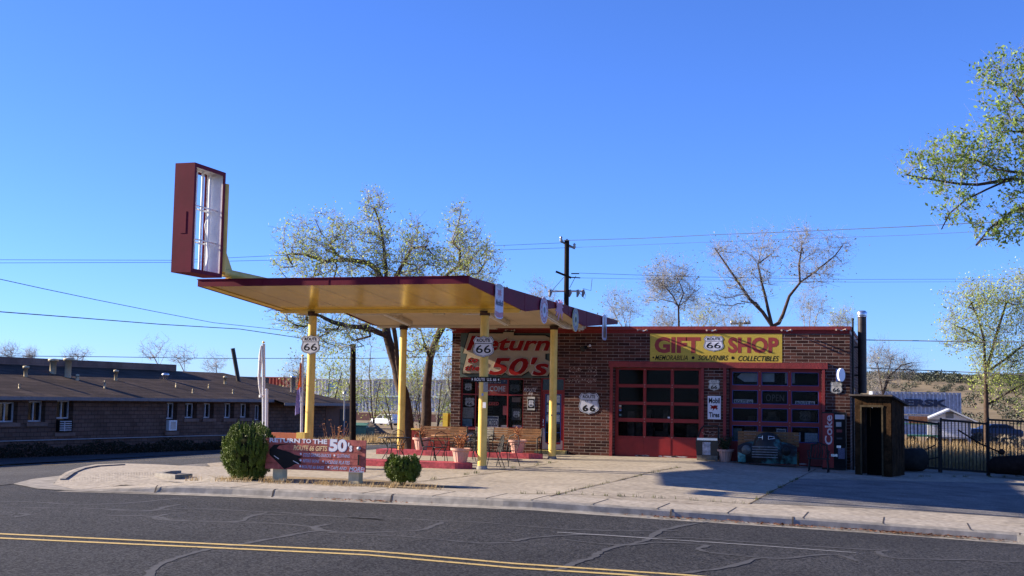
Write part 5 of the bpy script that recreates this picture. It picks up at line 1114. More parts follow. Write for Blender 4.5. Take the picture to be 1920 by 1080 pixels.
# flue pipe and vent pipes by the side wall
p = onX(1617, 720, XB+.35); t = thing('flue_pipe', 'tall black flue pipe with a metal cap on the right side of the shop', 'chimney pipe', (p.x, p.y, 2.2)); zc = onX(1617, 597, XB+.35).z
mk = MB(); mk.lathe((p.x, p.y, 0), [(.15, 2.4), (.15, zc)], 16); mk.build('pipe', mat('flue_black', (.03, .022, .02), .5, .5, 5.), t)
mk = MB(); mk.lathe((p.x, p.y, zc), [(.13, 0), (.17, .02), (.17, .05), (.13, .06)], 18); mk.lathe((p.x, p.y, zc+.08), [(.17, 0), (.18, .1), (.12, .16), (0, .17)], 18); mk.build('cap', CHR, t)
mk = MB(); mk.box((XB+.01, p.y-.03, 3.), (p.x-.15, p.y+.03, 3.06)); mk.box((XB+.01, p.y-.03, 4.), (p.x-.15, p.y+.03, 4.06)); mk.build('bracket', BLKM, t)
for i, (u, v0, x, y_) in enumerate([(1599.5, 601, XB+.1, 44.6), (1612, 616, XB+.1, 45.6)]):
    p = onX(u, 700, x); mk = MB(); zt = onX(u, v0, x).z; mk.tube([(x, p.y, -.3), (x, p.y, zt)], .035, 8); mk.lathe((x, p.y, zt), [(.045, 0), (.05, .05), (0, .07)], 8)
    single(mk, 'vent_pipe', BLKM, ['thin black vent pipe at the front edge of the shop side wall', 'thin black vent pipe between the wall corner and the flue'][i], 'pipe')
# iron gate and fence
yg = 46.8
def gate(u0, u1, label, posts=2):
    a, b = onY(u0, 785, yg), onY(u1, 793, yg); zb = min(G(a.x, yg), G(b.x, yg))-.0; zt = (a.z+b.z)/2; za, zb_ = a.z, b.z
    t = thing('iron_fence', label, 'fence', (a.x, yg, zb), 'black iron fence panels'); mk = MB()
    for dz in (.0, -.0):
        pass
    def rail(z0, z1): mk.hexa([(a.x, yg-.02, z0), (b.x, yg-.02, z1), (b.x, yg+.02, z1), (a.x, yg+.02, z0)], [(a.x, yg-.02, z0+.07), (b.x, yg-.02, z1+.07), (b.x, yg+.02, z1+.07), (a.x, yg+.02, z0+.07)])
    rail(za-.07, zb_-.07); rail(G(a.x, yg)+.1, G(b.x, yg)+.1); mk.build('rail', BLKM, t)
    n = int((b.x-a.x)/.115); mk = MB()
    for i in range(n+1):
        x = a.x+(b.x-a.x)*i/n; ztt = za+(zb_-za)*i/n; mk.box((x-.016, yg-.0095, G(x, yg)+.15), (x+.016, yg+.0095, ztt-.055))
    mk.build('bars', BLKM, t)
    for x, z_ in ((a.x, za), (b.x, zb_)): mk = MB(); mk.box((x-.035, yg-.036, G(x, yg)), (x+.035, yg+.036, z_+.03)); mk.build('post', BLKM, t)
    return t
gate(1694, 1760, 'short black iron fence panel beside the wooden shed'); gate(1764, 1850, 'middle black iron gate panel in front of the white garage'); gate(1853, 2010, 'right black iron fence panel under the leaning branches')
mk = MB(); a, b = gnd(1700, 883), gnd(1925, 893); mk.box((a.x, a.y-.03, G(a.x, a.y)-.3), (b.x, a.y+.03, G(b.x, a.y)+.05)) if False else ribbon(mk, [a, b], .07, .02); o = mk.build('gate_track', mat('track_metal', (.2, .2, .21), .5)); o['kind'] = 'structure'
# round dark tank and leaning beam beside shed, dark old machine under the tree
p = fl(1718, 870, 45.9); t = thing('oil_tank', 'dark rounded tank lying between the shed and the gate', 'tank', p); mk = MB(); N = 22; r = .78
mk.tube([(p.x-.5, 45.6, p.z+.40), (p.x-.45, 45.6, p.z+.42), (p.x+.15, 46.1, p.z+.42), (p.x+.2, 46.15, p.z+.4)], [.2, .38, .40, .2], 24); mk.build('shell', mat('tank_dark', (.02, .018, .016), .8, .4, 4.), t)
for i, (u0, v0, u1, v1) in enumerate([(1735, 843, 1753, 835), (1737, 862, 1761, 857)]):
    mk = MB(); a, b = onY(u0, v0, 46.4), onY(u1, v1, 46.4); mk.tube([a, b], .025, 6); mk.build('tow_bar', BLKM, t)
yy = 46.0; p = fl(1880, 885, yy); t = thing('old_implement', 'dark rusty farm implement half hidden at the right end of the fence', 'farm implement', p)
RD = mat('rust_dark', (.018, .012, .010), .95, .5, 5.); C_ = onY(1884, 868, yy)
mk = MB(); mk.tube([(C_.x-.55, yy+.2, p.z+.35), (C_.x-.3, yy+.2, p.z+.42), (C_.x+.9, yy+.25, p.z+.45), (C_.x+1.6, yy+.3, p.z+.4)], [.15, .30, .36, .2], 16); mk.build('drum_body', RD, t)
mk = MB(); mk.tube([(C_.x-.1, yy, p.z+.85), (C_.x-.8, yy-.05, p.z+1.15), (C_.x-1.5, yy-.1, p.z+1.6)], .03, 6); mk.build('lever', RD, t)
mk = MB(); mk.lathe((C_.x-.1, yy, p.z+.78), [(0, 0), (.1, .04), (.12, .12), (.05, .2), (0, .21)], 10); mk.build('cap', RD, t)
mk = MB(); mk.tube([(C_.x+.6, yy-.1, p.z+.1), (C_.x+1.2, yy, p.z+.9), (C_.x+2.2, yy, p.z+1.8)], [.16, .14, .1], 8); mk.build('beam', RD, t)
# ================================================================ BEYOND THE GATE
# small white garage
dG = 66.; cA = at(1742, 845, dG); cB = at(1821, 845, dG); zg = cA.z-.2; t = thing('white_garage', 'small white gabled garage beyond the black gate', 'garage', cA)
cB = onY(1821, 845, cA.y); ux = (cB-cA); ux.z = 0; Lg = ux.length; ux.normalize(); uy = Vector((-ux.y, ux.x, 0)); zE = onY(1780, 787, cA.y).z; zR = onY(1779, 772, cA.y).z
WS = mat('white_siding', (.78, .80, .84), .6, .1, 4.)
def lp(x, y, z): v = cA+ux*x+uy*y; return (v.x, v.y, z)
mk = MB(); D2 = 5.
mk.hexa([lp(0, 0, zg), lp(Lg, 0, zg), lp(Lg, D2, zg), lp(0, D2, zg)], [lp(0, 0, zE), lp(Lg, 0, zE), lp(Lg, D2, zE), lp(0, D2, zE)]); mk.add([lp(0, 0, zE), lp(Lg, 0, zE), lp(Lg/2, 0, zR)], [(0, 1, 2)]); mk.build('wall', mat('garage_grey', (.30, .31, .33), .7), t)
mk = MB()
for i in range(9): z0 = zE-.12-i*.085*1.05; mk.hexa([lp(.15, -.02, z0-.075), lp(Lg-.15, -.02, z0-.075), lp(Lg-.15, -.001, z0-.075), lp(.15, -.001, z0-.075)], [lp(.15, -.04, z0), lp(Lg-.15, -.04, z0), lp(Lg-.15, -.001, z0), lp(.15, -.001, z0)])
mk.build('awning_door', WS, t)
for xa, xb in ((.25, Lg*.48), (Lg*.54, Lg*.92)): mk = MB(); mk.hexa([lp(xa, -.02, zE-1.75), lp(xb, -.02, zE-1.75), lp(xb, -.001, zE-1.75), lp(xa, -.001, zE-1.75)], [lp(xa, -.02, zE-.98), lp(xb, -.02, zE-.98), lp(xb, -.001, zE-.98), lp(xa, -.001, zE-.98)]); mk.build('window', GLD, t)
mk = MB()
for s in (0, 1):
    xe = -.35 if s == 0 else Lg+.35; ze = zE-.15; q = [lp(xe, -.4, ze), lp(Lg/2, -.4, zR+.08), lp(Lg/2, D2+.2, zR+.08), lp(xe, D2+.2, ze)]; mk.hexa(q if s == 0 else q[::-1], [(v[0], v[1], v[2]+.08) for v in (q if s == 0 else q[::-1])])
mk.build('roof', mat('metal_roof_pale', (.42, .44, .48), .5), t)
mk = MB(); n = 22
for i in range(n):
    x = Lg*(i+.5)/n; h = (zR-zE)*(1-abs(x-Lg/2)/(Lg/2)); mk.hexa([lp(x-.05, -.02, zE+.005), lp(x+.05, -.02, zE+.005), lp(x+.05, -.003, zE+.005), lp(x-.05, -.003, zE+.005)], [lp(x-.05, -.02, zE+h), lp(x+.05, -.02, zE+h), lp(x+.05, -.003, zE+h), lp(x-.05, -.003, zE+h)])
mk.build('gable_boards', WS, t)
mk = MB()
for i in range(5): z = zE+.08+i*.07; mk.hexa([lp(Lg/2-.2, -.035, z), lp(Lg/2+.2, -.035, z), lp(Lg/2+.2, -.022, z), lp(Lg/2-.2, -.022, z)], [lp(Lg/2-.2, -.045, z+.05), lp(Lg/2+.2, -.045, z+.05), lp(Lg/2+.2, -.022, z+.05), lp(Lg/2-.2, -.022, z+.05)])
mk.build('louvre', mat('louvre_grey', (.16, .17, .18)), t)
# flatbed clutter left of garage
a = at(1700, 822, 62); t = thing('flatbed_trailer', 'green flatbed trailer with rusty crates left of the white garage', 'trailer', a); q = lambda du, dz: Vector((a.x+du, a.y, a.z+dz))
mk = MB(); mk.box(q(0, .1), q(1.5, .18)+Vector((0, 1.2, 0))); mk.build('bed', mat('green_paint', (.03, .12, .08)), t); mk = MB(); mk.box(q(.1, .75), q(1.0, 1.1)+Vector((0, .6, 0))); mk.build('crate', mat('rusty_crate', (.16, .08, .05), .8, .4, 5.), t)
for dx in (.25, 1.2):
    mk = MB(); mk.tube([(a.x+dx, a.y-.05, a.z-.15), (a.x+dx, a.y+.1, a.z-.15)], .3, 16); mk.build('wheel', BLKM, t)
mk = MB(); mk.box(q(-.1, .7), q(1.5, .75)+Vector((0, 1., 0))); mk.box(q(0, .18), q(.05, .7)); mk.box(q(1.4, .18), q(1.45, .7)); mk.build('rack', mat('green_paint', (.03, .12, .08)), t)
# parked dark car right of garage
def car(name, label, P, ang, L_=4.5, W_=1.8, H_=1.6, bm_=None, kind='suv', group=None):
    t = thing(name, label, 'car' if kind != 'suv' else 'SUV', P)
    ca, sa = math.cos(ang), math.sin(ang)
    def T(x, y, z): return (P.x+x*ca-y*sa, P.y+x*sa+y*ca, P.z+z)
    sec = [(-L_/2, .45, .75), (-L_/2+.1, .32, .95*1), (-L_*.28, .30, 1.0), (L_*.12, .3, 1.02), (L_/2-.25, .3, .98), (L_/2, .45, .85)]
    vs = []
    for x, z0, z1 in sec:
        w = W_/2*(.9 if abs(x) > L_*.45 else 1); vs += [T(x, -w, z0), T(x, -w*1.02, (z0+z1)/2), T(x, -w*.94, z1), T(x, w*.94, z1), T(x, w*1.02, (z0+z1)/2), T(x, w, z0)]
    n = 6; mk = MB(); mk.add(vs, [(i*n+j, i*n+(j+1) % n, (i+1)*n+(j+1) % n, (i+1)*n+j) for i in range(len(sec)-1) for j in range(n)]+[tuple(range(n))[::-1], tuple(range(len(vs)-n, len(vs)))]); mk.build('body', bm_, t)
    x0, x1, x2, x3 = (-L_*.27, -L_*.10, L_*.42, L_*.47) if kind == 'suv' else (-L_*.25, -L_*.08, L_*.2, L_*.36)
    c0_ = [T(x0, -W_*.46, 1.0), T(x3, -W_*.46, 1.0), T(x3, W_*.46, 1.0), T(x0, W_*.46, 1.0)]; c1_ = [T(x1, -W_*.40, H_), T(x2, -W_*.40, H_), T(x2, W_*.40, H_), T(x1, W_*.40, H_)]
    mk = MB(); mk.hexa(c0_, c1_); mk.build('cabin', bm_, t)
    def side(xa, xb, za=1.06, zb=H_-.1):
        for s in (-1, 1):
            f0 = lambda x: x
            def yw(z): return (.46-.06*(z-1.0)/(H_-1.0))*W_+.006
            m_ = MB(); xa2 = xa+(.10 if xa < -L_*.1 else 0)*1; P4 = [T(xa, s*yw(za), za), T(xb, s*yw(za), za), T(xb, s*yw(zb), zb), T(max(xa, x1-.02) if xa < x1 else xa, s*yw(zb), zb)]
            m_.add(P4 if s < 0 else P4[::-1], [(0, 1, 2, 3)]); m_.build('side_window', GLD, t)
    wd = (x3-x1); side(x0+.12, x1+wd*.22); side(x1+wd*.27, x1+wd*.58); side(x1+wd*.63, x1+wd*.9)
    for x in (-L_*.32, L_*.30):
        for s in (-1, 1):
            m_ = MB(); m_.tube([T(x, s*W_*.5, .34), T(x, s*W_*.40, .34)], .34, 18); wh = m_.build('wheel', BLKM, t)
            m_ = MB(); m_.tube([T(x, s*W_*.505, .34), T(x, s*W_*.49, .34)], .2, 14); m_.build('rim', GRYM, wh)
    for s in (-1, 1): m_ = MB(); m_.tube([T(-L_/2-.01, s*W_*.36, .72), T(-L_/2+.1, s*W_*.36, .72)], .09, 10); m_.build('headlight', CHR, t)
    m_ = MB(); m_.hexa([T(-L_/2-.06, -W_*.46, .4), T(-L_/2+.1, -W_*.46, .4), T(-L_/2+.1, W_*.46, .4), T(-L_/2-.06, W_*.46, .4)], [T(-L_/2-.06, -W_*.46, .55), T(-L_/2+.1, -W_*.46, .55), T(-L_/2+.1, W_*.46, .55), T(-L_/2-.06, W_*.46, .55)]); m_.build('bumper', GRYM, t)
    return t
P = at(722, 797.5, 190)
car('parked_suv', 'white SUV parked beyond the dirt pile behind the trees', P, rad(-16), bm_=mat('car_white', (.66, .68, .72), .3, .05), H_=1.72)
P = at(1862, 826, 105); car('parked_car', 'dark blue car parked right of the small white garage', P, rad(20), bm_=mat('car_navy', (.02, .03, .06), .3), kind='car', H_=1.4)
# dumpster
dD = 85.; a = at(656, 829, dD); b = at(697, 829, dD); zt = at(680, 799, dD).z; zg = at(680, 829, dD).z; ux = (b-a); ux.z = 0; Ld = ux.length; ux.normalize(); uy = Vector((-ux.y, ux.x, 0))
t = thing('dumpster', 'green metal dumpster behind the dark utility pole', 'dumpster', a)
def lp(x, y, z): v = a+ux*x+uy*y; return (v.x, v.y, z)
mk = MB(); dx = .12; Ls = Ld*.72
mk.hexa([lp(0, 0, zg+.1), lp(Ls, 0, zg+.1), lp(Ls, 1.3, zg+.1), lp(0, 1.3, zg+.1)], [lp(-dx*.2, -.15, zt), lp(Ls+dx*.2, -.15, zt), lp(Ls+dx*.2, 1.4, zt), lp(-dx*.2, 1.4, zt)]); mk.build('box', mat('dumpster_green', (.14, .34, .24), .6, .2, 3.), t)
mk = MB(); mk.box(lp(Ls+.03, -.05, zg+.1), lp(Ld, 1.3, zt-.08)); mk.build('side_pocket', mat('dumpster_dark', (.02, .06, .04), .6), t)
mk = MB(); mk.box(lp(Ls+.15, -.07, zg+.55), lp(Ls+.5, -.052, zg+.75)); mk.build('label_plate', mat('label_olive', (.3, .33, .2)), t)
mk = MB(); mk.hexa([lp(-.05, -.2, zt+.005), lp(Ls+.05, -.2, zt+.005), lp(Ls+.05, 1.45, zt+.15), lp(-.05, 1.45, zt+.15)], [lp(-.05, -.2, zt+.05), lp(Ls+.05, -.2, zt+.05), lp(Ls+.05, 1.45, zt+.2), lp(-.05, 1.45, zt+.2)]); mk.build('lid', mat('lid_green', (.05, .14, .09)), t)
# dirt pile
dD = 105; c = at(682, 816, dD); mk = MB(); rn = random.Random(12); n = 26; vs = []
for j in range(n+1):
    for i in range(n+1):
        x, y = (i/n-.5)*2, (j/n-.5)*2; r = max(abs(x), abs(y)); h = max(0, 1-(x*x+y*y)**.5)
        vs.append((c.x+x*3.6, c.y+y*2.6, c.z-.3+1.15*h**.6*(1+.35*math.sin(x*7+y*3))+rn.uniform(-.09, .09)*(h > 0)))
mk.add(vs, [(j*(n+1)+i, j*(n+1)+i+1, (j+1)*(n+1)+i+1, (j+1)*(n+1)+i) for j in range(n) for i in range(n)]); single(mk, 'dirt_pile', mat('dirt_pile', (.10, .08, .065), 1., .5, 4., bump=1., bscale=8), 'dark dirt and rubble pile between dumpster and white SUV', 'dirt pile')
# ================================================================ CONTAINERS (stacked along the railway)
def container(u0, u1, vt, vb, d0, d1, m_, label, text=None, txm=None):
    """front long face from pixel u0..u1, top vt, bottom vb"""
    a = at(u0, vt, d0); b = at(u1, vt, d1); zt = (a.z+b.z)/2; zb = (at(u0, vb, d0).z+at(u1, vb, d1).z)/2
    ux = b-a; ux.z = 0; L_ = ux.length; ux.normalize(); uy = Vector((-ux.y, ux.x, 0)); a.z = zb
    t = thing('shipping_container', label, 'container', a, 'shipping containers stacked along the railway'); H_ = zt-zb
    def lp(x, y, z): v = a+ux*x+uy*y; return (v.x, v.y, zb+z)
    mk = MB(); n = max(8, int(L_/(.5 if d0 < 180 else .62))); pts = []
    for i in range(n):
        x = L_*(i)/n; w = L_/n; pts += [(x, 0), (x+w*.3, 0), (x+w*.45, .17), (x+w*.85, .17)]
    pts.append((L_, 0)); vs = [lp(x, y, .15) for x, y in pts]+[lp(x, y, H_-.12) for x, y in pts]; k = len(pts)
    mk.add(vs, [(i, i+1, k+i+1, k+i) for i in range(k-1)])
    mk.add([lp(0, .19, 0), lp(L_, .19, 0), lp(L_, 2.4, 0), lp(0, 2.4, 0), lp(0, .19, H_), lp(L_, .19, H_), lp(L_, 2.4, H_), lp(0, 2.4, H_)], [(4, 5, 6, 7), (1, 2, 6, 5), (2, 3, 7, 6), (3, 0, 4, 7)]); mk.build('corrugated_wall', m_, t)
    for z0, z1 in ((0, .15), (H_-.12, H_)): mk = MB(); mk.hexa([lp(0, -.03, z0), lp(L_, -.03, z0), lp(L_, .12, z0), lp(0, .12, z0)], [lp(0, -.03, z1), lp(L_, -.03, z1), lp(L_, .12, z1), lp(0, .12, z1)]); mk.build('rail', m_, t)
    for x in (0, L_-.12): mk = MB(); mk.hexa([lp(x, -.035, .0), lp(x+.12, -.035, .0), lp(x+.12, .1, .0), lp(x, .1, .0)], [lp(x, -.035, H_), lp(x+.12, -.035, H_), lp(x+.12, .1, H_), lp(x, .1, H_)]); mk.build('corner_post', m_, t)
    if text:
        s, ua, ub, va, vb2 = text; pa = at(ua, vb2, d0+(d1-d0)*(ua-u0)/(u1-u0)); pbb = at(ub, vb2, d0+(d1-d0)*(ub-u0)/(u1-u0)); pc = at(ua, va, d0+(d1-d0)*(ua-u0)/(u1-u0))
        mk = MB(); letters(mk, s, pa-uy*.3, (pbb-pa).length, pc.z-pa.z, ux=ux, uz=(0, 0, 1), off=.0, t=.02, bold=.05); mk.build('lettering', txm or mat('navy_text', (.02, .03, .06)), t)
    return t
CG = mat('container_grey', (.36, .40, .47), .5, .15, .8, scale2=3); CW = mat('container_white', (.50, .52, .56), .5, .12, .8); CR_ = mat('container_red', (.33, .06, .035), .6, .15, .8); CB = mat('container_blue', (.05, .20, .42), .5, .15, .8)
container(1636, 1802, 735, 777, 161, 160, CG, 'pale grey container with big dark lettering beyond the white garage', ('MAERSK', 1645, 1776, 747, 761))
container(1638, 1802, 778.5, 815, 161, 160, CG, 'pale grey container directly below the one with big dark lettering')
container(480, 582, 707, 738, 215, 212, CR_, 'rust red container showing above the motel roof')
container(584, 700, 710.5, 742, 212, 208, CW, 'white container top row, left of the trees behind the motel')
container(702, 850, 711, 743, 208, 204, CG, 'grey container top row, right behind the big trunks'); container(852, 980, 712, 744, 204, 200, CW, 'white container top row, partly behind the shop')
container(584, 705, 743.5, 771, 212, 208, CG, 'grey container bottom row left'); container(707, 850, 744.5, 772, 208, 204, CW, 'white container bottom row right, behind the SUV'); container(480, 582, 739.5, 770, 215, 212, CB, 'blue container bottom row hidden behind the motel')
a = at(584, 772, 206); b = at(860, 774, 198); mk = MB(); ux = (b-a); mk.hexa([(a.x, a.y, a.z-1.2), (b.x, b.y, a.z-1.2), (b.x, b.y+2, a.z-1.2), (a.x, a.y+2, a.z-1.2)], [(a.x, a.y, a.z), (b.x, b.y, a.z), (b.x, b.y+2, a.z), (a.x, a.y+2, a.z)]); single(mk, 'rail_wagon', mat('wagon_brown', (.12, .05, .04)), 'dark brown rail wagon bed under the left containers', 'rail wagon')
# blue emblem patch on the white container
a = at(612, 735, 209.5); mk = MB(); mk.add([(a.x, a.y-.6, a.z), (a.x+2.6, a.y-.5, a.z+.4), (a.x+2.2, a.y-.5, a.z+1.9), (a.x+.4, a.y-.6, a.z+1.4)], [(0, 1, 2, 3)]); o = mk.build('blue_patch', CB, bpy.data.objects['shipping_container.003'])
# ================================================================ MOTEL
mA = at(0, 848, 57); mB = at(655, 835, 82); mA.z = mB.z = 0
ux = (mB-mA); Lm = ux.length; ux.normalize(); uy = Vector((-ux.y, ux.x, 0))   # uy: away from the street (to the left/back)
mo = thing('motel', 'long low brown block motel with a dark shingle roof across the side street', 'motel', (mA.x, mA.y, -1.)); mo.rotation_euler = (0, 0, math.atan2(ux.y, ux.x)); MO = Vector((mA.x, mA.y, -1.))
def mloc(u, v, yoff=0.):     # pixel -> (local x, local z) on facade plane offset yoff (towards street = -)
    P0 = mA-uy*(-yoff)*1.0 if False else mA+uy*yoff; d = Vector(ray(u, v)); c = Vector((0, 0, HC)); nrm = uy; t_ = (P0-c).dot(nrm)/d.dot(nrm); p = c+d*t_; return (p-mA).dot(ux), p.z+1.
def mbuild(mk, name, m_, par):
    me = bpy.data.meshes.new(name); me.from_pydata([tuple(v) for v in mk.v], [], mk.f); me.polygons.foreach_set('use_smooth', mk.sm); me.materials.append(m_); o = bpy.data.objects.new(name, me); COL.objects.link(o); o.parent = par; return o
x_s = mloc(540, 760)[0]; EV = 2.66; X0 = -14.
wins = []
for (u0, u1, v0, v1, ac) in [(-3, 33, 754, 792, 0), (53, 85, 752, 791, 0), (106, 137, 751, 775+35, 1), (312, 332, 755, 808, 2), (347, 369, 756, 784, 0), (382, 401, 756, 784, 0), (420.5, 439, 756, 784, 0), (450.5, 468, 757, 783, 0), (478, 492, 759, 788, 0)]:
    a = mloc(u0, (v0+v1)/2); b = mloc(u1, (v0+v1)/2); wins.append((a[0], b[0], mloc((u0+u1)/2, v1)[1], mloc((u0+u1)/2, v0)[1], ac))
mk = MB(); rec = .32; wallgrid(mk, X0, Lm, -.5, EV, [w[:4] for w in wins], 0, rec)
mk.add([(Lm, 0, -.5), (Lm, 9, -.5), (Lm, 9, EV), (Lm, 0, EV)], [(0, 1, 2, 3)]); mbuild(mk, 'wall', BLK, mo)
mk = MB(); xw = mloc(610, 790)[0]; mk.box((xw, -.03, -.4), (Lm+.02, -.002, EV)); mbuild(mk, 'wood_siding', mat('motel_siding', (.15, .085, .062), .8, .15, 3.), mo)
mk = MB(); xd = mloc(636, 790)[0]; mk.box((xd, -.05, -.1), (xd+1.9, -.031, 2.1)); mbuild(mk, 'back_door', mat('door_dark', (.03, .022, .02), .7), mo)
WFR = mat('window_frame_white', (.45, .45, .47), .5)
for i, (a, b, c, d, ac) in enumerate(wins):
    z0 = c if ac == 0 else c+(d-c)*.42; wd = (b-a); xl = a+.05; xr = b-.02 if ac == 0 and i < 2 else b-.05
    mk = MB(); f_ = .07
    for p, q in (((xl, rec-.06, z0), (xl+f_, rec, d)), ((xr-f_, rec-.06, z0), (xr, rec, d)), ((xl+f_, rec-.06, z0), (xr-f_, rec, z0+f_)), ((xl+f_, rec-.06, d-f_), (xr-f_, rec, d)), (((xl+xr)/2-f_/2, rec-.058, z0+f_), ((xl+xr)/2+f_/2, rec-.002, d-f_))): mk.box(p, q)
    wo_ = mbuild(mk, 'window', WFR, mo); mk = MB(); mk.box((a, rec+.001, c), (b, rec+.02, d)); mbuild(mk, 'glass', GLD, wo_)
    mk = MB(); mk.box((a-.12, -.09, c-.2), (b+.12, -.002, c-.03)); mbuild(mk, 'sill', BLK2, wo_)
    if ac:
        t = thing('air_conditioner', ['', 'louvred air conditioner below the tall window on the left part of the motel', 'white boxy air conditioner below the tall window in the middle of the motel'][ac], 'air conditioner', (0, 0, 0)); t.rotation_euler = mo.rotation_euler
        o3 = Vector((a, 0, c)); wpos = MO+ux*a+Vector((0, 0, c)); t.location = wpos
        mk = MB(); hh = (d-c)*.38; ww = wd*.78; mk.box((0.04, -.18, .03), (ww, .25, hh)); mbuild(mk, 'case', WHT if ac == 2 else BLKM, t); mk = MB()
        if ac == 1:
            for j in range(5): mk.box((.06, -.2, .08+j*hh/5.6), (ww-.02, -.181, .08+j*hh/5.6+.04))
            mk.box((ww*.4, -.205, .05), (ww*.4+.05, -.2, hh-.05)); mbuild(mk, 'louvre', WFR, t)
        else: mk.box((.16, -.19, .09), (ww-.08, -.181, hh-.07)); mbuild(mk, 'grille', GRYM, t)
# roof: main slope + lower front slope at the right wing, hip end
RS = (mloc(500, 751)[0]); OV = .55; XE = Lm-1.2; RY = 6.0; RZ = 1.62
ez = 1.67+1.0
def slope(y): return ez+(y+OV)*RZ/(RY+OV)
mk = MB(); xh = mloc(490, 730)[0]
V = [(X0, -OV, ez), (RS, -OV, ez), (RS, -OV-.75, slope(-OV-.75)), (XE, -OV-.75, slope(-OV-.75)), (XE-4.5-.0, RY, slope(RY)), (X0, RY, slope(RY))]
top = [Vector(v) for v in V]; mk.add(top, [tuple(range(6))]); 
mk.add([V[3], (XE, RY+3, slope(-OV-.75)), V[4]], [(0, 1, 2)])
th = .10; mk.add([(v[0], v[1], v[2]-th) for v in V], [tuple(range(6))[::-1]]); rf = mbuild(mk, 'roof', SHG, mo)
mk = MB(); mk.box((X0, -OV-.03, ez-.16), (RS, -OV-.002, ez+.005)); zz2 = slope(-OV-.75); mk.box((RS, -OV-.78, zz2-.16), (XE, -OV-.752, zz2+.005)); mk.box((XE+.0, -OV-.78, zz2-.16), (XE+.03, RY+3, zz2)); mbuild(mk, 'gutter', mat('gutter_metal', (.17, .15, .15), .5, .2), mo)
def roofpx(u, v):   # hit the sloped roof plane
    d = Vector(ray(u, v)); c = Vector((0, 0, HC)); nl = Vector((0, -RZ, RY+OV)).normalized(); nw = uy*nl.y+Vector((0, 0, nl.z)); P0 = mA+uy*(-OV)+Vector((0, 0, ez-1.)); t_ = (P0-c).dot(nw)/d.dot(nw); p = c+d*t_; q = p-mA; return Vector((q.dot(ux), q.dot(uy), p.z+1.))
CRMV = mat('vent_cream', (.50, .42, .27), .7, .15, 5.)
for u, vb, vt, r, kind in [(48, 706, 688, .10, 'cap'), (99, 700, 675, .17, 'flue'), (127, 707, 674, .17, 'flue'), (145, 713, 703, .09, 'flash'), (217, 713, 695, .09, 'cap'), (196, 728, 715, .05, 'p'), (36, 728, 721, .05, 'p'), (310, 711, 700, .2, 'turbine'), (330, 726, 719, .05, 'p'), (361.5, 737, 730, .05, 'p'), (391.5, 728, 721, .05, 'p'), (422, 720, 706, .08, 'cap'), (437, 738, 731, .05, 'p')]:
    b = roofpx(u, vb); dd = math.hypot(*(mA+ux*b.x+uy*b.y)[:2]); h = (vb-vt)*dd/FPX; mk = MB()
    if kind == 'turbine': mk.lathe(b, [(r*.6, -.1), (r*.6, h*.45), (r, h*.5), (r*1.1, h*.8), (r*.8, h), (0, h*1.03)], 16); mbuild(mk, 'turbine_vent', CHR, rf)
    else:
        mk.lathe(b, [(r, -.1), (r, h-(.06 if kind != 'p' else 0)), (r*1.6 if kind in ('cap', 'flue') else r, h-.12), (r*1.6 if kind in ('cap', 'flue') else r, h), (0, h+.03)], 12); mbuild(mk, 'flue' if kind == 'flue' else 'vent_pipe', CRMV, rf)
b = roofpx(448, 715); mk = MB(); dd = math.hypot(*(mA+ux*b.x+uy*b.y)[:2]); k = dd/FPX; mk.tube([b-Vector((0, 0, .1)), b+Vector((-.35, .3, 60*k))], .13, 10); mbuild(mk, 'leaning_flue', mat('flue_black', (.03, .022, .02), .5), rf)
p_ = roofpx(549, 735); mk = MB(); mk.lathe(p_, [(.16, -.2), (.16, .9), (.2, .92), (.2, 1.0), (0, 1.02)], 12); mbuild(mk, 'metal_flue', CHR, rf)
# taller flat building behind the motel roof
fb = thing('flat_building', 'taller flat topped brown block building behind the motel roof', 'building', (mA.x, mA.y, -1.)); fb.rotation_euler = mo.rotation_euler
def bz(u, v, y): return mloc(u, v, y)
xa_ = bz(331, 686, RY)[0]; zt1 = bz(100, 673, RY)[1]; zt2 = bz(400, 704, RY)[1]; xb2 = bz(478, 710, RY)[0]
mk = MB(); mk.box((X0, RY+.0, -.5), (xa_, RY+9, zt1)); mbuild(mk, 'high_wing', BLK2, fb); mk = MB(); mk.box((xa_+.002, RY+.01, -.5), (xb2+1.5, RY+9, zt2)); mbuild(mk, 'low_wing', BLK2, fb)
# conduit along the wall and hedge
mk = MB(); mk.tube([(X0, -.05, .62), (12, -.05, .62), (Lm-9, -.05, .6)], .03, 6); mbuild(mk, 'conduit', GRYM, mo)
rn = random.Random(44); mk = MB()
for i in range(7500):
    x = rn.uniform(-8, Lm-6); y = -.15-abs(rn.gauss(0, .35)); h = .42*(1+.35*math.sin(x*1.3)+.2*math.sin(x*3.7)); z = rn.uniform(-.25, h)*(1-min(.8, abs(y)*.5)); s = rn.uniform(.03, .07); w = MO+ux*x+uy*y; c = Vector((w.x, w.y, G(w.x, w.y)-.05+z+.05)); d = Vector([rn.gauss(0, 1) for _ in range(3)]).normalized(); e_ = d.orthogonal().normalized()
    mk.add([c-d*s, c+e_*s*.7, c+d*s, c-e_*s*.7], [(0, 1, 2, 3)])
single(mk, 'hedge', mat('hedge_dark', (.03, .03, .018), .9, .3, 3.), 'low dark hedge along the foot of the motel wall', 'hedge')
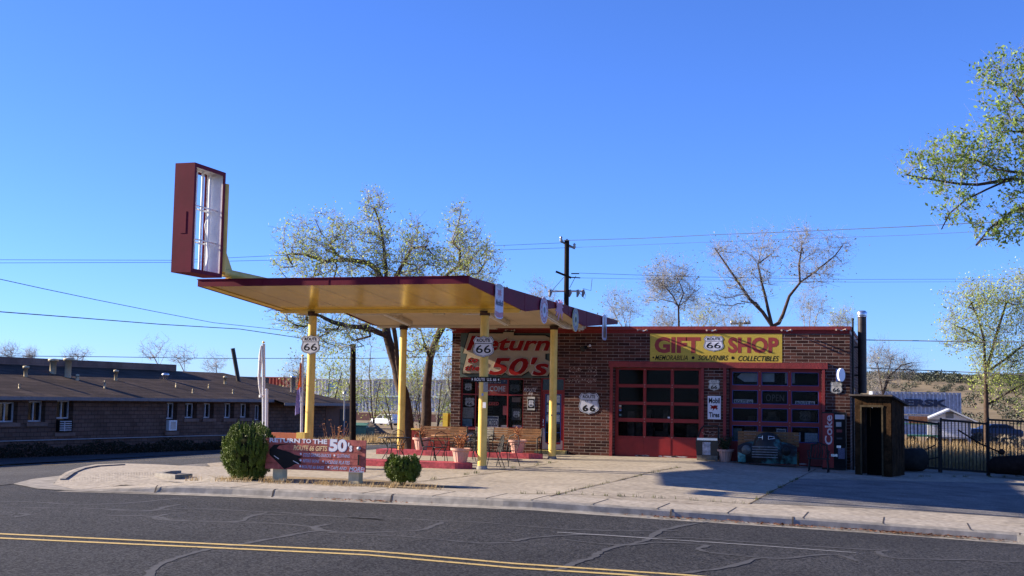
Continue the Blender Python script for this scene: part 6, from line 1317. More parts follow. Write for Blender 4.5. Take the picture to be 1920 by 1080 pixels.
# ================================================================ FLAGPOLES, POLES, WIRES
def pole_thing(name, u, v0, v1, d, r, m_, label, cat, zb=None):
    a = at(u[0], v0, d); b = at(u[1], v1, d); t = thing(name, label, cat, (b.x, b.y, G(b.x, b.y)))
    mk = MB(); mk.tube([(b.x, b.y, G(b.x, b.y)-.1), a], [r, r*.85], 12); mk.build('pole', m_, t); return t, a, b
AL = mat('aluminium', (.50, .50, .54), .35, .1, 3., metal=.5)
t, a, b = pole_thing('flagpole', (494, 496), 645, 850, 38, .06, AL, 'white flagpole with a furled white flag left of the canopy', 'flagpole')
mk = MB(); mk.tube([a+Vector((-.05, -.05, -.05)), a+Vector((-.07, -.05, -.3)), a+Vector((-.06, -.06, -.6)), a+Vector((-.08, -.05, -1.0)), a+Vector((-.04, -.05, -1.3)), a+Vector((-.03, 0, -1.55))], [.02, .04, .055, .045, .05, .03], 8); mk.tube([a+Vector((0, 0, -1.55)), a+Vector((0, 0, -1.62))], .085, 8); mk.build('flag', mat('flag_white', (.55, .52, .50), .8, .3, 5.), t)
mk = MB(); mk.lathe(a, [(0, .1), (.05, .05), (0, 0)], 10); mk.build('finial', YEL, t)
t, a, b = pole_thing('short_pole', (500.5, 500), 731, 850, 37.6, .05, AL, 'short bare white pole just right of the white flagpole', 'pole')
mk = MB(); mk.lathe(a, [(.045, 0), (.05, .02), (0, .04)], 10); mk.build('cap', AL, t)
t, a, b = pole_thing('flagpole', (567.5, 565), 670, 850, 38, .045, AL, 'white flagpole with an orange and purple state flag beside the yellow column', 'flagpole')
mk = MB(); mk.lathe(a, [(0, .1), (.05, .05), (0, 0)], 10); mk.build('finial', YEL, t)
n = 8; m2 = MB(); vs = []
for j in range(n+1):
    for i in range(7): x = i/6; vs.append(a+Vector((-.02-.17*x*(.35+.65*j/n), .05*math.sin(x*7+j*.7), -.12-1.55*j/n-.10*x)))
for nm, m_, j0, j1 in (('flag_upper', mat('flag_orange', (.60, .16, .05), .8), 0, 4), ('flag_lower', mat('flag_purple', (.22, .20, .42), .8), 4, 8)):
    m2 = MB(); m2.add(vs[j0*7:(j1+1)*7], [(j*7+i, j*7+i+1, (j+1)*7+i+1, (j+1)*7+i) for j in range(j1-j0) for i in range(6)], True); m2.build(nm, m_, t)
t = thing('low_planter_wall', 'low orange and yellow painted wall behind the roadside sign', 'wall', gnd(540, 868)); yy = 31.5
a, b = onY(506, 811, yy), onY(572, 811, yy); c = onY(556, 811, yy); zb = G(a.x, yy); mk = MB(); mk.box((a.x, yy, zb), (c.x, yy+.2, a.z)); mk.build('orange_panel', mat('orange_wall', (.42, .11, .04), .7, .2), t); mk = MB(); mk.box((c.x+.002, yy-.02, zb), (b.x, yy+.25, a.z+.02)); mk.build('yellow_pier', YEL, t)
dry_plant(Vector((onY(628, 825, 31.5).x, 31.5, G(-15, 31.5))), 'dry_shrub', 'dry orange brown shrub behind the roadside sign', 1.25, .5, 40, DRYP, 77, 'shrub')
t, a, b = pole_thing('utility_pole', (662, 661), 645, 850, 52, .135, POLE, 'dark wooden pole without arms between the motel and the big tree', 'utility pole')
mk = MB(); mk.box(a+Vector((-.18, -.03, -.8)), a+Vector((.18, .0, -.7))) if False else mk.tube([a+Vector((0, -.2, -5.2)), a+Vector((0, -.2, -4.7))], .05, 6); mk.build('meter', AL, t)
dP = 60.; t, a, b = pole_thing('power_pole', (1063, 1060), 450, 800, dP, .14, POLE, 'tall power pole with crossarms and insulators behind the canopy', 'power pole'); k = dP/FPX
def arm(v, du0, du1, dv0, dv1, m_, nm='crossarm', r=.055): mk = MB(); mk.tube([at(1061+du0, v+dv0, dP), at(1061+du1, v+dv1, dP)], r, 6); return mk.build(nm, m_, t)
ca = arm(458, -10, 17, -6, 8, mat('arm_grey', (.20, .18, .16))); cb_ = arm(515, -19, 10, -6, 6, POLE); arm(516, 10, 25, -3, -3, POLE, 'bracket', .03); arm(519, 10, 27, 1, 2, POLE, 'bracket', .03); cc = arm(546, -33, 33, 0, 0, mat('fibreglass_arm', (.55, .5, .46)), 'crossarm', .05)
for du, v in ((-9, 450), (2, 455), (16, 463)): mk = MB(); mk.lathe(at(1061+du, v, dP), [(.03, -.1), (.08, 0), (.05, .08), (.08, .12), (0, .2)], 8); mk.build('insulator', GRYM, t)
for du in (-30, 7, 22, 32): mk = MB(); mk.tube([at(1061+du, 543, dP), at(1061+du+1, 549, dP), at(1061+du-1, 557, dP)], [.06, .09, .04], 7); mk.build('cutout_fuse', mat('fuse_grey', (.22, .2, .2)), t)
mk = MB(); mk.tube([at(1093, 541, dP), at(1108, 545, dP), at(1110, 523, dP)], .012, 4); mk.tube([at(1068, 540, dP), at(1080, 517, dP)], .012, 4); mk.tube([at(1057, 520, dP), at(1035, 545, dP)], .012, 4); mk.tube([at(1083, 546, dP), at(1097, 560, dP), at(1098, 551, dP)], .012, 4); mk.build('jumper_wire', BLKM, t)
dQ = 130; t, a, b = pole_thing('power_pole', (1388, 1388), 603, 740, dQ, .17, POLE, 'distant power pole whose crossarm shows above the shop roof', 'power pole'); mk = MB(); mk.tube([at(1370, 607, dQ), at(1407, 606, dQ)], .12, 6); mk.build('crossarm', POLE, t)
for du in (-16, -9, 9, 16): mk = MB(); mk.lathe(at(1388+du, 605, dQ), [(.1, -.1), (.16, .1), (0, .3)], 8); mk.build('insulator', GRYM, t)
t, a, b = pole_thing('lamp_post', (646.5, 645), 735, 800, 75, .05, GRYM, 'thin grey post behind the motel end wall', 'post')
mk = MB(); mk.lathe(a, [(.12, -.1), (.1, 0), (0, .08)], 10); mk.build('cap', GRYM, t)
WIR = mat('wire_black', (.03, .03, .035), .6)
def wire(pts, r, label, n=14):
    P = [at(*p) for p in pts]; out = []
    for a, b in zip(P[:-1], P[1:]):
        for i in range(n): out.append(a.lerp(b, i/n))
    out.append(P[-1]); mk = MB(); mk.tube(out, r, 4, False); single(mk, 'power_line', WIR, label, 'wire', 'overhead wires')
wire([(-20, 487, 46), (330, 488, 50), (500, 480, 53), (700, 470, 56), (900, 462, 59), (1062, 455, dP)], .008, 'faint wire passing behind the frame sign, upper of its pair')
wire([(-20, 493, 46), (330, 492, 50), (500, 488, 53), (700, 480, 56), (900, 470, 59), (1077, 464, dP)], .008, 'faint wire passing behind the frame sign, lower of its pair')
wire([(1052, 451, dP), (1200, 447, 57), (1340, 440, 53), (1500, 434, 47), (1700, 425, 42), (1940, 412, 36)], .011, 'highest wire running from the power pole to the right tree')
wire([(1077, 464, dP), (1300, 455, 55), (1700, 441, 44), (1940, 429, 38)], .006, 'thin wire just under the highest one, right of the power pole')
wire([(1086, 512, dP), (1300, 519, 64), (1600, 524, 72), (1940, 523, 80)], .009, 'wire from the middle crossarm crossing the bare trees')
wire([(1088, 521, dP), (1300, 525, 64), (1600, 529, 72), (1940, 528, 80)], .007, 'second wire from the middle crossarm, slightly lower')
wire([(-20, 519, 30), (80, 541, 33), (180, 562, 36), (290, 584, 40), (400, 605, 45), (560, 622, 50), (661, 649, 52)], .009, 'steep wire sloping down from the upper left to the dark pole')
wire([(-20, 583, 32), (150, 596, 37), (300, 608, 42), (450, 617, 47), (661, 648, 52)], .013, 'thick wire below the steep one at the left')
wire([(-20, 667, 60), (200, 669, 66), (400, 672, 72), (700, 672, 80), (860, 668, 84)], .016, 'level wire just above the motel roof')
wire([(1600, 637, 46.8), (1720, 639, 44), (1840, 641, 40), (1950, 641, 37)], .016, 'thick dark wire leaving the flue side toward the right trees')
wire([(1600, 689, 47), (1700, 693, 44), (1840, 699, 41), (1950, 704, 38)], .014, 'lower dark wire crossing toward the right trees')
# ================================================================ TREES AND PLANTS
def grow(name, label, cat, limbs, blobs, N, seed, bark, tw, leaf=None, nleaf=0, lsize=.06, group=None, r0=.3, rt=.006, dthick=1., step=.55, lspread=.18, twigs=2, kexp=2.3):
    """limbs: list of lists of (u, v, depth[, radius]); first point of the first is the base. blobs: (u, v, ru, rv, depth)."""
    rn = np.random.RandomState(seed)
    P = []; par = []; fixr = []
    def nearest(p):
        A = np.array(P); d = ((A-p)**2).sum(1); return int(d.argmin()), math.sqrt(d.min())
    for li, L_ in enumerate(limbs):
        pts = [np.array(at(*q[:3])) for q in L_]
        if li == 0: P.append(pts[0]); par.append(-1); cur = 0
        else: cur, _ = nearest(pts[0])
        for a, b in zip(pts[:-1], pts[1:]):
            n = max(1, int(np.linalg.norm(b-a)/step))
            for i in range(1, n+1):
                p = a+(b-a)*i/n+(rn.randn(3)*.04*step if i < n else 0); P.append(p); par.append(cur); cur = len(P)-1
    nl = len(P)
    # attractors
    tot = sum(b[2]*b[3] for b in blobs); T = []
    for b in blobs:
        k = b[4]/FPX; n = max(4, int(N*b[2]*b[3]/tot)); c = np.array(at(b[0], b[1], b[4])); R_ = np.array([b[2]*k, min(b[2], b[3]*1.3)*k*dthick, b[3]*k])
        for _ in range(n):
            v = rn.randn(3); v /= np.linalg.norm(v); r = rn.rand()**.42; q = v*r*R_; T.append(c+q[0]*np.array([.954, .30, 0])*1. + q[1]*np.array([-.30, .954, 0])+q[2]*np.array([0, 0, 1]))
    T = np.array(T); A = np.array(P); dm = np.min(((T[:, None, :]-A[None, ::2, :])**2).sum(2), 1) if len(T)*len(A) < 4e6 else ((T-A.mean(0))**2).sum(1)
    order = np.argsort(dm); cap = nl+len(T)*8; buf = np.zeros((cap, 3)); buf[:nl] = A; m = nl; ch = [0]*0
    tips = []
    base = A[0]
    for ti in order:
        t = T[ti]; d2 = ((buf[:m]-t)**2).sum(1)
        # prefer joining nodes below/inside the target so that twigs rise outward
        pen = np.clip(buf[:m, 2]-t[2]+.2, 0, None)**2*1.5
        j = int((d2+pen).argmin()); a = buf[j]; L_ = math.sqrt(((t-a)**2).sum())
        n = max(1, min(6, int(L_/(step*.8)))); cur = j
        for i in range(1, n+1):
            f = i/n; p = a+(t-a)*f+np.array([0, 0, 1])*L_*.10*math.sin(PI*f)+(rn.randn(3)*.03*L_/n**.5 if i < n else 0)
            buf[m] = p; par.append(cur); cur = m; m += 1
        tips.append(cur)
    P = buf[:m]; par = np.array(par); kids_ = [[] for _ in range(m)]
    for i in range(1, m): kids_[par[i]].append(i)
    rad_ = np.zeros(m)
    for i in range(m-1, -1, -1):
        s = sum(rad_[k]**kexp for k in kids_[i]); rad_[i] = (s+ (rt**kexp if not kids_[i] else rt**kexp*.05))**(1/kexp)
    sc = r0/rad_[0]; e_ = math.log(r0/rt)/math.log(max(1.01, rad_[0]/rt)); rad_ = rt*(rad_/rt)**e_
    Lr = np.zeros(m); Lf = np.zeros(m)
    for i in range(1, m): Lr[i] = Lr[par[i]]+np.linalg.norm(P[i]-P[par[i]])
    for i in range(m-1, 0, -1): Lf[par[i]] = max(Lf[par[i]], Lf[i]+np.linalg.norm(P[i]-P[par[i]]))
    tt_ = Lr/(Lr+Lf+1e-6); rad_ = np.maximum(rt, np.minimum(rad_, r0*(1-tt_)**1.25+rt))
    for i in range(1, m): rad_[i] = min(rad_[i], rad_[par[i]])
    b0 = Vector(P[0]); t_ = thing(name, label, cat, b0, group)
    big = MB(); thin = MB(); vis = set()
    def chain(i):
        c = [i]
        while kids_[c[-1]]:
            k = max(kids_[c[-1]], key=lambda q: rad_[q]); c.append(k)
        return c
    stack = [0]
    while stack:
        s = stack.pop(); c = chain(s)
        for i in c:
            k = sorted(kids_[i], key=lambda q: -rad_[q])[1:]; stack += k
        pts = ([P[par[s]]] if par[s] >= 0 else [])+[P[i] for i in c]; rr = ([rad_[s]] if par[s] >= 0 else [])+[rad_[i] for i in c]
        if len(pts) < 2: continue
        R_ = rr[0]; (big if R_ > rt*5 else thin).tube(pts, [float(x) for x in rr], 9 if R_ > .1 else (5 if R_ > .03 else 3), False, True)
    if s is not None:
        # flare at the root
        pass
    big.build('trunk', bark, t_)
    lf = MB()
    tp = np.array([P[i] for i in tips]); dirs = np.array([P[i]-P[par[i]] for i in tips]); dirs /= np.linalg.norm(dirs, axis=1)[:, None]+1e-9
    for q, d in zip(tp, dirs):
        for _ in range(twigs):
            e = d+rn.randn(3)*.55+np.array([0, 0, .25]); e /= np.linalg.norm(e); L_ = rn.uniform(.3, 1.)*max(lspread, .2 if r0 > .13 else .1)*3; a = q-d*L_*rn.uniform(0, 1.2); thin.tube([a, a+e*L_*.5+rn.randn(3)*.03*L_, a+e*L_], [rt*.7, rt*.55, rt*.4], 3, False)
    thin.build('branches', tw, t_)
    if leaf and nleaf:
        k = nleaf; idx = rn.randint(0, len(tp), k); Q = tp[idx]+rn.randn(k, 3)*lspread; D = rn.randn(k, 3); D /= np.linalg.norm(D, axis=1)[:, None]; E = np.cross(D, rn.randn(k, 3)); E /= np.linalg.norm(E, axis=1)[:, None]+1e-9; S = rn.uniform(.35, 1.6, k)[:, None]*lsize
        V = np.stack([Q-D*S, Q+E*S*.5, Q+D*S, Q-E*S*.5], 1).reshape(-1, 3); lf.v = [tuple(v) for v in V]; lf.f = [(4*i, 4*i+1, 4*i+2, 4*i+3) for i in range(k)]; lf.sm = [False]*k; lf.build('leaves', leaf, t_)
    return t_
D1 = 50.
grow('cottonwood_tree', 'large spreading tree with sparse yellow green leaves behind the canopy, trunk leaning left', 'tree',
     [[(768, 842, D1), (764, 800, D1), (757, 740, D1), (744, 690, D1), (733, 655, D1), (726, 630, D1), (720, 590, D1), (723, 545, D1), (724, 507, D1), (719, 459, D1), (713, 423, D1), (702, 390, D1), (697, 370, D1)],
      [(757, 740, D1), (745, 680, D1-.3), (742, 640, D1-.4), (735, 600, D1-1), (742, 518, D1-1), (758, 490, D1-1), (772, 465, D1-1.2), (800, 462, D1-1.5)],
      [(723, 545, D1), (706, 505, D1+.5), (690, 493, D1+.7), (674, 490, D1+.8), (647, 487, D1+1), (610, 490, D1+1), (572, 477, D1+1), (549, 476, D1+1)],
      [(647, 487, D1+1), (630, 476, D1+.8), (619, 457, D1+.7), (602, 437, D1+.5), (591, 412, D1+.4)],
      [(726, 630, D1), (706, 622, D1-.8), (688, 614, D1-1), (658, 612, D1-1.2), (624, 604, D1-1.4), (600, 592, D1-1.5), (570, 585, D1-1.5)],
      [(744, 690, D1), (720, 655, D1+1), (700, 650, D1+1.2), (680, 665, D1+1.4)]],
     [(560, 455, 48, 48, D1+1), (590, 500, 80, 50, D1+1), (620, 435, 55, 45, D1+.5), (700, 430, 45, 65, D1), (700, 380, 22, 30, D1), (670, 480, 75, 65, D1), (775, 450, 42, 50, D1-1), (800, 490, 55, 50, D1-1), (740, 510, 60, 50, D1), (560, 590, 65, 32, D1-1.4), (630, 620, 80, 50, D1-1), (690, 590, 60, 50, D1)],
     1150, 11, BARK, TWIG, LEAFY, 13000, .042, r0=.27, rt=.0075, step=.5, lspread=.16, twigs=5)
D2 = 54.
grow('cottonwood_tree', 'second large tree with two upright forks between the canopy and the shop', 'tree',
     [[(797, 815, D2), (800, 770, D2), (801, 720, D2), (806, 672, D2), (815, 645, D2), (828, 610, D2), (840, 570, D2), (838, 515, D2), (861, 498, D2), (863, 470, D2), (848, 448, D2), (858, 423, D2), (865, 395, D2)],
      [(815, 645, D2), (838, 600, D2+1), (862, 560, D2+1), (877, 518, D2+1), (877, 495, D2+1), (897, 465, D2+1)],
      [(806, 672, D2), (796, 645, D2-.6), (789, 620, D2-.8), (780, 600, D2-1)], [(828, 610, D2), (850, 618, D2+.5), (880, 612, D2+.8), (905, 600, D2+1)]],
     [(865, 425, 32, 50, D2), (885, 470, 45, 45, D2), (905, 500, 42, 40, D2+1), (850, 500, 45, 55, D2), (820, 560, 60, 50, D2), (800, 640, 55, 40, D2-1), (900, 560, 50, 50, D2+1)],
     650, 12, BARK, TWIG, LEAFY, 7000, .042, r0=.24, rt=.0075, step=.5, lspread=.16, twigs=5)
D3 = 78.
grow('bare_tree', 'big bare many forked tree rising behind the shop roof above SHOP', 'tree',
     [[(1452, 800, D3), (1451, 640, D3), (1448, 612, D3), (1430, 585, D3), (1405, 560, D3), (1385, 530, D3), (1362, 497, D3), (1340, 465, D3), (1330, 450, D3)],
      [(1448, 612, D3), (1440, 580, D3), (1428, 530, D3), (1421, 495, D3), (1428, 465, D3), (1434, 440, D3)],
      [(1451, 620, D3), (1468, 590, D3+1), (1480, 555, D3+1), (1500, 530, D3+1), (1530, 508, D3+1), (1565, 480, D3+1), (1580, 460, D3+1)],
      [(1492, 537, D3+1), (1498, 497, D3+1), (1503, 465, D3+1), (1515, 435, D3+1)], [(1466, 600, D3), (1480, 585, D3-1), (1484, 578, D3-1), (1482, 572, D3-1)], [(1500, 530, D3+1), (1540, 528, D3+1), (1575, 538, D3+1)]],
     [(1365, 480, 40, 45, D3), (1430, 470, 48, 48, D3), (1510, 455, 42, 42, D3+1), (1560, 480, 38, 45, D3+1), (1405, 535, 60, 40, D3), (1520, 510, 60, 35, D3+1), (1350, 560, 30, 25, D3)],
     560, 13, BARK, BARKL, LEAFP, 1300, .06, r0=.24, rt=.0075, step=.8, lspread=.4, twigs=5, group='bare trees behind the shop')
grow('bare_tree', 'slimmer bare tree behind the shop left of the GIFT sign, with a straight trunk', 'tree',
     [[(1273, 800, D3), (1273, 620, D3), (1272, 575, D3), (1262, 555, D3), (1240, 530, D3), (1228, 505, D3), (1222, 485, D3)], [(1272, 590, D3), (1282, 550, D3), (1270, 520, D3), (1262, 490, D3)], [(1273, 600, D3), (1262, 590, D3-1), (1230, 585, D3-1)], [(1272, 570, D3), (1290, 560, D3), (1302, 545, D3)]],
     [(1245, 520, 42, 42, D3), (1275, 530, 42, 50, D3), (1225, 545, 28, 35, D3), (1290, 560, 28, 30, D3)], 300, 14, BARK, BARKL, LEAFP, 600, .06, r0=.15, rt=.008, step=.8, lspread=.45, twigs=5, group='bare trees behind the shop')
small = [(1180, 640, 1165, 575, 38, 34, 'low spreading bare tree just right of the canopy end, behind the roof', LEAFP, 300), (1322, 640, 1320, 590, 36, 34, 'yellowish young tree behind the middle of the GIFT SHOP sign', LEAFY, 500), (1240, 640, 1245, 600, 30, 24, 'low bare bush behind the roof at the left end of GIFT', LEAFP, 200), (1515, 650, 1520, 575, 34, 40, 'small bare tree behind the roof right of the big forked tree', LEAFP, 200), (1580, 660, 1575, 600, 30, 28, 'small greenish tree behind the roof near its right corner', LEAFY, 300), (1040, 640, 1015, 560, 30, 40, 'thin bare tree showing above the canopy edge behind the power pole', LEAFP, 260), (1375, 650, 1375, 600, 40, 30, 'bare bush behind the roof left of the big forked tree', LEAFP, 120)]
for i, (ub, vb, u, v, ru, rv, lb, lf_, nn_) in enumerate(small):
    d = 84+i*2; grow('small_tree', lb, 'tree', [[(ub, vb+100, d), (ub, vb, d), (u+(ub-u)*.3, v+rv*.6, d), (u, v, d)], [(ub, vb, d), (u-ru*.5, v, d)], [(ub, vb, d), (u+ru*.5, v+3, d)]], [(u, v, ru, rv, d)], 130, 30+i, BARKL, BARKL, lf_, nn_, .06, r0=.07, rt=.0055, step=.7, lspread=.42, twigs=5, group='small trees behind the shop')
D6 = 27.
grow('elm_tree', 'near leafy tree reaching in from the right edge, its trunk outside the frame', 'tree',
     [[(2230, 1050, D6), (2210, 800, D6), (2180, 600, D6), (2120, 480, D6), (2040, 400, D6), (1960, 350, D6), (1900, 335, D6), (1860, 342, D6), (1800, 345, D6), (1750, 337, D6), (1700, 328, D6)],
      [(2040, 400, D6), (1990, 330, D6-.5), (1940, 230, D6-.6), (1905, 180, D6-.7), (1880, 150, D6-.7), (1860, 115, D6-.7)],
      [(1960, 350, D6), (1920, 325, D6), (1870, 318, D6+.3), (1830, 300, D6+.5), (1790, 290, D6+.5), (1750, 262, D6+.5)],
      [(2040, 400, D6), (1960, 385, D6-.5), (1900, 395, D6-.5), (1860, 425, D6-.6), (1830, 460, D6-.7)],
      [(1900, 335, D6), (1850, 355, D6-.3), (1810, 375, D6-.4), (1780, 400, D6-.5), (1765, 430, D6-.5)], [(2120, 480, D6), (2040, 300, D6), (1990, 200, D6), (1960, 120, D6)], [(1940, 230, D6-.6), (1890, 225, D6-.4), (1850, 215, D6-.2)]],
     [(1760, 305, 78, 52, D6), (1820, 285, 62, 60, D6+.3), (1890, 290, 60, 55, D6), (1880, 150, 52, 62, D6-.7), (1940, 130, 45, 60, D6-.5), (1900, 220, 50, 35, D6-.4), (1870, 420, 55, 42, D6-.6), (1930, 380, 60, 60, D6-.5), (1790, 380, 42, 40, D6-.5), (1970, 260, 60, 140, D6), (2080, 300, 110, 150, D6)],
     1150, 15, BARK, TWIG, LEAFG, 15000, .038, r0=.2, rt=.003, step=.32, lspread=.075, twigs=3, kexp=2.3)
D7 = 58.
grow('green_tree', 'fine twigged leafy tree at the right edge beyond the black fence', 'tree',
     [[(1850, 830, D7), (1849, 760, D7), (1848, 700, D7), (1846, 640, D7), (1835, 600, D7), (1820, 565, D7), (1800, 540, D7)], [(1848, 700, D7), (1865, 640, D7), (1880, 590, D7), (1890, 540, D7)], [(1846, 650, D7), (1815, 620, D7), (1790, 610, D7), (1775, 600, D7)], [(1848, 700, D7), (1890, 670, D7), (1930, 640, D7), (1960, 600, D7)], [(1849, 760, D7), (1900, 730, D7), (1950, 710, D7)]],
     [(1830, 560, 62, 42, D7), (1880, 570, 60, 60, D7), (1820, 615, 58, 36, D7), (1880, 650, 62, 62, D7), (1930, 560, 50, 80, D7), (1860, 700, 42, 50, D7), (1930, 700, 42, 90, D7), (1790, 640, 30, 25, D7)],
     1300, 16, BARK, TWIG, LEAFY, 15000, .045, r0=.13, rt=.0055, step=.6, lspread=.24, twigs=3)
D8 = 92.
grow('bare_tree', 'pale bare tree between the flue pipe and the container', 'tree', [[(1652, 790, D8), (1655, 740, D8), (1650, 710, D8), (1645, 680, D8), (1652, 655, D8)], [(1655, 740, D8), (1668, 705, D8), (1690, 685, D8), (1710, 680, D8)], [(1655, 735, D8), (1665, 700, D8), (1672, 670, D8)]], [(1650, 670, 30, 30, D8), (1690, 690, 38, 28, D8), (1645, 715, 25, 25, D8)], 300, 17, BARK, BARKL, LEAFP, 150, .07, r0=.12, rt=.007, step=.8, lspread=.5, twigs=5)
far = [(20, 655, 24, 16, 'pale bare treetop above the motel at the far left edge'), (58, 662, 18, 14, 'small pale bare treetop second from the left edge'), (145, 663, 30, 14, 'low wide bare treetop behind the twin flues'), (296, 650, 42, 26, 'tallest bare treetop above the left half of the motel'), (345, 665, 30, 24, 'bare treetop between the tallest one and the leaning flue'), (405, 678, 30, 22, 'bare treetop just left of the leaning flue')]
for i, (u, v, ru, rv, lb) in enumerate(far):
    d = 120+i*3; grow('distant_tree', lb, 'tree', [[(u+2, v+90, d), (u+2, v+rv+12, d), (u, v+4, d)], [(u+2, v+rv+8, d), (u-ru*.5, v, d)], [(u+2, v+rv+8, d), (u+ru*.5, v, d)]], [(u, v, ru, rv, d), (u-ru*.3, v+rv*.4, ru*.7, rv*.7, d)], 150, 50+i, BARKL, BARKL, None, 0, r0=.09, rt=.008, step=1., lspread=.28, twigs=3, group='bare treetops beyond the motel')
back = [(560, 812, 560, 700, 35, 40, 0), (612, 815, 618, 700, 45, 75, 1), (652, 815, 655, 720, 38, 60, 1), (700, 806, 692, 700, 42, 80, 0), (735, 806, 720, 735, 35, 55, 1), (770, 806, 770, 740, 34, 55, 0), (788, 806, 782, 700, 32, 50, 1), (820, 806, 828, 715, 34, 70, 0), (838, 806, 842, 750, 26, 45, 1), (850, 812, 850, 690, 24, 50, 0)]
lbs = ['thin bare tree behind the yellow column with the left shield', 'tall greyish tree between the yellow column and dark pole', 'greenish bushy tree right behind the dark utility pole', 'tall bare tree above the dumpster', 'greenish thicket tree above the dirt pile', 'dark bare tree behind the leaning trunk', 'leafy thin tree between the two big trunks', 'dark stemmed bare tree right of the second big trunk', 'low bare tree beside the yellow pillar', 'thin tree half hidden by the left edge of the shop']
for i, (ub, vb, u, v, ru, rv, k) in enumerate(back):
    d = 88+(i*7) % 30; grow('thicket_tree', lbs[i], 'tree', [[(ub, vb, d), (ub+(u-ub)*.4, vb-(vb-v)*.5, d), (u, v, d), (u+3, v-rv*.5, d)], [(ub, vb-8, d), (u-ru*.4, v+rv*.2, d)], [(ub, vb-8, d), (u+ru*.5, v, d)], [(ub, vb-4, d), (u+ru*.2, v+rv*.1, d+2)]], [(u, v, ru, rv, d), (u, v+rv*.4, ru*.9, rv*.6, d)], 260, 70+i, BARK, TWIG if k else BARKL, LEAFY if k else LEAFP, 1300 if k else 350, .075, r0=.10, rt=.007, step=.8, lspread=.3, twigs=3, group='thicket of thin trees behind the station')
# ---- evergreen bushes
def bush(name, label, P, w, h, n, seed, stem=False):
    rn = np.random.RandomState(seed); t = thing(name, label, 'bush', P)
    cl = []      # upright clumps
    K = int(430*w)
    for _ in range(K):
        a = rn.uniform(0, 2*PI); f = rn.uniform(-.15, 1); z = h*(.04+.84*max(0, f)) if not stem else h*(.14+.72*max(0, f)); s = (z/h-.44)/.48 if not stem else (z/h-.5)/.46; R_ = w/2*math.sqrt(max(.02, 1-min(.99, abs(s))**2))
        rr = R_*rn.uniform(.84, .98); cl.append((rr*math.cos(a), rr*math.sin(a), z, a))
    m_ = MB(); V = []; per = n//K
    for (x, y, z, a) in cl:
        hh = rn.uniform(.12, .21)*h; wr = rn.uniform(.016, .034)
        ta = rn.uniform(.05, .22)
        for _ in range(per):
            f = rn.rand(); c = np.array([x+math.cos(a)*ta*f*hh, y+math.sin(a)*ta*f*hh, z+f*hh])+rn.randn(3)*wr*(1-.75*f)*np.array([1, 1, .7]); d = np.array([math.cos(a)*.3, math.sin(a)*.3, 1.])+rn.randn(3)*.45; d /= np.linalg.norm(d); e = np.cross(d, rn.randn(3)); e /= np.linalg.norm(e); s = rn.uniform(.009, .02)
            V += [c-d*s, c+e*s*.4, c+d*s*1.2, c-e*s*.4]
    V = np.array(V)+np.array(P); m_.v = [tuple(v) for v in V]; k = len(V)//4; m_.f = [(4*i, 4*i+1, 4*i+2, 4*i+3) for i in range(k)]; m_.sm = [False]*k; m_.build('foliage', JUN, t)
    c = MB(); zb = .16 if stem else .06
    c.lathe(P, [(.02, h*zb), (w*.22, h*(zb+.12)), (w*.34, h*.5), (w*.28, h*.7), (w*.12, h*.84), (0, h*.86)], 16); c.build('light_block_core', mat('light_block_dark', (.02, .022, .008), 1.), t)  # dark solid core added to stop light passing through the foliage
    rn2 = random.Random(seed); s_ = MB()
    for i in range(9 if stem else 4):
        a = 2*PI*i/9; s_.tube([Vector(P)+Vector((.03*math.cos(a), .03*math.sin(a), -.02)), Vector(P)+Vector((w*.22*math.cos(a), w*.22*math.sin(a), h*.45))], [.014, .008], 5)
    s_.build('stems', BARK, t)
pb_ = gnd(461, 899); pb_.y = 26.2; bush('round_bush', 'large round dark green evergreen bush left of the roadside sign', (pb_.x+.08, 26.15, G(pb_.x, pb_.y)), 1.24, 1.28, 100000, 3)
pb_ = gnd(750, 911); pb_.y += .15; bush('round_bush', 'small round green evergreen bush on bare stems right of the roadside sign', (pb_.x, pb_.y, G(pb_.x, pb_.y)), .80, .68, 42000, 4, True)
# ---- grasses
def grass(name, pts, n, h, m_, seed, spread=.12, w=.006, fn=None, kind='stuff'):
    rn = random.Random(seed); mk = MB()
    for i in range(n):
        x, y = pts(rn); z = (fn or G)(x, y); hh = h*rn.uniform(.35, 1.1); a = rn.uniform(0, 2*PI); lx, ly = math.cos(a)*spread*hh/h, math.sin(a)*spread*hh/h; wx, wy = w*math.cos(a+1.5), w*math.sin(a+1.5)
        mk.add([(x-wx, y-wy, z), (x+wx, y+wy, z), (x+lx*.5+wx*.7, y+ly*.5+wy*.7, z+hh*.6), (x+lx*.5-wx*.7, y+ly*.5-wy*.7, z+hh*.6), (x+lx, y+ly, z+hh)], [(0, 1, 2, 3), (3, 2, 4)])
    o = mk.build(name, m_); o['kind'] = kind; return o
cls = [(rn0.uniform(-16.0, -9.6), rn0.uniform(0, .5)) for rn0 in [random.Random(91)] for _ in range(60)]
def p_strip(rn):
    c = rn.choice(cls); x = c[0]+rn.gauss(0, .06); return x, kerb_y(x)+SW+.15+c[1]*.6+rn.gauss(0, .05)
grass('dry_grass', p_strip, 900, .15, DGR, 5, .1, .004)
def p_field(rn): x = rn.uniform(-2, 12); return x, rn.uniform(48.5, 64)
grass('tall_dry_grass', p_field, 26000, .85, DGR, 6, .25, .012)
def p_field2(rn): return rn.uniform(-32, -14), rn.uniform(56, 84)
grass('dry_grass', p_field2, 16000, .45, DGR, 7, .2, .014)
def p_field3(rn): return rn.uniform(-60, 40), rn.uniform(84, 160)
grass('dry_grass', p_field3, 12000, .3, DGR, 8, .3, .03)
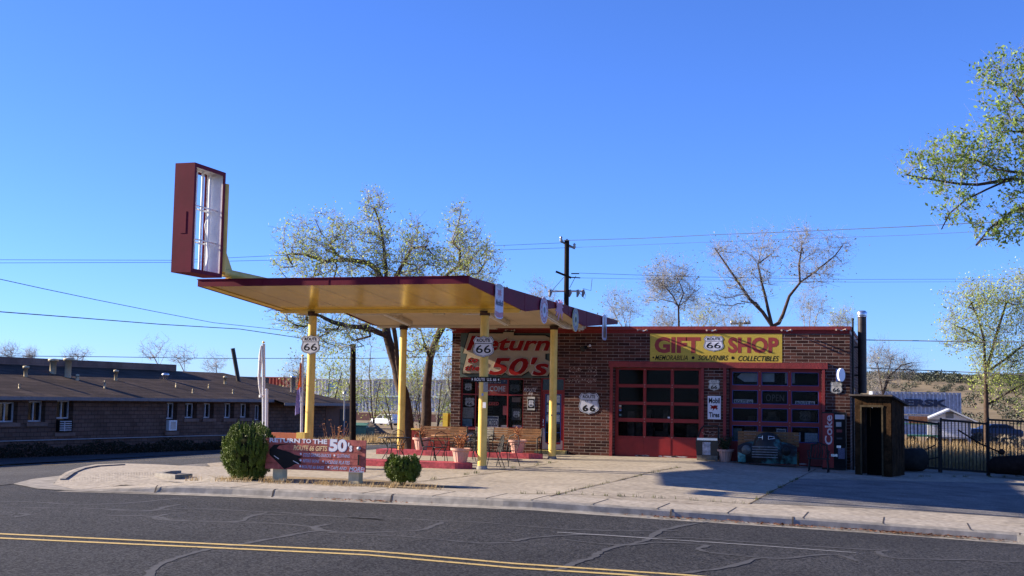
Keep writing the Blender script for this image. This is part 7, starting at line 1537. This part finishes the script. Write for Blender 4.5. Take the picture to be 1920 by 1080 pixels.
wd = [[(1405, 945), (1497, 897)], [(1030, 931), (1147, 904), (1276, 876)], [(960, 926), (1120, 929), (1250, 935), (1405, 945)], [(770, 905), (1045, 866)], [(1640, 893), (1900, 895)]]
def p_weed(rn):
    L_ = rn.choice(wd); i = rn.randrange(len(L_)-1); t = rn.choice([.12, .31, .37, .55, .63, .82, .93])+rn.gauss(0, .008); a, b = gnd(*L_[i]), gnd(*L_[i+1]); return a.x+(b.x-a.x)*t+rn.gauss(0, .03), a.y+(b.y-a.y)*t+rn.gauss(0, .03)
grass('weeds', p_weed, 900, .09, mat('weed_green', (.09, .10, .03), .8, .3, 9.), 15, .05, .004)
# ---- brush bands and scrub on the hills
def brush(name, spots, n, m_, seed, label=None):
    rn = np.random.RandomState(seed); mk = MB(); Vs = []
    for (x, y, z, w, h) in spots:
        k = n; c = rn.randn(k, 3); c /= np.linalg.norm(c, axis=1)[:, None]; c *= rn.rand(k, 1)**.35; Q = np.array([x, y, z+h*.45])+c*np.array([w/2, w/2, h*.5]); D = rn.randn(k, 3); D /= np.linalg.norm(D, axis=1)[:, None]; E = np.cross(D, rn.randn(k, 3)); E /= np.linalg.norm(E, axis=1)[:, None]; S = w*rn.uniform(.035, .08, (k, 1)); Vs.append(np.stack([Q-D*S, Q+E*S*.6, Q+D*S, Q-E*S*.6], 1).reshape(-1, 3))
    V = np.concatenate(Vs); mk.v = [tuple(v) for v in V]; k = len(V)//4; mk.f = [(4*i, 4*i+1, 4*i+2, 4*i+3) for i in range(k)]; mk.sm = [False]*k; o = mk.build(name, m_); o['kind'] = 'stuff'; return o
rn = random.Random(33)
sp = [];
for i in range(900):
    D = rn.uniform(330, 1280); u = rn.uniform(1480, 2150); p = at(u, 760, D)
    dens = .35+.65*sstep((D-600)/500)
    if rn.random() > dens: continue
    s = rn.uniform(2.5, 6.)*(1. if D < 800 else 1.7); sp.append((p.x, p.y, HZ(p.x, p.y)-.3, s*1.3, s*.8))
for i in range(420):
    D = rn.uniform(1120, 1330); u = rn.uniform(1500, 2150); p = at(u, 760, D); s = rn.uniform(6, 11); sp.append((p.x, p.y, HZ(p.x, p.y)-.5, s*1.4, s*.75))
brush('scrub', sp, 150, SCRB, 3)
sp = [(rn.uniform(-34, -18), rn.uniform(96, 112), 0, rn.uniform(1.5, 3), rn.uniform(1., 2.2)) for _ in range(60)]; sp = [(x, y, G(x, y)-.3, w, h) for x, y, z, w, h in sp]
brush('brush', sp, 320, mat('dry_brush', (.13, .095, .07), .95, .4, 3.), 4)
sp = [(rn.uniform(4, 14), rn.uniform(56, 80), 0, rn.uniform(1.5, 3.), rn.uniform(1., 2.)) for _ in range(26)]+[(rn.uniform(7.5, 12), rn.uniform(52, 60), 0, 2.2, 1.6) for _ in range(8)]; sp = [(x, y, G(x, y)-.3, w, h) for x, y, z, w, h in sp]
brush('brush', sp, 500, mat('grey_brush', (.16, .135, .10), .95, .4, 3.), 5)
# twiggy shrub at the right end of the fence
grow('twiggy_shrub', 'leafless tangled shrub at the right end of the black fence', 'shrub', [[(1905, 895, 44), (1900, 870, 44), (1890, 850, 44)], [(1905, 893, 44), (1930, 860, 44)]], [(1900, 872, 32, 22, 44), (1930, 850, 30, 40, 44)], 260, 99, TWIG, TWIG, None, 0, r0=.04, rt=.005, step=.25, lspread=.1, twigs=3)
